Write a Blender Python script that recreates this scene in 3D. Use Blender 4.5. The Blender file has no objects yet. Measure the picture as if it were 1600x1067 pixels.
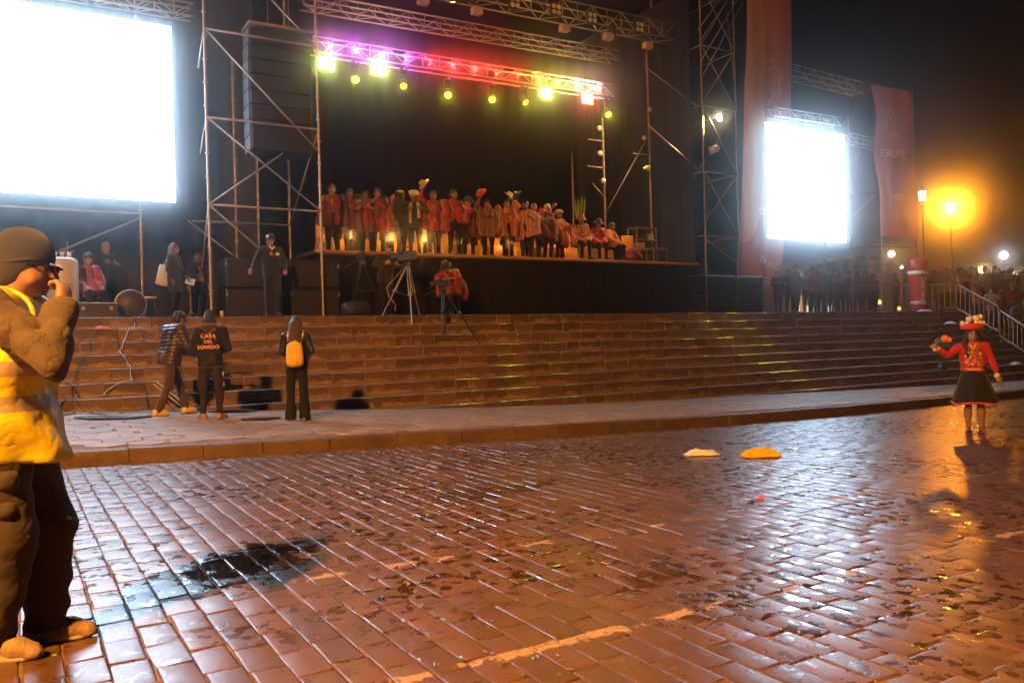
import bpy, bmesh, math, random
import numpy as np
from mathutils import Vector, Matrix, Euler
R = random.Random(7)
RS = np.random.RandomState(11)
S = bpy.context.scene
C = S.collection

# ------------------------------------------------------------------ camera
CAM_H, FPX = 1.3, 1285.0
YAW, PITCH, ROLL = 0.546944, -0.002691, -0.025679
_F = np.array([math.sin(YAW)*math.cos(PITCH), math.cos(YAW)*math.cos(PITCH), math.sin(PITCH)])
_R = np.array([math.cos(YAW), -math.sin(YAW), 0.0]); _U = np.cross(_R, _F)
_R, _U = math.cos(ROLL)*_R+math.sin(ROLL)*_U, -math.sin(ROLL)*_R+math.cos(ROLL)*_U
cam = bpy.data.cameras.new('camera'); cam.lens = FPX/1600*36; cam.sensor_width = 36
cam.clip_start = 0.05; cam.clip_end = 500
camo = bpy.data.objects.new('camera', cam); C.objects.link(camo)
m3 = Matrix(((_R[0], _U[0], -_F[0]), (_R[1], _U[1], -_F[1]), (_R[2], _U[2], -_F[2])))
camo.matrix_world = Matrix.Translation((0, 0, CAM_H)) @ m3.to_4x4()
S.camera = camo

# ------------------------------------------------------------------ world: a clear night sky
W = bpy.data.worlds.new('World'); S.world = W; W.use_nodes = True
wn = W.node_tree.nodes; sky = wn.new('ShaderNodeTexSky'); sky.sky_type = 'NISHITA'
sky.sun_disc = False; sky.sun_elevation = math.radians(-8); sky.sun_rotation = math.radians(200)
wn['Background'].inputs['Strength'].default_value = 0.02
W.node_tree.links.new(sky.outputs[0], wn['Background'].inputs['Color'])
S.view_settings.view_transform = 'Standard'; S.view_settings.look = 'None'
S.view_settings.exposure = 0.0; S.view_settings.gamma = 1.0; S.view_settings.use_curve_mapping = False
S.cycles.use_denoising = True
try: S.cycles.denoiser = 'OPENIMAGEDENOISE'
except Exception: pass
S.cycles.use_light_tree = True
S.cycles.max_bounces = 5; S.cycles.diffuse_bounces = 2; S.cycles.glossy_bounces = 3
S.cycles.transmission_bounces = 4; S.cycles.volume_bounces = 0; S.cycles.transparent_max_bounces = 8
S.cycles.sample_clamp_indirect = 6; S.cycles.caustics_reflective = False; S.cycles.caustics_refractive = False
SODIUM = (1.0, 0.375, 0.058)

def lamp(name, loc, power, color, parent=None, kind='POINT', radius=.1, aim=None, angle=60, blend=.4):
    l = bpy.data.lights.new(name, kind); l.energy = power; l.color = color; l.shadow_soft_size = radius
    if kind == 'SPOT': l.spot_size = math.radians(angle); l.spot_blend = blend
    o = bpy.data.objects.new(name, l); C.objects.link(o)
    loc = Vector(loc)
    if parent is not None:
        o.parent = parent; o.location = loc-parent.location
    else: o.location = loc
    if aim is not None: o.rotation_euler = (Vector(aim)-loc).to_track_quat('-Z', 'Y').to_euler()
    return o

# ------------------------------------------------------------------ pixel rays (photograph, 1600 wide) on to planes of the place
def ray(x, y):
    a = (x-800)/FPX; b = -(y-533.5)/FPX
    return _F+a*_R+b*_U
def PX(x, y, Y):
    d = ray(x, y); t = Y/d[1]; return Vector((d[0]*t, Y, CAM_H+d[2]*t))
def PXX(x, y, X):
    d = ray(x, y); t = X/d[0]; return Vector((X, d[1]*t, CAM_H+d[2]*t))
SLOPE = 0.0185
def GR(x, y, z0=0.0):
    d = ray(x, y); t = (z0-CAM_H)/(d[2]+SLOPE*d[0]); return Vector((d[0]*t, d[1]*t, CAM_H+d[2]*t))
def project(p):
    d = np.asarray(p)-np.array([0, 0, CAM_H]); z = d@_F
    z = np.where(np.abs(z) < 1e-6, 1e-6, z)
    return 800+FPX*(d@_R)/z, 533.5-FPX*(d@_U)/z, z

# ------------------------------------------------------------------ mesh builder
class MB:
    def __init__(s): s.v = []; s.f = []; s.n = 0
    def add(s, v, f):
        o = s.n; s.v += [tuple(p) for p in v]; s.f += [tuple(i+o for i in q) for q in f]; s.n += len(v); return s
    def box(s, c, d, rz=0.0, bev=0.0, rot=None):
        hx, hy, hz = d[0]/2, d[1]/2, d[2]/2
        if bev > 0:
            b = min(bev, hx*.9, hy*.9, hz*.9); P = []; ix = {}
            for sx in (-1, 1):
                for sy in (-1, 1):
                    for sz in (-1, 1):
                        for k, p in enumerate(((sx*hx, sy*(hy-b), sz*(hz-b)), (sx*(hx-b), sy*hy, sz*(hz-b)), (sx*(hx-b), sy*(hy-b), sz*hz))):
                            ix[sx, sy, sz, k] = len(P); P.append(p)
            F = []; I = (-1, 1)
            for q in I:
                F += [[ix[q, a, c_, 0] for a, c_ in ((-1, -1), (1, -1), (1, 1), (-1, 1))], [ix[a, q, c_, 1] for a, c_ in ((-1, -1), (1, -1), (1, 1), (-1, 1))],
                      [ix[a, c_, q, 2] for a, c_ in ((-1, -1), (1, -1), (1, 1), (-1, 1))]]
                for r_ in I:
                    F += [[ix[q, r_, -1, 0], ix[q, r_, 1, 0], ix[q, r_, 1, 1], ix[q, r_, -1, 1]], [ix[q, -1, r_, 0], ix[q, 1, r_, 0], ix[q, 1, r_, 2], ix[q, -1, r_, 2]],
                          [ix[-1, q, r_, 1], ix[1, q, r_, 1], ix[1, q, r_, 2], ix[-1, q, r_, 2]]]
                    for w_ in I: F.append([ix[q, r_, w_, 0], ix[q, r_, w_, 1], ix[q, r_, w_, 2]])
            for f in F:
                a_, b_, c_ = (Vector(P[f[k]]) for k in range(3))
                if (b_-a_).cross(c_-a_).dot(a_+b_+c_) < 0: f.reverse()
        else:
            P = [(sx*hx, sy*hy, sz*hz) for sz in (-1, 1) for sx, sy in ((-1, -1), (1, -1), (1, 1), (-1, 1))]
            F = [(3, 2, 1, 0), (4, 5, 6, 7), (0, 1, 5, 4), (1, 2, 6, 5), (2, 3, 7, 6), (3, 0, 4, 7)]
        M = rot if rot is not None else Matrix.Rotation(rz, 3, 'Z'); c = Vector(c)
        return s.add([M @ Vector(p)+c for p in P], F)
    def tube(s, pts, r, seg=8, cap=True):
        pts = [Vector(p) for p in pts]; n = len(pts); rr = r if hasattr(r, '__len__') else [r]*n
        up = None; P = []
        for i, p in enumerate(pts):
            t = (pts[min(i+1, n-1)]-pts[max(i-1, 0)]).normalized()
            if up is None:
                up = Vector((0, 0, 1)) if abs(t.z) < .9 else Vector((1, 0, 0))
            a = (up-t*up.dot(t)).normalized(); b = t.cross(a); up = a
            P += [p+(a*math.cos(2*math.pi*k/seg)+b*math.sin(2*math.pi*k/seg))*rr[i] for k in range(seg)]
        F = []
        for i in range(n-1):
            for k in range(seg):
                q = (k+1) % seg; F.append((i*seg+k, i*seg+q, (i+1)*seg+q, (i+1)*seg+k))
        if cap: F += [tuple(range(seg-1, -1, -1)), tuple((n-1)*seg+k for k in range(seg))]
        return s.add(P, F)
    def bar(s, a, b, r=.024, seg=8): return s.tube([a, b], r, seg)
    def lathe(s, prof, c=(0, 0, 0), seg=16, rot=None, sx=1, sy=1):
        P = []; c = Vector(c)
        for r, z in prof:
            for k in range(seg):
                a = 2*math.pi*k/seg; p = Vector((r*sx*math.cos(a), r*sy*math.sin(a), z))
                P.append((rot @ p if rot is not None else p)+c)
        F = []; n = len(prof)
        for i in range(n-1):
            for k in range(seg):
                q = (k+1) % seg; F.append((i*seg+k, i*seg+q, (i+1)*seg+q, (i+1)*seg+k))
        F += [tuple(range(seg-1, -1, -1)), tuple((n-1)*seg+k for k in range(seg))]
        return s.add(P, F)
    def grid(s, fn, nu, nv):
        P = [fn(i/nu, j/nv) for j in range(nv+1) for i in range(nu+1)]
        F = [(j*(nu+1)+i, j*(nu+1)+i+1, (j+1)*(nu+1)+i+1, (j+1)*(nu+1)+i) for j in range(nv) for i in range(nu)]
        return s.add(P, F)
    def slab(s, outline, t, axis='Y'):
        # outline (u, z) polygon in the XZ plane extruded along Y by t
        n = len(outline)
        P = [(u, -t/2, z) for u, z in outline]+[(u, t/2, z) for u, z in outline]
        F = [tuple(range(n)), tuple(range(2*n-1, n-1, -1))]+[(i, i+n, (i+1) % n+n, (i+1) % n) for i in range(n)]
        return s.add(P, F)
    def mesh(s, name, off=(0, 0, 0), smooth=False):
        me = bpy.data.meshes.new(name); ox, oy, oz = off
        me.from_pydata([(x-ox, y-oy, z-oz) for x, y, z in s.v], [], s.f); me.update()
        if smooth: me.shade_smooth()
        return me

def link(name, me, m, parent=None):
    o = bpy.data.objects.new(name, me); C.objects.link(o)
    if m is not None and not me.materials: me.materials.append(m)
    if parent is not None: o.parent = parent
    return o
def tag(o, label=None, cat=None, group=None, kind=None):
    if label: o['label'] = label
    if cat: o['category'] = cat
    if group: o['group'] = group
    if kind: o['kind'] = kind
    return o
def thing(name, label, cat, loc=(0, 0, 0), group=None, rz=0.0):
    o = bpy.data.objects.new(name, None); C.objects.link(o); o.location = Vector(loc); o.rotation_euler = (0, 0, rz)
    o.empty_display_size = .1
    return tag(o, label, cat, group)
def part(name, mb, m, t, smooth=False, label=None):
    """mb in world coordinates when t is unrotated; stored relative to t"""
    o = link(name, mb.mesh(name, t.location if t.type == 'EMPTY' or t.parent is None else (0, 0, 0), smooth), m, t)
    if label: o['label'] = label
    return o
def sub(name, mb, m, p, smooth=False):
    """sub-part of a part p that sits at its thing's origin"""
    return link(name, mb.mesh(name, p.parent.location, smooth), m, p)
def struct(name, mb, m, parent=None, smooth=False):
    o = link(name, mb.mesh(name, (0, 0, 0), smooth), m, parent)
    if parent is None: o['kind'] = 'structure'
    return o
def dup(root, loc=None, rz=None, label=None, scale=None):
    r = root.copy(); C.objects.link(r)
    if loc is not None: r.location = Vector(loc)
    if rz is not None: r.rotation_euler = (0, 0, rz)
    if scale is not None: r.scale = (scale, scale, scale)
    if label: r['label'] = label
    for ch in list(root.children):
        c = ch.copy(); C.objects.link(c); c.parent = r
        for g in list(ch.children):
            d = g.copy(); C.objects.link(d); d.parent = c
    return r

# ------------------------------------------------------------------ materials
MATS = {}
def mat(name, col=(.5, .5, .5), rough=.6, metal=0.0, spec=.5, var=.0, vscale=8.0, bump=0.0, bscale=40.0, emit=None, estr=0.0, sheen=0.0, trans=None):
    if name in MATS: return MATS[name]
    m = bpy.data.materials.new(name); m.use_nodes = True; nt = m.node_tree; b = nt.nodes['Principled BSDF']
    b.inputs['Base Color'].default_value = (*col, 1); b.inputs['Roughness'].default_value = rough
    b.inputs['Metallic'].default_value = metal; b.inputs['Specular IOR Level'].default_value = spec
    if sheen: b.inputs['Sheen Weight'].default_value = sheen
    tc = None
    if var > 0 or bump > 0:
        tc = nt.nodes.new('ShaderNodeTexCoord')
    if var > 0:
        n = nt.nodes.new('ShaderNodeTexNoise'); n.inputs['Scale'].default_value = vscale; n.inputs['Detail'].default_value = 5
        nt.links.new(tc.outputs['Object'], n.inputs['Vector'])
        mx = nt.nodes.new('ShaderNodeMix'); mx.data_type = 'RGBA'
        mx.inputs['A'].default_value = (*[c*(1-var) for c in col], 1); mx.inputs['B'].default_value = (*[min(1, c*(1+var)) for c in col], 1)
        nt.links.new(n.outputs['Fac'], mx.inputs['Factor']); nt.links.new(mx.outputs['Result'], b.inputs['Base Color'])
    if bump > 0:
        n2 = nt.nodes.new('ShaderNodeTexNoise'); n2.inputs['Scale'].default_value = bscale; n2.inputs['Detail'].default_value = 4
        nt.links.new(tc.outputs['Object'], n2.inputs['Vector'])
        bp = nt.nodes.new('ShaderNodeBump'); bp.inputs['Strength'].default_value = bump; bp.inputs['Distance'].default_value = .02
        nt.links.new(n2.outputs['Fac'], bp.inputs['Height']); nt.links.new(bp.outputs[0], b.inputs['Normal'])
    if emit is not None:
        b.inputs['Emission Color'].default_value = (*emit, 1); b.inputs['Emission Strength'].default_value = estr
    MATS[name] = m; return m
class NT:
    """small helper to write node graphs"""
    def __init__(s, name, **kw):
        s.m = mat(name, **kw); s.nt = s.m.node_tree; s.b = s.nt.nodes['Principled BSDF']
    def n(s, t, **inp):
        k = s.nt.nodes.new('ShaderNode'+t)
        for a, v in inp.items():
            if hasattr(k, a) and a not in k.inputs: setattr(k, a, v)
            elif isinstance(v, bpy.types.NodeSocket): s.nt.links.new(v, k.inputs[a])
            else: k.inputs[a].default_value = v
        return k
    def math(s, op, a, b=0.0, clamp=False):
        k = s.nt.nodes.new('ShaderNodeMath'); k.operation = op; k.use_clamp = clamp
        for i, v in enumerate((a, b)):
            if isinstance(v, bpy.types.NodeSocket): s.nt.links.new(v, k.inputs[i])
            else: k.inputs[i].default_value = v
        return k.outputs[0]
    def ramp(s, fac, stops, interp='LINEAR'):
        k = s.nt.nodes.new('ShaderNodeValToRGB'); k.color_ramp.interpolation = interp; s.nt.links.new(fac, k.inputs[0])
        e = k.color_ramp.elements
        while len(e) < len(stops): e.new(.5)
        for q, (p, c) in zip(e, stops): q.position = p; q.color = (*c, 1) if len(c) == 3 else c
        return k.outputs[0]
    def mix(s, f, a, b, blend='MIX'):
        k = s.nt.nodes.new('ShaderNodeMix'); k.data_type = 'RGBA'; k.blend_type = blend
        for nm, v in (('Factor', f), ('A', a), ('B', b)):
            if isinstance(v, bpy.types.NodeSocket): s.nt.links.new(v, k.inputs[nm])
            else: k.inputs[nm].default_value = v if nm == 'Factor' or len(v) == 4 else (*v, 1)
        return k.outputs['Result']
    def link(s, a, b): s.nt.links.new(a, b)
    def set(s, **kw):
        for k, v in kw.items():
            k = k.replace('_', ' ')
            if isinstance(v, bpy.types.NodeSocket): s.nt.links.new(v, s.b.inputs[k])
            else: s.b.inputs[k].default_value = v
    def pos(s): return s.n('NewGeometry').outputs['Position']
    def obj(s): return s.n('TexCoord').outputs['Object']
    def sep(s, v):
        k = s.nt.nodes.new('ShaderNodeSeparateXYZ'); s.nt.links.new(v, k.inputs[0]); return k.outputs
    def noise(s, v, scale, detail=4.0, rough=.55):
        k = s.n('TexNoise', Scale=scale, Detail=detail, Roughness=rough); s.nt.links.new(v, k.inputs['Vector']); return k.outputs['Fac']
    def bump(s, h, strength=.3, dist=.01):
        k = s.n('Bump', Strength=strength, Distance=dist); s.nt.links.new(h, k.inputs['Height']); s.nt.links.new(k.outputs[0], s.b.inputs['Normal'])
def bright(name, col, strength):
    if name in MATS: return MATS[name]
    m = bpy.data.materials.new(name); m.use_nodes = True; nt = m.node_tree; nt.nodes.clear()
    e = nt.nodes.new('ShaderNodeEmission'); e.inputs[0].default_value = (*col, 1); e.inputs[1].default_value = strength
    o = nt.nodes.new('ShaderNodeOutputMaterial'); nt.links.new(e.outputs[0], o.inputs[0]); MATS[name] = m; return m
# ------------------------------------------------------------------ light levels
L_SODIUM_A, L_SODIUM_B = 13800, 1900
L_SCREEN = 20.0
P_WASH, P_FLOOD, P_GOBO, P_SPOT, P_FRONT, P_FLOOR = 55, 40, 60000, 4500, (300, 2300), 18
HAZE, BLOOM_HAZE_G = .011, .985
# ================================================================== THE SETTING: road, pavement, kerb, steps, terrace
def road_z(x): return -SLOPE*x
# --- cobble material: dark wet basalt
g = NT('cobble_stone', col=(.1, .07, .055))
P_ = g.pos(); nb = g.n('NewGeometry'); isl = nb.outputs['Random Per Island']; orr = g.n('ObjectInfo').outputs['Random']
rnd = g.math('FRACT', g.math('ADD', isl, orr))
tone = g.ramp(rnd, [(0, (.080, .047, .028)), (.35, (.096, .054, .031)), (.7, (.116, .062, .034)), (1, (.138, .07, .038))])
fine = g.noise(P_, 55, 6, .65); mid = g.noise(P_, 9, 5)
tone = g.mix(g.ramp(mid, [(.35, (0, 0, 0)), (.7, (1, 1, 1))]), tone, g.mix(.5, tone, (.14, .09, .06)))
# splash marks: dark wet blots
sp = g.ramp(g.noise(P_, 11, 3, .55), [(.55, (0, 0, 0)), (.57, (1, 1, 1))])
pat = g.ramp(g.noise(P_, .55, 3, .6), [(.40, (0, 0, 0)), (.56, (1, 1, 1))])
wet = g.math('MULTIPLY', g.math('MULTIPLY', sp, pat), .8)
sq = g.sep(P_)
def spill_shade(px, py, ax, ay, ang):
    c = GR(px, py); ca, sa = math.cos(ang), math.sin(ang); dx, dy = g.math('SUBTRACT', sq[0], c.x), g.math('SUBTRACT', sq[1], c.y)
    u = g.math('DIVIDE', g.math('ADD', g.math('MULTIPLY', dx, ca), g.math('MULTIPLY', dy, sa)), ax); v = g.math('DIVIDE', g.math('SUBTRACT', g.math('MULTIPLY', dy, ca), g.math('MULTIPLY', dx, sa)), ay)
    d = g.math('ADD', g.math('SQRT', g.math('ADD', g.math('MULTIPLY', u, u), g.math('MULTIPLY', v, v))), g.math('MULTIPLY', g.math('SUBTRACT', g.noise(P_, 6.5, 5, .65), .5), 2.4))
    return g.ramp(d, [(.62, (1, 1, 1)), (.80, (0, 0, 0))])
for a, k_ in (((395, 874, .70, .40, .75), .95), ((760, 770, 1.1, .35, .2), .4), ((1010, 905, .42, .18, .3), .4)): wet = g.math('MAXIMUM', wet, g.math('MULTIPLY', spill_shade(*a), k_))  # first patch: wet stone, also painted dark to deepen the vest man's shadow
tone = g.mix(wet, tone, (.016, .011, .009))  # wet stone, and the patch that deepens the vest man's shadow
# worn painted line along the road: two dashed runs
sx_ = g.sep(P_)
def paint_mask(y0, slope, wdt):
    d = g.math('ABSOLUTE', g.math('SUBTRACT', g.math('SUBTRACT', sx_[1], g.math('MULTIPLY', sx_[0], slope)), y0))
    e = g.math('ADD', d, g.math('MULTIPLY', g.math('SUBTRACT', g.noise(P_, 14, 4, .7), .5), .14))
    near = g.math('LESS_THAN', e, wdt)
    br = g.math('GREATER_THAN', g.noise(P_, 3.2, 4, .7), .525)
    return g.math('MULTIPLY', near, br)
PAINT = []
for (a, b) in (((590, 887), (1090, 810)), ((660, 1055), (1600, 830))):
    p, q = GR(*a), GR(*b); sl = (q.y-p.y)/(q.x-p.x); PAINT.append((p.y-sl*p.x, sl))
pm = g.math('MAXIMUM', paint_mask(PAINT[0][0], PAINT[0][1], .042), paint_mask(PAINT[1][0], PAINT[1][1], .036))
tone = g.mix(g.math('MULTIPLY', pm, .7), tone, (.46, .35, .22))
ro = g.math('ADD', .25, g.math('MULTIPLY', fine, .20)); ro = g.math('SUBTRACT', ro, g.math('MULTIPLY', wet, .30))
ro = g.math('ADD', ro, g.math('MULTIPLY', pm, .3))
ro = g.math('MAXIMUM', ro, .05); g.set(Base_Color=tone, Roughness=ro); g.b.inputs['Specular IOR Level'].default_value = .6
g.bump(g.math('MULTIPLY', g.math('ADD', g.math('MULTIPLY', fine, .5), g.math('MULTIPLY', g.noise(P_, 16, 3), .9)), g.math('SUBTRACT', 1, g.math('MULTIPLY', wet, 1.2))), .26, .006)
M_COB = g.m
g = NT('sandy_joint', col=(.2, .14, .09)); P_ = g.pos()
g.set(Base_Color=g.ramp(g.noise(P_, 18, 5), [(.3, (.11, .072, .043)), (.7, (.24, .16, .092))]), Roughness=.7)
g.bump(g.noise(P_, 90, 4), .5, .006); M_JOINT = g.m

# ground far around, lower than everything else
gm = MB(); gm.grid(lambda u, v: (-40+160*u, -30+125*v, -3.0), 6, 6)
M_EARTH = mat('dark_earth', (.06, .05, .045), .9, var=.4, vscale=.3)
struct('ground', gm, M_EARTH)
KERB = [(-14, 11.1), (-6, 10.95), (.48, 10.65), (4.2, 10.2), (8.13, 9.72), (11.65, 9.62), (16, 9.9), (20.5, 10.4), (30, 11.4), (60, 15)]
def interp(tab, x):
    if x <= tab[0][0]: return tab[0][1]
    for (a, b), (c, d) in zip(tab, tab[1:]):
        if x <= c: return b+(d-b)*(x-a)/(c-a)
    return tab[-1][1]
def kerb_y(x):
    # smooth the polyline a little
    return sum(interp(KERB, x+o) for o in (-1.6, -.8, 0, .8, 1.6))/5
rm = MB(); rm.grid(lambda u, v: (-30+100*u, -14+(kerb_y(-30+100*u)+.12+14)*v, road_z(-30+100*u)-.0062), 80, 10)
road = struct('road', rm, M_JOINT)

# --- cobbles: courses run away from the kerb; joints stagger from course to course
CW, CL = .157, .292
var = []
for k in range(14):
    rr = random.Random(100+k); w, l = CW-.0065, CL-.006
    tl = [rr.uniform(-.0011, .0011) for _ in range(4)]; V = []; nu, nv = 5, 5
    wob = [[rr.uniform(-.006, .006) for _ in range(2)] for _ in range(60)]; cut = rr.uniform(.0015, .0038)
    for j in range(nv+1):
        for i in range(nu+1):
            u, v = (-1, -.9, -.76, .76, .9, 1)[i], (-1, -.945, -.86, .86, .945, 1)[j]
            eu, ev = u, v
            edge = max(abs(u), abs(v)); z = .0012*(1-abs(u)**4)*(1-abs(v)**6)+rr.uniform(-.0004, .0004)-(.0010 if .88 < edge < .99 else 0)
            z -= cut*.55 if edge > .99 else 0
            x = eu*w/2; y = ev*l/2
            if abs(u) > .99 and abs(v) > .99: x *= .93; y *= .96
            wx, wy = wob[(i*7+j*3) % 60]; x += wx*.6; y += wy*.6
            z += tl[0]*u+tl[1]*v*1.1
            V.append((x, y, z))
    F = [(j*(nu+1)+i, j*(nu+1)+i+1, (j+1)*(nu+1)+i+1, (j+1)*(nu+1)+i) for j in range(nv) for i in range(nu)]
    per = [i for i in range(nu+1)]+[(j)*(nu+1)+nu for j in range(1, nv+1)]+[nv*(nu+1)+i for i in range(nu-1, -1, -1)]+[j*(nu+1) for j in range(nv-1, 0, -1)]
    base = len(V); V += [(V[i][0]*1.02, V[i][1]*1.02, -.03) for i in per]; n = len(per)
    F += [(per[i], base+i, base+(i+1) % n, per[(i+1) % n]) for i in range(n)]
    F = [tuple(f) for f in F]
    var.append((np.array(V), F))
cob = []
i0, i1 = int(-3.2/CW), int(24/CW)
rc = random.Random(5)
for i in range(i0, i1):
    x = (i+.5)*CW; sh = rc.uniform(0, CL); yk = kerb_y(x)
    y = -1.2+sh
    while y < yk-.1:
        y += CL*rc.choice((.86, 1, 1, 1.06, 1.12)) if False else CL
        if y > yk-CL*.52: break
        cob.append((x+rc.uniform(-.005, .005), y+rc.uniform(-.01, .01), rc.uniform(-.02, .02), rc.randrange(14), rc.uniform(-.0016, .0014)))
arr = np.array([(c[0], c[1], road_z(c[0])) for c in cob]); px, py, pz = project(arr)
vis = (pz > .8) & (px > -170) & (px < 1800) & (py < 1250)
cob = [c for c, k in zip(cob, vis) if k]; px, py, pz = px[vis], py[vis], pz[vis]
inframe = (px > 5) & (px < 1595) & (py < 1060) & ~((px < 125) & (py > 700))
score = np.where(inframe, 1/pz, 0); order = np.argsort(-score)
one = set(order[:296].tolist())
cme = []
for k, (V, F) in enumerate(var):
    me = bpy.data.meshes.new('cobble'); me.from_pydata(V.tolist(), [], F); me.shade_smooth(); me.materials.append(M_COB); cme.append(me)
bv, bf, nn = [], [], 0
tiltx = math.atan(SLOPE)
for k, (x, y, rz, vi, dz) in enumerate(cob):
    if k in one:
        o = bpy.data.objects.new('cobble', cme[vi]); C.objects.link(o); o.parent = road
        o.location = (x, y, road_z(x)+dz); o.rotation_euler = (0, tiltx, rz+(math.pi if vi % 2 else 0))
    else:
        V, F = var[vi]; a = rz+(math.pi if (k*7) % 3 == 0 else 0); c, s = math.cos(a), math.sin(a)
        q = np.stack([V[:, 0]*c-V[:, 1]*s+x, V[:, 0]*s+V[:, 1]*c+y, V[:, 2]+dz-SLOPE*(V[:, 0]*c-V[:, 1]*s)-SLOPE*x], 1)
        bv.append(q); bf += [tuple(t+nn for t in f) for f in F]; nn += len(V)
me = bpy.data.meshes.new('cobbles'); me.from_pydata(np.concatenate(bv).tolist(), [], bf); me.shade_smooth()
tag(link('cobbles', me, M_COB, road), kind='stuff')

# --- pavement: flagstones between kerb and steps
STEP0_Y, STEP0_Z, TREAD, RISE, NSTEP = 17.7, 1.93, .33, .243, 12
FOOT_Y = 14.9
PAVZ = [(-14, .9), (-6, .6), (-2, .44), (.7, .31), (2.5, .2), (4.4, .1), (6, .02), (8.5, -.1), (11.8, -.2), (16, -.29), (24, -.45), (29, -.54), (45, -.85), (60, -1.1)]
def pav_z(x, y):
    yk = kerb_y(x); zk = road_z(x)+.155; t = (y-yk)/(FOOT_Y-yk)
    zb = sum(interp(PAVZ, x+o) for o in (-1, 0, 1))/3
    return zk+(zb-zk)*t
g = NT('flagstone', col=(.3, .25, .2)); P_ = g.pos()
isl = g.n('NewGeometry').outputs['Random Per Island']; orr = g.n('ObjectInfo').outputs['Random']; rnd = g.math('FRACT', g.math('ADD', isl, orr))
tone = g.ramp(rnd, [(0, (.25, .195, .15)), (.5, (.32, .25, .19)), (1, (.38, .295, .22))])
tone = g.mix(g.ramp(g.noise(P_, 2.4, 6, .7), [(.4, (0, 0, 0)), (.68, (1, 1, 1))]), tone, (.21, .16, .12))
g.set(Base_Color=tone, Roughness=g.math('ADD', .42, g.math('MULTIPLY', g.noise(P_, 30, 4), .3)))
g.bump(g.noise(P_, 38, 5, .65), .4, .008); M_FLAG = g.m
g = NT('pavement_joint', col=(.17, .14, .11)); P_ = g.pos()
g.set(Base_Color=g.ramp(g.noise(P_, 20, 5), [(.3, (.13, .1, .075)), (.7, (.22, .175, .13))]), Roughness=.85); g.bump(g.noise(P_, 70, 4), .5, .006); M_PJ = g.m
pm_ = MB(); pm_.grid(lambda u, v: (-14+74*u, kerb_y(-14+74*u)+.2+(FOOT_Y+.3-kerb_y(-14+74*u)-.2)*v, pav_z(-14+74*u, kerb_y(-14+74*u)+.2+(FOOT_Y+.3-kerb_y(-14+74*u)-.2)*v)-.012), 120, 8)
pave = struct('pavement', pm_, M_PJ)
FW, FL = .47, .345
flags = []
rf = random.Random(8)
for j in range(int(9.2/FL), int(FOOT_Y/FL)+1):
    for i in range(int(-4/FW), int(34/FW)):
        x = (i+.5*(j % 2))*FW+rf.uniform(-.02, .02); y = j*FL+rf.uniform(-.015, .015)
        if y-FL*.66 < kerb_y(x)+.2 or y+FL*.3 > FOOT_Y: continue
        flags.append((x, y))
def flag_mesh(x, y, seed):
    rr = random.Random(seed); q = .007; w, l = FW/2-q, FL/2
    pts = [(-w, -l*.62), (0, -l*1.32+q), (w, -l*.62), (w, l*.62), (0, l*1.32-q), (-w, l*.62)]
    pts = [(a+rr.uniform(-.013, .013), b+rr.uniform(-.012, .012)) for a, b in pts]; dz = rr.uniform(-.004, .004)
    top = [(a*.965, b*.965, pav_z(x+a, y+b)+.004+dz) for a, b in pts]; mid_ = [(a, b, pav_z(x+a, y+b)-.003+dz) for a, b in pts]; low = [(a, b, pav_z(x+a, y+b)-.03) for a, b in pts]
    F = [(0, 1, 2, 3, 4, 5)]+[(i+6, (i+1) % 6+6, (i+1) % 6, i) for i in range(6)]+[(i+12, (i+1) % 6+12, (i+1) % 6+6, i+6) for i in range(6)]
    return top+mid_+low, F
fa = np.array([(x, y, pav_z(x, y)) for x, y in flags]); fx, fy, fz = project(fa)
sc = np.where((fx > 90) & (fx < 1595), 1/fz, 0); one = set(np.argsort(-sc)[:290].tolist())
mb = MB()
for k, (x, y) in enumerate(flags):
    if fx[k] < -200 or fx[k] > 1750: continue
    V, F = flag_mesh(x, y, k)
    if k in one:
        z0 = pav_z(x, y); me = bpy.data.meshes.new('flagstone'); me.from_pydata([(a, b, c-z0) for a, b, c in V], [], F)
        o = link('flagstone', me, M_FLAG, pave); o.location = (x, y, z0)
    else: mb.add([(a+x, b+y, c) for a, b, c in V], F)
tag(link('flagstones', mb.mesh('flagstones'), M_FLAG, pave), kind='stuff')

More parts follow.
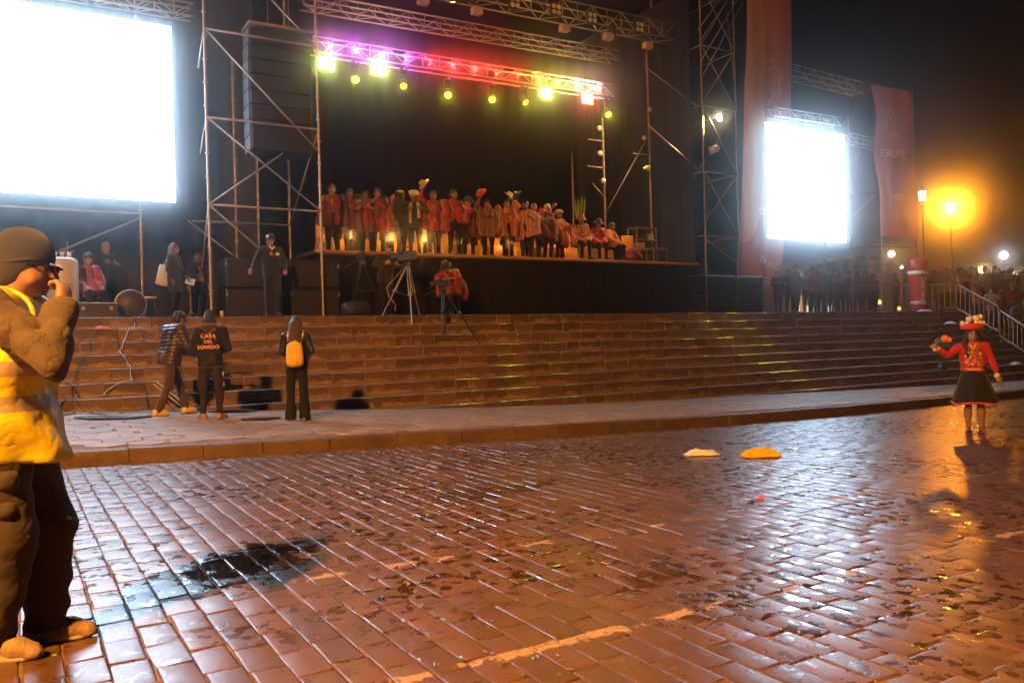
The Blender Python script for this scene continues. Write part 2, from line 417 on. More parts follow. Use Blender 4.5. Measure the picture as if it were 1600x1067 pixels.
# --- kerb
g = NT('kerb_stone', col=(.17, .13, .1)); P_ = g.pos()
orr = g.n('ObjectInfo').outputs['Random']
t_ = g.mix(g.ramp(g.noise(P_, 3.5, 6, .7), [(.42, (0, 0, 0)), (.66, (1, 1, 1))]), g.ramp(orr, [(0, (.062, .04, .029)), (1, (.098, .062, .044))]), (.14, .092, .062))
g.set(Base_Color=t_, Roughness=.6); g.bump(g.noise(P_, 26, 6, .7), .6, .014); M_KERB = g.m
kb = MB(); kb.grid(lambda u, v: (-14+74*u, kerb_y(-14+74*u)+.03+.2*v, road_z(-14+74*u)+.135), 120, 1)
kb.grid(lambda u, v: (-14+74*u, kerb_y(-14+74*u)+.03, road_z(-14+74*u)-.05+.185*v), 120, 1)
kerb = struct('kerb', kb, M_PJ)
x = -3.0; rk = random.Random(3)
while x < 30:
    L = rk.uniform(.62, .98); xa, xb = x+.006, x+L-.006; V = []
    jt = rk.uniform(-.008, .008); jz = rk.uniform(-.006, .006)
    for q in range(4):
        xx = xa+(xb-xa)*q/3; yk = kerb_y(xx); z = road_z(xx)
        e = .012
        for dy, dz in ((0, -.06), (.0, .155-e*1.6), (e, .155), (.2, .158), (.2, -.06)):
            V.append((xx, yk+dy+jt+rk.uniform(-.004, .004), z+dz+(jz if dz > 0 else 0)+rk.uniform(-.002, .002)))
    F = [(q*5+k, (q+1)*5+k, (q+1)*5+k+1, q*5+k+1) for q in range(3) for k in range(4)]+[(0, 1, 2, 3, 4), (19, 18, 17, 16, 15)]
    me = bpy.data.meshes.new('kerbstone'); c = ((xa+xb)/2, kerb_y((xa+xb)/2), road_z((xa+xb)/2))
    me.from_pydata([(a-c[0], b-c[1], d-c[2]) for a, b, d in V], [], F); o = link('kerbstone', me, M_KERB, kerb); o.location = c
    x += L

# --- the wide flight of stone steps
g = NT('step_stone', col=(.15, .11, .085)); P_ = g.pos(); sx_ = g.sep(P_); nrm = g.sep(g.n('NewGeometry').outputs['Normal'])
isl = g.n('NewGeometry').outputs['Random Per Island']; orr = g.n('ObjectInfo').outputs['Random']; rnd = g.math('FRACT', g.math('ADD', isl, orr))
tone = g.ramp(rnd, [(0, (.088, .053, .037)), (.5, (.125, .073, .05)), (1, (.17, .098, .064))])
fr = g.math('FRACT', g.math('MULTIPLY', g.math('SUBTRACT', STEP0_Z, sx_[2]), 1/RISE))
n1 = g.noise(P_, 5.5, 5, .65); n2 = g.noise(P_, 1.1, 3, .6)
sm = g.math('ADD', g.math('MULTIPLY', fr, .40), g.math('ADD', g.math('MULTIPLY', n1, .75), g.math('MULTIPLY', n2, .45)))
sm = g.ramp(sm, [(.86, (0, 0, 0)), (.93, (1, 1, 1))])
vert = g.math('LESS_THAN', nrm[2], .5); sm = g.math('MULTIPLY', sm, vert)
tone = g.mix(g.math('MULTIPLY', sm, .62), tone, (.42, .30, .19))
tone = g.mix(g.ramp(g.noise(P_, 11, 6, .7), [(.5, (0, 0, 0)), (.75, (.7, .7, .7))]), tone, (.06, .045, .036))
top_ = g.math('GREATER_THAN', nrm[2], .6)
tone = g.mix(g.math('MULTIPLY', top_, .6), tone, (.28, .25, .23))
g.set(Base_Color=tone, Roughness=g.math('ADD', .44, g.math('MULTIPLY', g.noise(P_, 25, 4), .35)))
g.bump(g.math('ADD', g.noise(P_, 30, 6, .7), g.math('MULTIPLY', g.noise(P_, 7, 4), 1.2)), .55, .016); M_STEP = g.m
g = NT('step_mortar', col=(.25, .18, .12)); P_ = g.pos()
g.set(Base_Color=g.ramp(g.noise(P_, 8, 5), [(.3, (.15, .11, .075)), (.7, (.31, .23, .15))]), Roughness=.85); g.bump(g.noise(P_, 50, 5), .5, .01); M_SMORT = g.m
XS0, XS1 = -8.0, 62.0
prof = []
for k in range(NSTEP):
    y, z = STEP0_Y-TREAD*k+.012, STEP0_Z-RISE*k-.012
    prof += [(y, z), (y, z-RISE)]
P = [(XS0, y, z) for y, z in prof]+[(XS1, y, z) for y, z in prof]; n = len(prof)
back = [(XS0, STEP0_Y+.4, STEP0_Z-.012), (XS1, STEP0_Y+.4, STEP0_Z-.012)]
mb = MB(); mb.add(P+back, [(i+1, i, i+n, i+n+1) for i in range(n-1)]+[(0, 2*n, 2*n+1, n)])
steps = struct('stone_steps', mb, M_SMORT)
LENS = (.3, .38, .47, .58, .7, .85)
rb = random.Random(21); bmesh_var = {}
def block(L, k):
    rr = random.Random(int(L*1000)+k); mb = MB(); dpt = TREAD+.05
    mb.box((0, dpt/2, -RISE/2+.003), (L-.012, dpt, RISE-.012), bev=.012)
    mb.v = [(x+rr.uniform(-.004, .004), y+(rr.uniform(-.008, .006) if y < .1 else 0), z+rr.uniform(-.005, .003)) for x, y, z in mb.v]
    return mb
for L in LENS:
    for k in range(3): bmesh_var[L, k] = block(L, k)
blk = []
for k in range(NSTEP):
    x = XS0+rb.uniform(0, .5)
    while x < 44:
        L = rb.choice(LENS) if x < 20 else rb.choice(LENS[2:])
        zt, yt = STEP0_Z-RISE*k, STEP0_Y-TREAD*k
        if zt > pav_z(x+L/2, FOOT_Y)-.02: blk.append((x+L/2, yt+rb.uniform(-.007, .007), zt+rb.uniform(-.005, .003), L, rb.randrange(3)))
        x += L
ba = np.array([b[:3] for b in blk]); bx, by, bz = project(ba)
ok = (bx > 110) & (bx < 1590)
sc = np.where(ok, np.array([b[3] for b in blk])/bz, 0); one = set(np.argsort(-sc)[:292].tolist())
meshes = {}; mb = MB()
for k, (x, y, z, L, vi) in enumerate(blk):
    if k in one:
        if (L, vi) not in meshes: meshes[L, vi] = bmesh_var[L, vi].mesh('stone_block')
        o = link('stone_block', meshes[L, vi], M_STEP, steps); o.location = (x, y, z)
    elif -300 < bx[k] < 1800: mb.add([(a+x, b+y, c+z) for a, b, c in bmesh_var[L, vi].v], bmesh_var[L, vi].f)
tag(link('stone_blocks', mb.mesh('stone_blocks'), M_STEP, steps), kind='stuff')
# --- terrace the stage stands on
LZ = STEP0_Z
mb = MB(); mb.grid(lambda u, v: (XS0+70*u, STEP0_Y+TREAD+.03+60*v, LZ-.006), 10, 10)
terrace = struct('terrace', mb, mat('terrace_stone', (.17, .14, .115), .6, var=.35, vscale=3, bump=.3, bscale=20))
mb = MB(); mb.grid(lambda u, v: (XS0-30+30*u, STEP0_Y+70*v, LZ-.02), 2, 2); mb.grid(lambda u, v: (62+50*u, STEP0_Y-12+85*v, LZ-.02), 2, 2)
struct('terrace_outskirts', mb, M_EARTH)

# ------------------------------------------------------------------ thin haze, added to stand in for lens bloom round screens and lamps
def bloom_haze_box(density=.006, g_=.6):
    m = bpy.data.materials.new('bloom_haze'); m.use_nodes = True; nt = m.node_tree; nt.nodes.clear()
    v = nt.nodes.new('ShaderNodeVolumePrincipled'); v.inputs['Color'].default_value = (.86, .88, .9, 1)
    v.inputs['Density'].default_value = density; v.inputs['Anisotropy'].default_value = g_
    o = nt.nodes.new('ShaderNodeOutputMaterial'); nt.links.new(v.outputs[0], o.inputs['Volume'])
    mb = MB().box((40, 32, 5.5), (166, 130, 20)); o = link('bloom_haze', mb.mesh('bloom_haze'), m); o['kind'] = 'stuff'
    return o
# ================================================================== STREET LAMPS, SCREENS, STAGE
M_STEEL = mat('rusty_galvanised_steel', (.30, .255, .23), .5, .35, var=.45, vscale=5)
M_ALU = mat('truss_aluminium', (.62, .61, .6), .38, .5)
M_BLACK = mat('black_cabinet', (.006, .0055, .0055), .55, bump=.25, bscale=90)
M_GRILLE = mat('speaker_grille', (.006, .0055, .0055), .6, .1, bump=.4, bscale=160)
M_DRAPE = mat('black_drape', (.0022, .0018, .0018), .9, spec=.15, var=.3, vscale=2)
M_RUB = mat('black_rubber', (.018, .017, .017), .6)
M_IRON = mat('dark_iron', (.03, .03, .032), .5, .4)
M_PALE = mat('pale_reflector', (.78, .7, .6), .35, .1)

# --- plaza lamp behind the photographer: the light that throws the orange shadows on the steps
def lantern(t, base, H, glass, arm=0.0):
    x, y, z = base
    p = MB(); p.lathe([(.16, 0), (.16, .12), (.11, .2), (.12, .75), (.075, .9), (.055, 1.1), (.045, H-.75), (.07, H-.72), (.035, H-.6)], (x, y, z), 12); part('post', p, M_IRON, t, True)
    q = MB(); q.lathe([(.12, H-.5), (.2, H), (.19, H+.01), (.11, H-.49)], (x, y, z), 8); part('glass', q, glass, t)
    q = MB(); q.lathe([(.23, H), (.2, H+.05), (.09, H+.18), (.03, H+.22), (.02, H+.32)], (x, y, z), 8); q2 = MB(); q2.lathe([(.13, H-.53), (.13, H-.5), (.06, H-.5), (.035, H-.6)], (x, y, z), 8); part('cap', q, M_IRON, t); part('collar', q2, M_IRON, t)
LAMP_A = Vector((-5.6, -.3, 8.2))
t = thing('street_lamp', 'tall iron sodium street lamp standing on the road behind the photographer', 'street lamp', (LAMP_A.x, LAMP_A.y, road_z(LAMP_A.x)))
lantern(t, t.location, 8.1-t.location.z, bright('sodium_glass', SODIUM, L_SODIUM_A))
LAMP_B = PX(1485, 325, 26)
t = thing('street_lamp', 'blazing sodium street lamp over the crowd, glowing orange in the haze', 'street lamp', (LAMP_B.x, LAMP_B.y, LZ))
lantern(t, t.location, LAMP_B.z-LZ+.2, bright('sodium_glow', (1.0, .31, .014), L_SODIUM_B))
p_ = PX(1441, 308, 25)
t = thing('street_lamp', 'pale lantern lamp between the far red banner and the blazing street lamp', 'street lamp', (p_.x, p_.y, LZ))
lantern(t, t.location, p_.z-LZ+.28, bright('warm_glass', (1, .72, .4), 7))

# --- LED screens
def led_screen(x0, x1, z0, z1, Y, label, strength):
    t = thing('led_screen', label, 'led screen', ((x0+x1)/2, Y+.1, z0), 'led screens beside the stage')
    d = MB().box(((x0+x1)/2, Y, (z0+z1)/2), (x1-x0, .02, z1-z0)); part('display', d, bright('screen_light', (.58, .78, 1.0), strength), t)
    b = MB()
    nx, nz = round((x1-x0)/.5), round((z1-z0)/.5)
    for i in range(nx):
        for j in range(nz): b.box((x0+(i+.5)*(x1-x0)/nx, Y+.09, z0+(j+.5)*(z1-z0)/nz), ((x1-x0)/nx-.01, .12, (z1-z0)/nz-.01))
    part('cabinet', b, M_BLACK, t)
    return t
led_screen(-2.3, 3.28, 4.62, 8.62, 20.0, 'large white glowing screen beside the loudspeaker tower at the left end of the stage', L_SCREEN)
led_screen(22.85, 27.1, 4.63, 8.70, 20.0, 'smaller white glowing screen behind the long red banner right of the stage', L_SCREEN*.9)

# --- trusses
def truss(label, p0, p1, w=.38, h=.38, bay=.42, m=None, name='truss', group=None, faces=('front', 'back', 'bottom')):
    m = m or M_ALU; p0, p1 = Vector(p0), Vector(p1); t = thing(name, label, 'truss', p0, group)
    d = (p1-p0); L = d.length; u = d/L; up = Vector((0, 0, 1)); side = u.cross(up).normalized(); up = side.cross(u)
    off = {k: side*(a*w/2)+up*(b*h/2) for k, a, b in (('fb', 1, -1), ('ft', 1, 1), ('bb', -1, -1), ('bt', -1, 1))}
    cm = MB().bar((0, 0, 0), d, .025, 8).mesh('chord', smooth=True); cm.materials.append(m)
    for k in off: o = link('chord', cm, m, t); o.location = off[k]
    n = max(2, int(round(L/bay))); cache = {}
    def bar(a, b):
        v = b-a; key = (round(v.x, 3), round(v.y, 3), round(v.z, 3))
        if key not in cache:
            me = MB().bar((0, 0, 0), v, .013, 6).mesh('brace', smooth=True); me.materials.append(m); cache[key] = me
        o = link('brace', cache[key], m, t); o.location = a
    for lo, hi, f in (('fb', 'ft', 'front'), ('bb', 'bt', 'back'), ('bb', 'fb', 'bottom')):
        if f not in faces: continue
        for i in range(n):
            a, b = u*(L*i/n), u*(L*(i+1)/n)
            if i % 2: bar(off[lo]+a, off[hi]+b)
            else: bar(off[hi]+a, off[lo]+b)
            if f == 'front': bar(off[lo]+a, off[hi]+a)
    return t
ZT = PX(740, 114, 23.2).z
truss('brightly lit aluminium truss across the back of the stage, purple to yellow', (7.6, 23.2, ZT), (18.5, 23.2, ZT+.12), .4, .42, .56, faces=('front',))
truss('dim reddish truss above and in front of the brightly lit truss', (6.9, 21.8, PX(520, 12, 21.8).z), (17.6, 21.8, PX(960, 92, 21.8).z+.05), .4, .34, .5)
truss('roof truss at the top carrying the four-cell blinder lights', (6.4, 20.2, PX(950, 40, 20.2).z-.02), (18.65, 20.2, PX(1050, 55, 20.2).z), .5, .5, .55)
truss('orange tinted far truss between the long red banner and the second banner', PX(1180, 100, 24), PX(1341, 140, 24), .5, .5, .55)
truss('short bluish truss across the top of the right hand screen', PX(1205, 176, 19.9), PX(1308, 192, 19.9), .34, .3, .4)
truss('short truss between the right hand screen and the far red banner', PX(1322, 216, 20.5), PX(1372, 228, 20.5), .34, .34, .4, faces=('front', 'bottom'))
truss('truss hanging over the top edge of the large left screen', PX(40, -24, 20.3), PX(300, 20, 20.3), .34, .3, .4)

# --- wash lights inside the lit truss
NW = 13
def wash_color(f):
    tab = [(0, (1, .12, .1)), (.06, (.75, .10, 1)), (.26, (.8, .08, .95)), (.32, (1, .03, .05)), (.66, (1, .06, .02)), (.74, (1, .5, .05)), (.86, (.95, .75, .12)), (.93, (1, .6, .5)), (1, (1, .42, .42))]
    for (a, ca), (b, cb) in zip(tab, tab[1:]):
        if f <= b:
            k = (f-a)/(b-a); return tuple(x+(y-x)*k for x, y in zip(ca, cb))
for i in range(NW):
    f = (i+.5)/NW; x = 7.75+10.5*f; c = wash_color(f); P = Vector((x, 23.2, ZT+.12*f-.1))
    hue = 'purple' if f < .3 else 'red' if f < .68 else 'amber' if f < .88 else 'pink'
    nth = {'purple': 'ordinal'}
    t = thing('wash_light', ['red wash light at the left end of the lit truss', 'leftmost purple wash light inside the lit truss', 'second purple wash light from the left inside the lit truss', 'rightmost purple wash light inside the lit truss', 'leftmost red wash light right of the purple stretch of lit truss', 'second red wash light right of the purple stretch of lit truss', 'red wash light in the middle of the lit truss', 'red wash light just right of the middle of the lit truss', 'rightmost red wash light inside the lit truss', 'left one of the two amber wash lights inside the lit truss', 'right one of the two amber wash lights inside the lit truss', 'left one of the two pink wash lights inside the lit truss', 'pink wash light at the right end of the lit truss'][i], 'stage light', P-Vector((0, 0, .09)), f'{hue} wash lights inside the lit truss')
    b = MB().lathe([(.05, -.09), (.075, -.07), (.075, .05), (.06, .07)], P, 10); part('housing', b, M_RUB, t)
    e = MB().lathe([(.055, .072), (.05, .085), (.01, .09)], P, 10); part('lens', e, bright('wash_'+hue+str(i), c, 30), t)
    lamp('wash', P+Vector((0, -.02, .16)), P_WASH*(1.15 if hue != 'amber' else .8), c, t, radius=.05)
# --- flood panels under the truss
def flood(px, py, Y, col, label, w=.46, h=.33, strength=30, power=60):
    P = PX(px, py, Y); t = thing('flood_light', label, 'stage light', P, 'flood lights hung below the lit truss')
    b = MB().box(P+Vector((0, .09, 0)), (w+.06, .14, h+.06), bev=.02); part('housing', b, M_RUB, t)
    b = MB().box(P, (w, .02, h)); part('panel', b, bright('flood_%d' % px, col, strength), t)
    y_ = MB(); y_.bar(P+Vector((-w/2-.04, .09, 0)), P+Vector((-w/2-.04, .09, h*.75)), .014, 6); y_.bar(P+Vector((w/2+.04, .09, 0)), P+Vector((w/2+.04, .09, h*.75)), .014, 6)
    y_.bar(P+Vector((-w/2-.04, .09, h*.75)), P+Vector((w/2+.04, .09, h*.75)), .014, 6); y_.bar(P+Vector((0, .09, h*.75)), P+Vector((0, .09, h*.75+.4)), .014, 6); part('yoke', y_, M_RUB, t)
    lamp('flood', P+Vector((0, -.06, 0)), power, col, t, 'SPOT', .12, P+Vector((.5, -5, -6.5)), 130, .6)
YG = (.82, 1.0, .16)
flood(510, 100, 23, YG, 'bright yellow green flood light by the left scaffold post', power=P_FLOOD)
flood(592, 108, 23, YG, 'bright yellow green flood light under the purple stretch of truss', power=P_FLOOD)
flood(853, 146, 23, (.95, .95, .14), 'bright yellow flood light under the yellow stretch of truss', power=P_FLOOD)
flood(918, 155, 23, (1, .12, .04), 'red flood light glowing at the right end of the lit truss', power=P_FLOOD*.9)
# --- moving heads: yellow dots, each aimed where the photograph shows its beam fall
heads = [((555, 122), 'leftmost of the hanging yellow moving heads, between two flood lights', None), ((630, 132), 'dim yellow moving head just right of the second flood light', None),
         ((700, 146), 'yellow moving head under the red truss, third from the left', (720, 566)), ((769, 153), 'yellow moving head under the orange truss near mid stage', (800, 588)),
         ((818, 157), 'dim yellow moving head close to the yellow flood light', (1170, 565)), ((948, 176), 'rightmost yellow moving head below the end of the truss', (1215, 590))]
for (px, py), lab, aim in heads:
    P = PX(px, py, 23.4); t = thing('moving_head', lab, 'stage light', P+Vector((0, 0, .42)), 'moving head lights hung below the lit truss')
    b = MB().box(P+Vector((0, 0, .42)), (.26, .22, .1), bev=.02); part('base', b, M_RUB, t)
    part('yoke_arm', MB().box(P+Vector((-.13, 0, .18)), (.03, .07, .4)), M_RUB, t); part('yoke_arm', MB().box(P+Vector((.13, 0, .18)), (.03, .07, .4)), M_RUB, t)
    tgt = GR(*aim, .0) if False else (PX(aim[0], aim[1], STEP0_Y-1.6) if aim else P+Vector((-2, -6, -6)))
    rot = (tgt-P).to_track_quat('Z', 'Y').to_matrix()
    b = MB().lathe([(.05, -.2), (.1, -.16), (.12, 0), (.13, .12)], P, 12, rot); part('head', b, M_RUB, t, True)
    b = MB().lathe([(.105, .125), (.1, .14), (.02, .15)], P, 12, rot); part('lens', b, bright('head_lens' if 'dim' not in lab else 'head_lens_dim', (1, .93, .02), 16 if 'dim' not in lab else 3), t)
    b = MB().lathe([(.02, 0), (.02, .01)], P+Vector((0, -.12, .43)), 6); part('indicator', b, bright('indicator', (.8, .6, 1), 3), t)
    lamp('glow', P+rot @ Vector((0, 0, .22)), 5, (.9, .95, .1), t, radius=.06)
    if aim:
        for k, (da, db, pw, an) in enumerate(((0, 0, 1, 4.2), (1.5, .25, .7, 3.2), (-1.6, .3, .6, 2.6), (.9, -.8, .8, 3.4))):
            tg = tgt+Vector((da, db, db*.74)); lamp('gobo_beam', P+rot @ Vector((0, 0, .2)), P_GOBO*pw*(.16 if px < 800 else 1), (.85, 1, .04), t, 'SPOT', .015, tg, an, .3)
# --- blinders on the roof truss, boxes hanging under it
for k, (px, py) in enumerate(((734, -8), (805, 4), (870, 15), (926, 28), (1000, 43))):
    P = PX(px, py, 19.85); t = thing('blinder_light', ['leftmost four-cell blinder light on the roof truss, cut by the frame', 'four-cell blinder light second from the left on the roof truss', 'middle four-cell blinder light on the roof truss', 'four-cell blinder light second from the right on the roof truss', 'four-cell blinder light nearest the right end of the roof truss'][k], 'stage light', P, 'blinder lights on the roof truss')
    b = MB().box(P+Vector((0, .06, 0)), (.36, .1, .36), bev=.02); part('housing', b, M_RUB, t)
    for a in (-1, 1):
        for c in (-1, 1):
            part('reflector', MB().lathe([(.075, 0), (.07, .015), (.05, .03), (.02, .035)], P+Vector((a*.085, 0, c*.085)), 12, Matrix.Rotation(math.pi/2, 3, 'X')), M_PALE, t, True)
for k, (px, py) in enumerate(((661, 2), (745, 18), (882, 45), (950, 58), (1012, 72))):
    P = PX(px, py, 19.9); t = thing('par_light', ['pale box light hanging near the top left of the roof truss', 'pale box light second from the left under the roof truss', 'pale box light under the middle of the roof truss', 'pale box light right of the middle under the roof truss', 'pale box light under the right end of the roof truss'][k], 'stage light', P, 'pale box lights under the roof truss')
    b = MB().box(P, (.3, .22, .2), bev=.02); part('housing', b, mat('tan_housing', (.5, .4, .32), .5), t)
    y_ = MB(); y_.bar(P+Vector((0, .05, .1)), P+Vector((0, .05, .34)), .014, 6); part('hanger', y_, M_RUB, t)

# --- stage
SX0, SX1, SZ = 6.5, 19.5, PX(800, 401, 20).z
t = thing('stage', 'black skirted open air stage with a worn wooden front edge', 'stage', (13, 23.5, LZ))
d = MB().box(((SX0+SX1)/2, 23.6, SZ-.05), (SX1-SX0, 7.2, .1)); part('deck', d, mat('stage_ply', (.10, .065, .04), .55, var=.35, vscale=4), t)
tr = MB().box(((SX0+SX1)/2, 19.985, SZ-.03), (SX1-SX0+.01, .03, .065), bev=.006); part('edge_board', tr, mat('edge_wood', (.42, .25, .13), .5, var=.3, vscale=9), t)
def drape_fn(x0, x1, z0, z1, Y, amp=.04, fr=9.0, axis='X', seed=0.0):
    def f(u, v):
        s = x0+(x1-x0)*u; w = amp*(math.sin(s*fr+seed)+.6*math.sin(s*fr*2.3+1+seed)+.3*math.sin(v*4+s))
        return (s, Y+w, z0+(z1-z0)*v) if axis == 'X' else (Y+w, s, z0+(z1-z0)*v)
    return f
sk = MB().grid(drape_fn(SX0, SX1, LZ, SZ-.11, 20.06, .018, 7), 260, 2); part('skirt', sk, mat('stage_skirt', (.013, .009, .008), .9, spec=.2), t, True)
sk = MB().grid(drape_fn(20.1, 27, LZ, SZ-.11, SX1-.02, .018, 7, 'Y'), 100, 2); part('side_skirt', sk, mat('stage_skirt'), t, True)
def curtain(label, fn, nu, nv=2, m=None):
    o = link('curtain', MB().grid(fn, nu, nv).mesh('curtain', smooth=True), m or M_DRAPE); tag(o, label, 'curtain'); return o
curtain('black backdrop curtain hung across the back of the stage', drape_fn(5.4, 21, SZ, 12.6, 26.8, .03, 5), 300)
curtain('dark brown side curtain closing the right of the stage', drape_fn(20.3, 26.9, LZ, 12.9, 19.62, .05, 6, 'Y'), 140, 2, mat('brown_drape', (.008, .0055, .005), .9, var=.3, vscale=2))
curtain('black side curtain closing the left of the stage behind the loudspeaker tower', drape_fn(21.4, 26.9, LZ, 12.6, 6.35, .05, 6, 'Y'), 140)
curtain('dusky curtain hung behind the left screen and the musicians', drape_fn(-12, 6.3, LZ, 13.4, 24.6, .06, 5), 260, 2, mat('blue_drape', (.04, .037, .04), .9, var=.3, vscale=2))
rf_ = MB().box((13, 23.5, 13.3), (14, 8, .05)); o = link('canopy', rf_.mesh('canopy'), M_DRAPE); tag(o, 'black canopy roof high over the stage', 'canopy')

# --- scaffolding
def scaffold(label, bars, posts, loc, m=None, group='scaffold towers'):
    t = thing('scaffold_tower', label, 'scaffold', loc, group)
    for (a, b) in posts:
        p = MB().bar(a, b, .03, 8); a, b = Vector(a), Vector(b); n = int((b-a).length/.5)
        for i in range(1, n): p.lathe([(.03, -.015), (.055, -.012), (.055, .012), (.03, .015)], a+(b-a)*(i/n), 8)
        part('post', p, m or M_STEEL, t, False)
    for kind, a, b in bars:
        part(kind, MB().bar(a, b, .026 if kind == 'ledger' else .022, 7), m or M_STEEL, t, True)
    return t
def pb(kind, a, b, Y): return (kind, PX(*a, Y), PX(*b, Y))
Yf, Yb = 18.7, 21.2
fl, fr = PX(323, 200, Yf).x, PX(497.5, 200, Yf).x
bars = []
zs = [PX(323, y, Yf).z for y in (320, 183, 45)]; zs.append(zs[-1]+(zs[-1]-zs[-2])); zs.insert(0, zs[0]-(zs[1]-zs[0]))
for i, z in enumerate(zs[1:]):
    bars.append(('ledger', (fl, Yf, z), (fr, Yf, z)))
mx_ = (fl+fr)/2
bars += [('brace', (fl, Yf-.03, zs[3]), (fr, Yf-.03, zs[2]-.55)), ('brace', (fl, Yf-.03, zs[2]), (fr, Yf-.03, zs[1])), ('brace', (fl, Yf-.06, zs[1]), PX(442, 240, Yf-.06)),
         ('brace', (fl, Yf-.03, zs[1]), PX(402, 386, Yf-.03)), ('brace', PX(418, -6, Yf-.03), PX(496, 75, Yf-.03)),
         ('brace', (fl, Yf, zs[3]), (fl, Yf+.75, zs[3]-.65)), ('brace', (fl, Yf, zs[2]), (fl, Yf+.75, zs[2]-.65)), ('brace', (fl, Yf, zs[1]), (fl, Yf+.95, zs[0]+.6)),
         ('brace', (fr, Yf, zs[2]), (fr, Yb, zs[1])), ('brace', (fl, Yb, zs[1]), (fr, Yb, zs[0])),
         ('ledger', PX(300, 345, Yb), PX(452, 352, Yb))]
posts = [((x, y, LZ), (x, y, 13.2)) for x, y in ((fl, Yf), (fr, Yf), (fr, Yb))]+[((mx_+.45, Yb, LZ), (mx_+.45, Yb, 7.2)), ((mx_-.1, Yb, LZ), (mx_-.1, Yb, 8.5))]
scaffold('rusty lit scaffold tower holding the hanging loudspeakers left of the stage', bars, posts, (mx_, Yf, LZ))
# tower right of the stage
bars = []
Y1, Y2 = 20.0, 22.4; xl, xr = PX(1098, 200, Y1).x, PX(1150, 200, Y1).x
zz = [LZ+1.95*k for k in range(6)]
zz = [PX(1100, y, Y1).z for y in (368, 268, 165, 72, -25)]
for z in zz:
    for y in (Y1, Y2): bars.append(('ledger', (xl, y, z), (xr, y, z)))
    for x in (xl, xr): bars.append(('ledger', (x, Y1, z), (x, Y2, z)))
for a, b in zip(zz[:-1], zz[1:]):
    bars += [('brace', (xl, Y1-.03, b), (xr, Y1-.03, a)), ('brace', (xr, Y2, b), (xl, Y2, a)), ('brace', (xr, Y1, b), (xr, Y2, a))]
bars += [pb('brace', (1101, 372), (1152, 412), Y1-.04), pb('brace', (1140, -4), (1093, 66), Y1-.05), pb('brace', (1155, -4), (1096, 95), Y1-.05), pb('brace', (1128, -4), (1090, 48), Y1-.05), pb('brace', (1166, -4), (1098, 118), Y1-.05), pb('brace', (1136, 20), (1152, 172), Y1+.2)]
posts = [((x, y, LZ), (x, y, 13.6)) for x in (xl, xr) for y in (Y1, Y2)]
scaffold('scaffold tower with crossed braces between the stage and the long red banner', bars, posts, (xl, Y1, LZ))
# frame inside the stage, right
Yi = 21.6; bars = [pb('brace', (1012, 108), (1090, 167), Yi-1.2), pb('brace', (1012, 195), (1094, 268), Yi-1.2), pb('brace', (948, 330), (1008, 222), Yi), pb('ledger', (990, 240), (1016, 243), Yi), pb('ledger', (918, 260), (944, 263), Yi), pb('ledger', (918, 218), (944, 221), Yi), pb('brace', (926, 287), (942, 306), Yi)]
posts = [((PX(1012, 108, Yi).x, Yi, SZ), PX(1010, 60, Yi)), ((PX(943, 230, Yi).x, Yi, SZ), PX(941, 185, Yi)), ((PX(895, 320, Yi+2).x, Yi+2, SZ), PX(894, 240, Yi+2))]
scaffold('bare pole frame with round lamps inside the right of the stage', bars, posts, (PX(943, 230, Yi).x, Yi, SZ))
for k, (px, py) in enumerate(((1015, 172), (1007, 216), (1013, 263), (937, 201), (938, 240), (943, 283))):
    P = PX(px, py, Yi-.14); t = thing('round_lamp', ['round pale lamp at the top of the right hand stage pole', 'round pale lamp in the middle of the right hand stage pole', 'round pale lamp at the bottom of the right hand stage pole', 'round pale lamp at the top of the left hand stage pole, half turned', 'round pale lamp in the middle of the left hand stage pole', 'round pale lamp at the bottom of the left hand stage pole'][k], 'stage light', P, 'round lamps on the two stage poles')
    R_ = Matrix.Rotation(math.pi/2+.08, 3, 'X')
    part('housing', MB().lathe([(.04, -.16), (.085, -.12), (.095, 0)], P, 14, R_), M_RUB, t, True); part('lens', MB().lathe([(.09, 0), (.085, .02), (.04, .035), (.01, .04)], P, 14, R_), M_PALE, t, True)
    part('clamp', MB().bar(P+Vector((0, .12, 0)), P+Vector((0, .16, .02)), .02, 6), M_STEEL, t)
# far red banner frame and screen support
Y3 = 19.6; xa, xb = PX(1378, 400, Y3).x, PX(1432, 400, Y3).x; xc = PX(1335, 300, 20.4).x; bars = []
zz = [PX(1380, y, Y3).z for y in (445, 415, 385, 300, 215, 140)]
for z in zz: bars += [('ledger', (xa, Y3, z), (xb, Y3, z)), ('ledger', (xc, 20.6, z), (xa, Y3, z))]
bars += [pb('brace', (1368, 305), (1337, 335), Y3), pb('brace', (1366, 222), (1335, 258), Y3), pb('brace', (1362, 140), (1320, 190), Y3), pb('brace', (1304, 408), (1325, 445), Y3+.4)]
bars += [pb('ledger', (1245, 452), (1372, 452), 20.6), pb('ledger', (1290, 402), (1340, 404), 20.6)]
posts = [((xa, Y3, LZ), (xa, Y3, PX(1365, 128, Y3).z)), ((xb, Y3, LZ), (xb, Y3, PX(1425, 140, Y3).z)), ((xc, 20.6, LZ), (xc, 20.6, 10.2)), ((PX(1291, 430, 20.6).x, 20.6, LZ), (PX(1291, 430, 20.6).x, 20.6, 4.7)), ((PX(1215, 430, 20.9).x, 20.9, LZ), (PX(1215, 430, 20.9).x, 20.9, 8.9))]
scaffold('scaffold frame under the right hand screen that carries the far red banner', bars, posts, (xa, Y3, LZ))
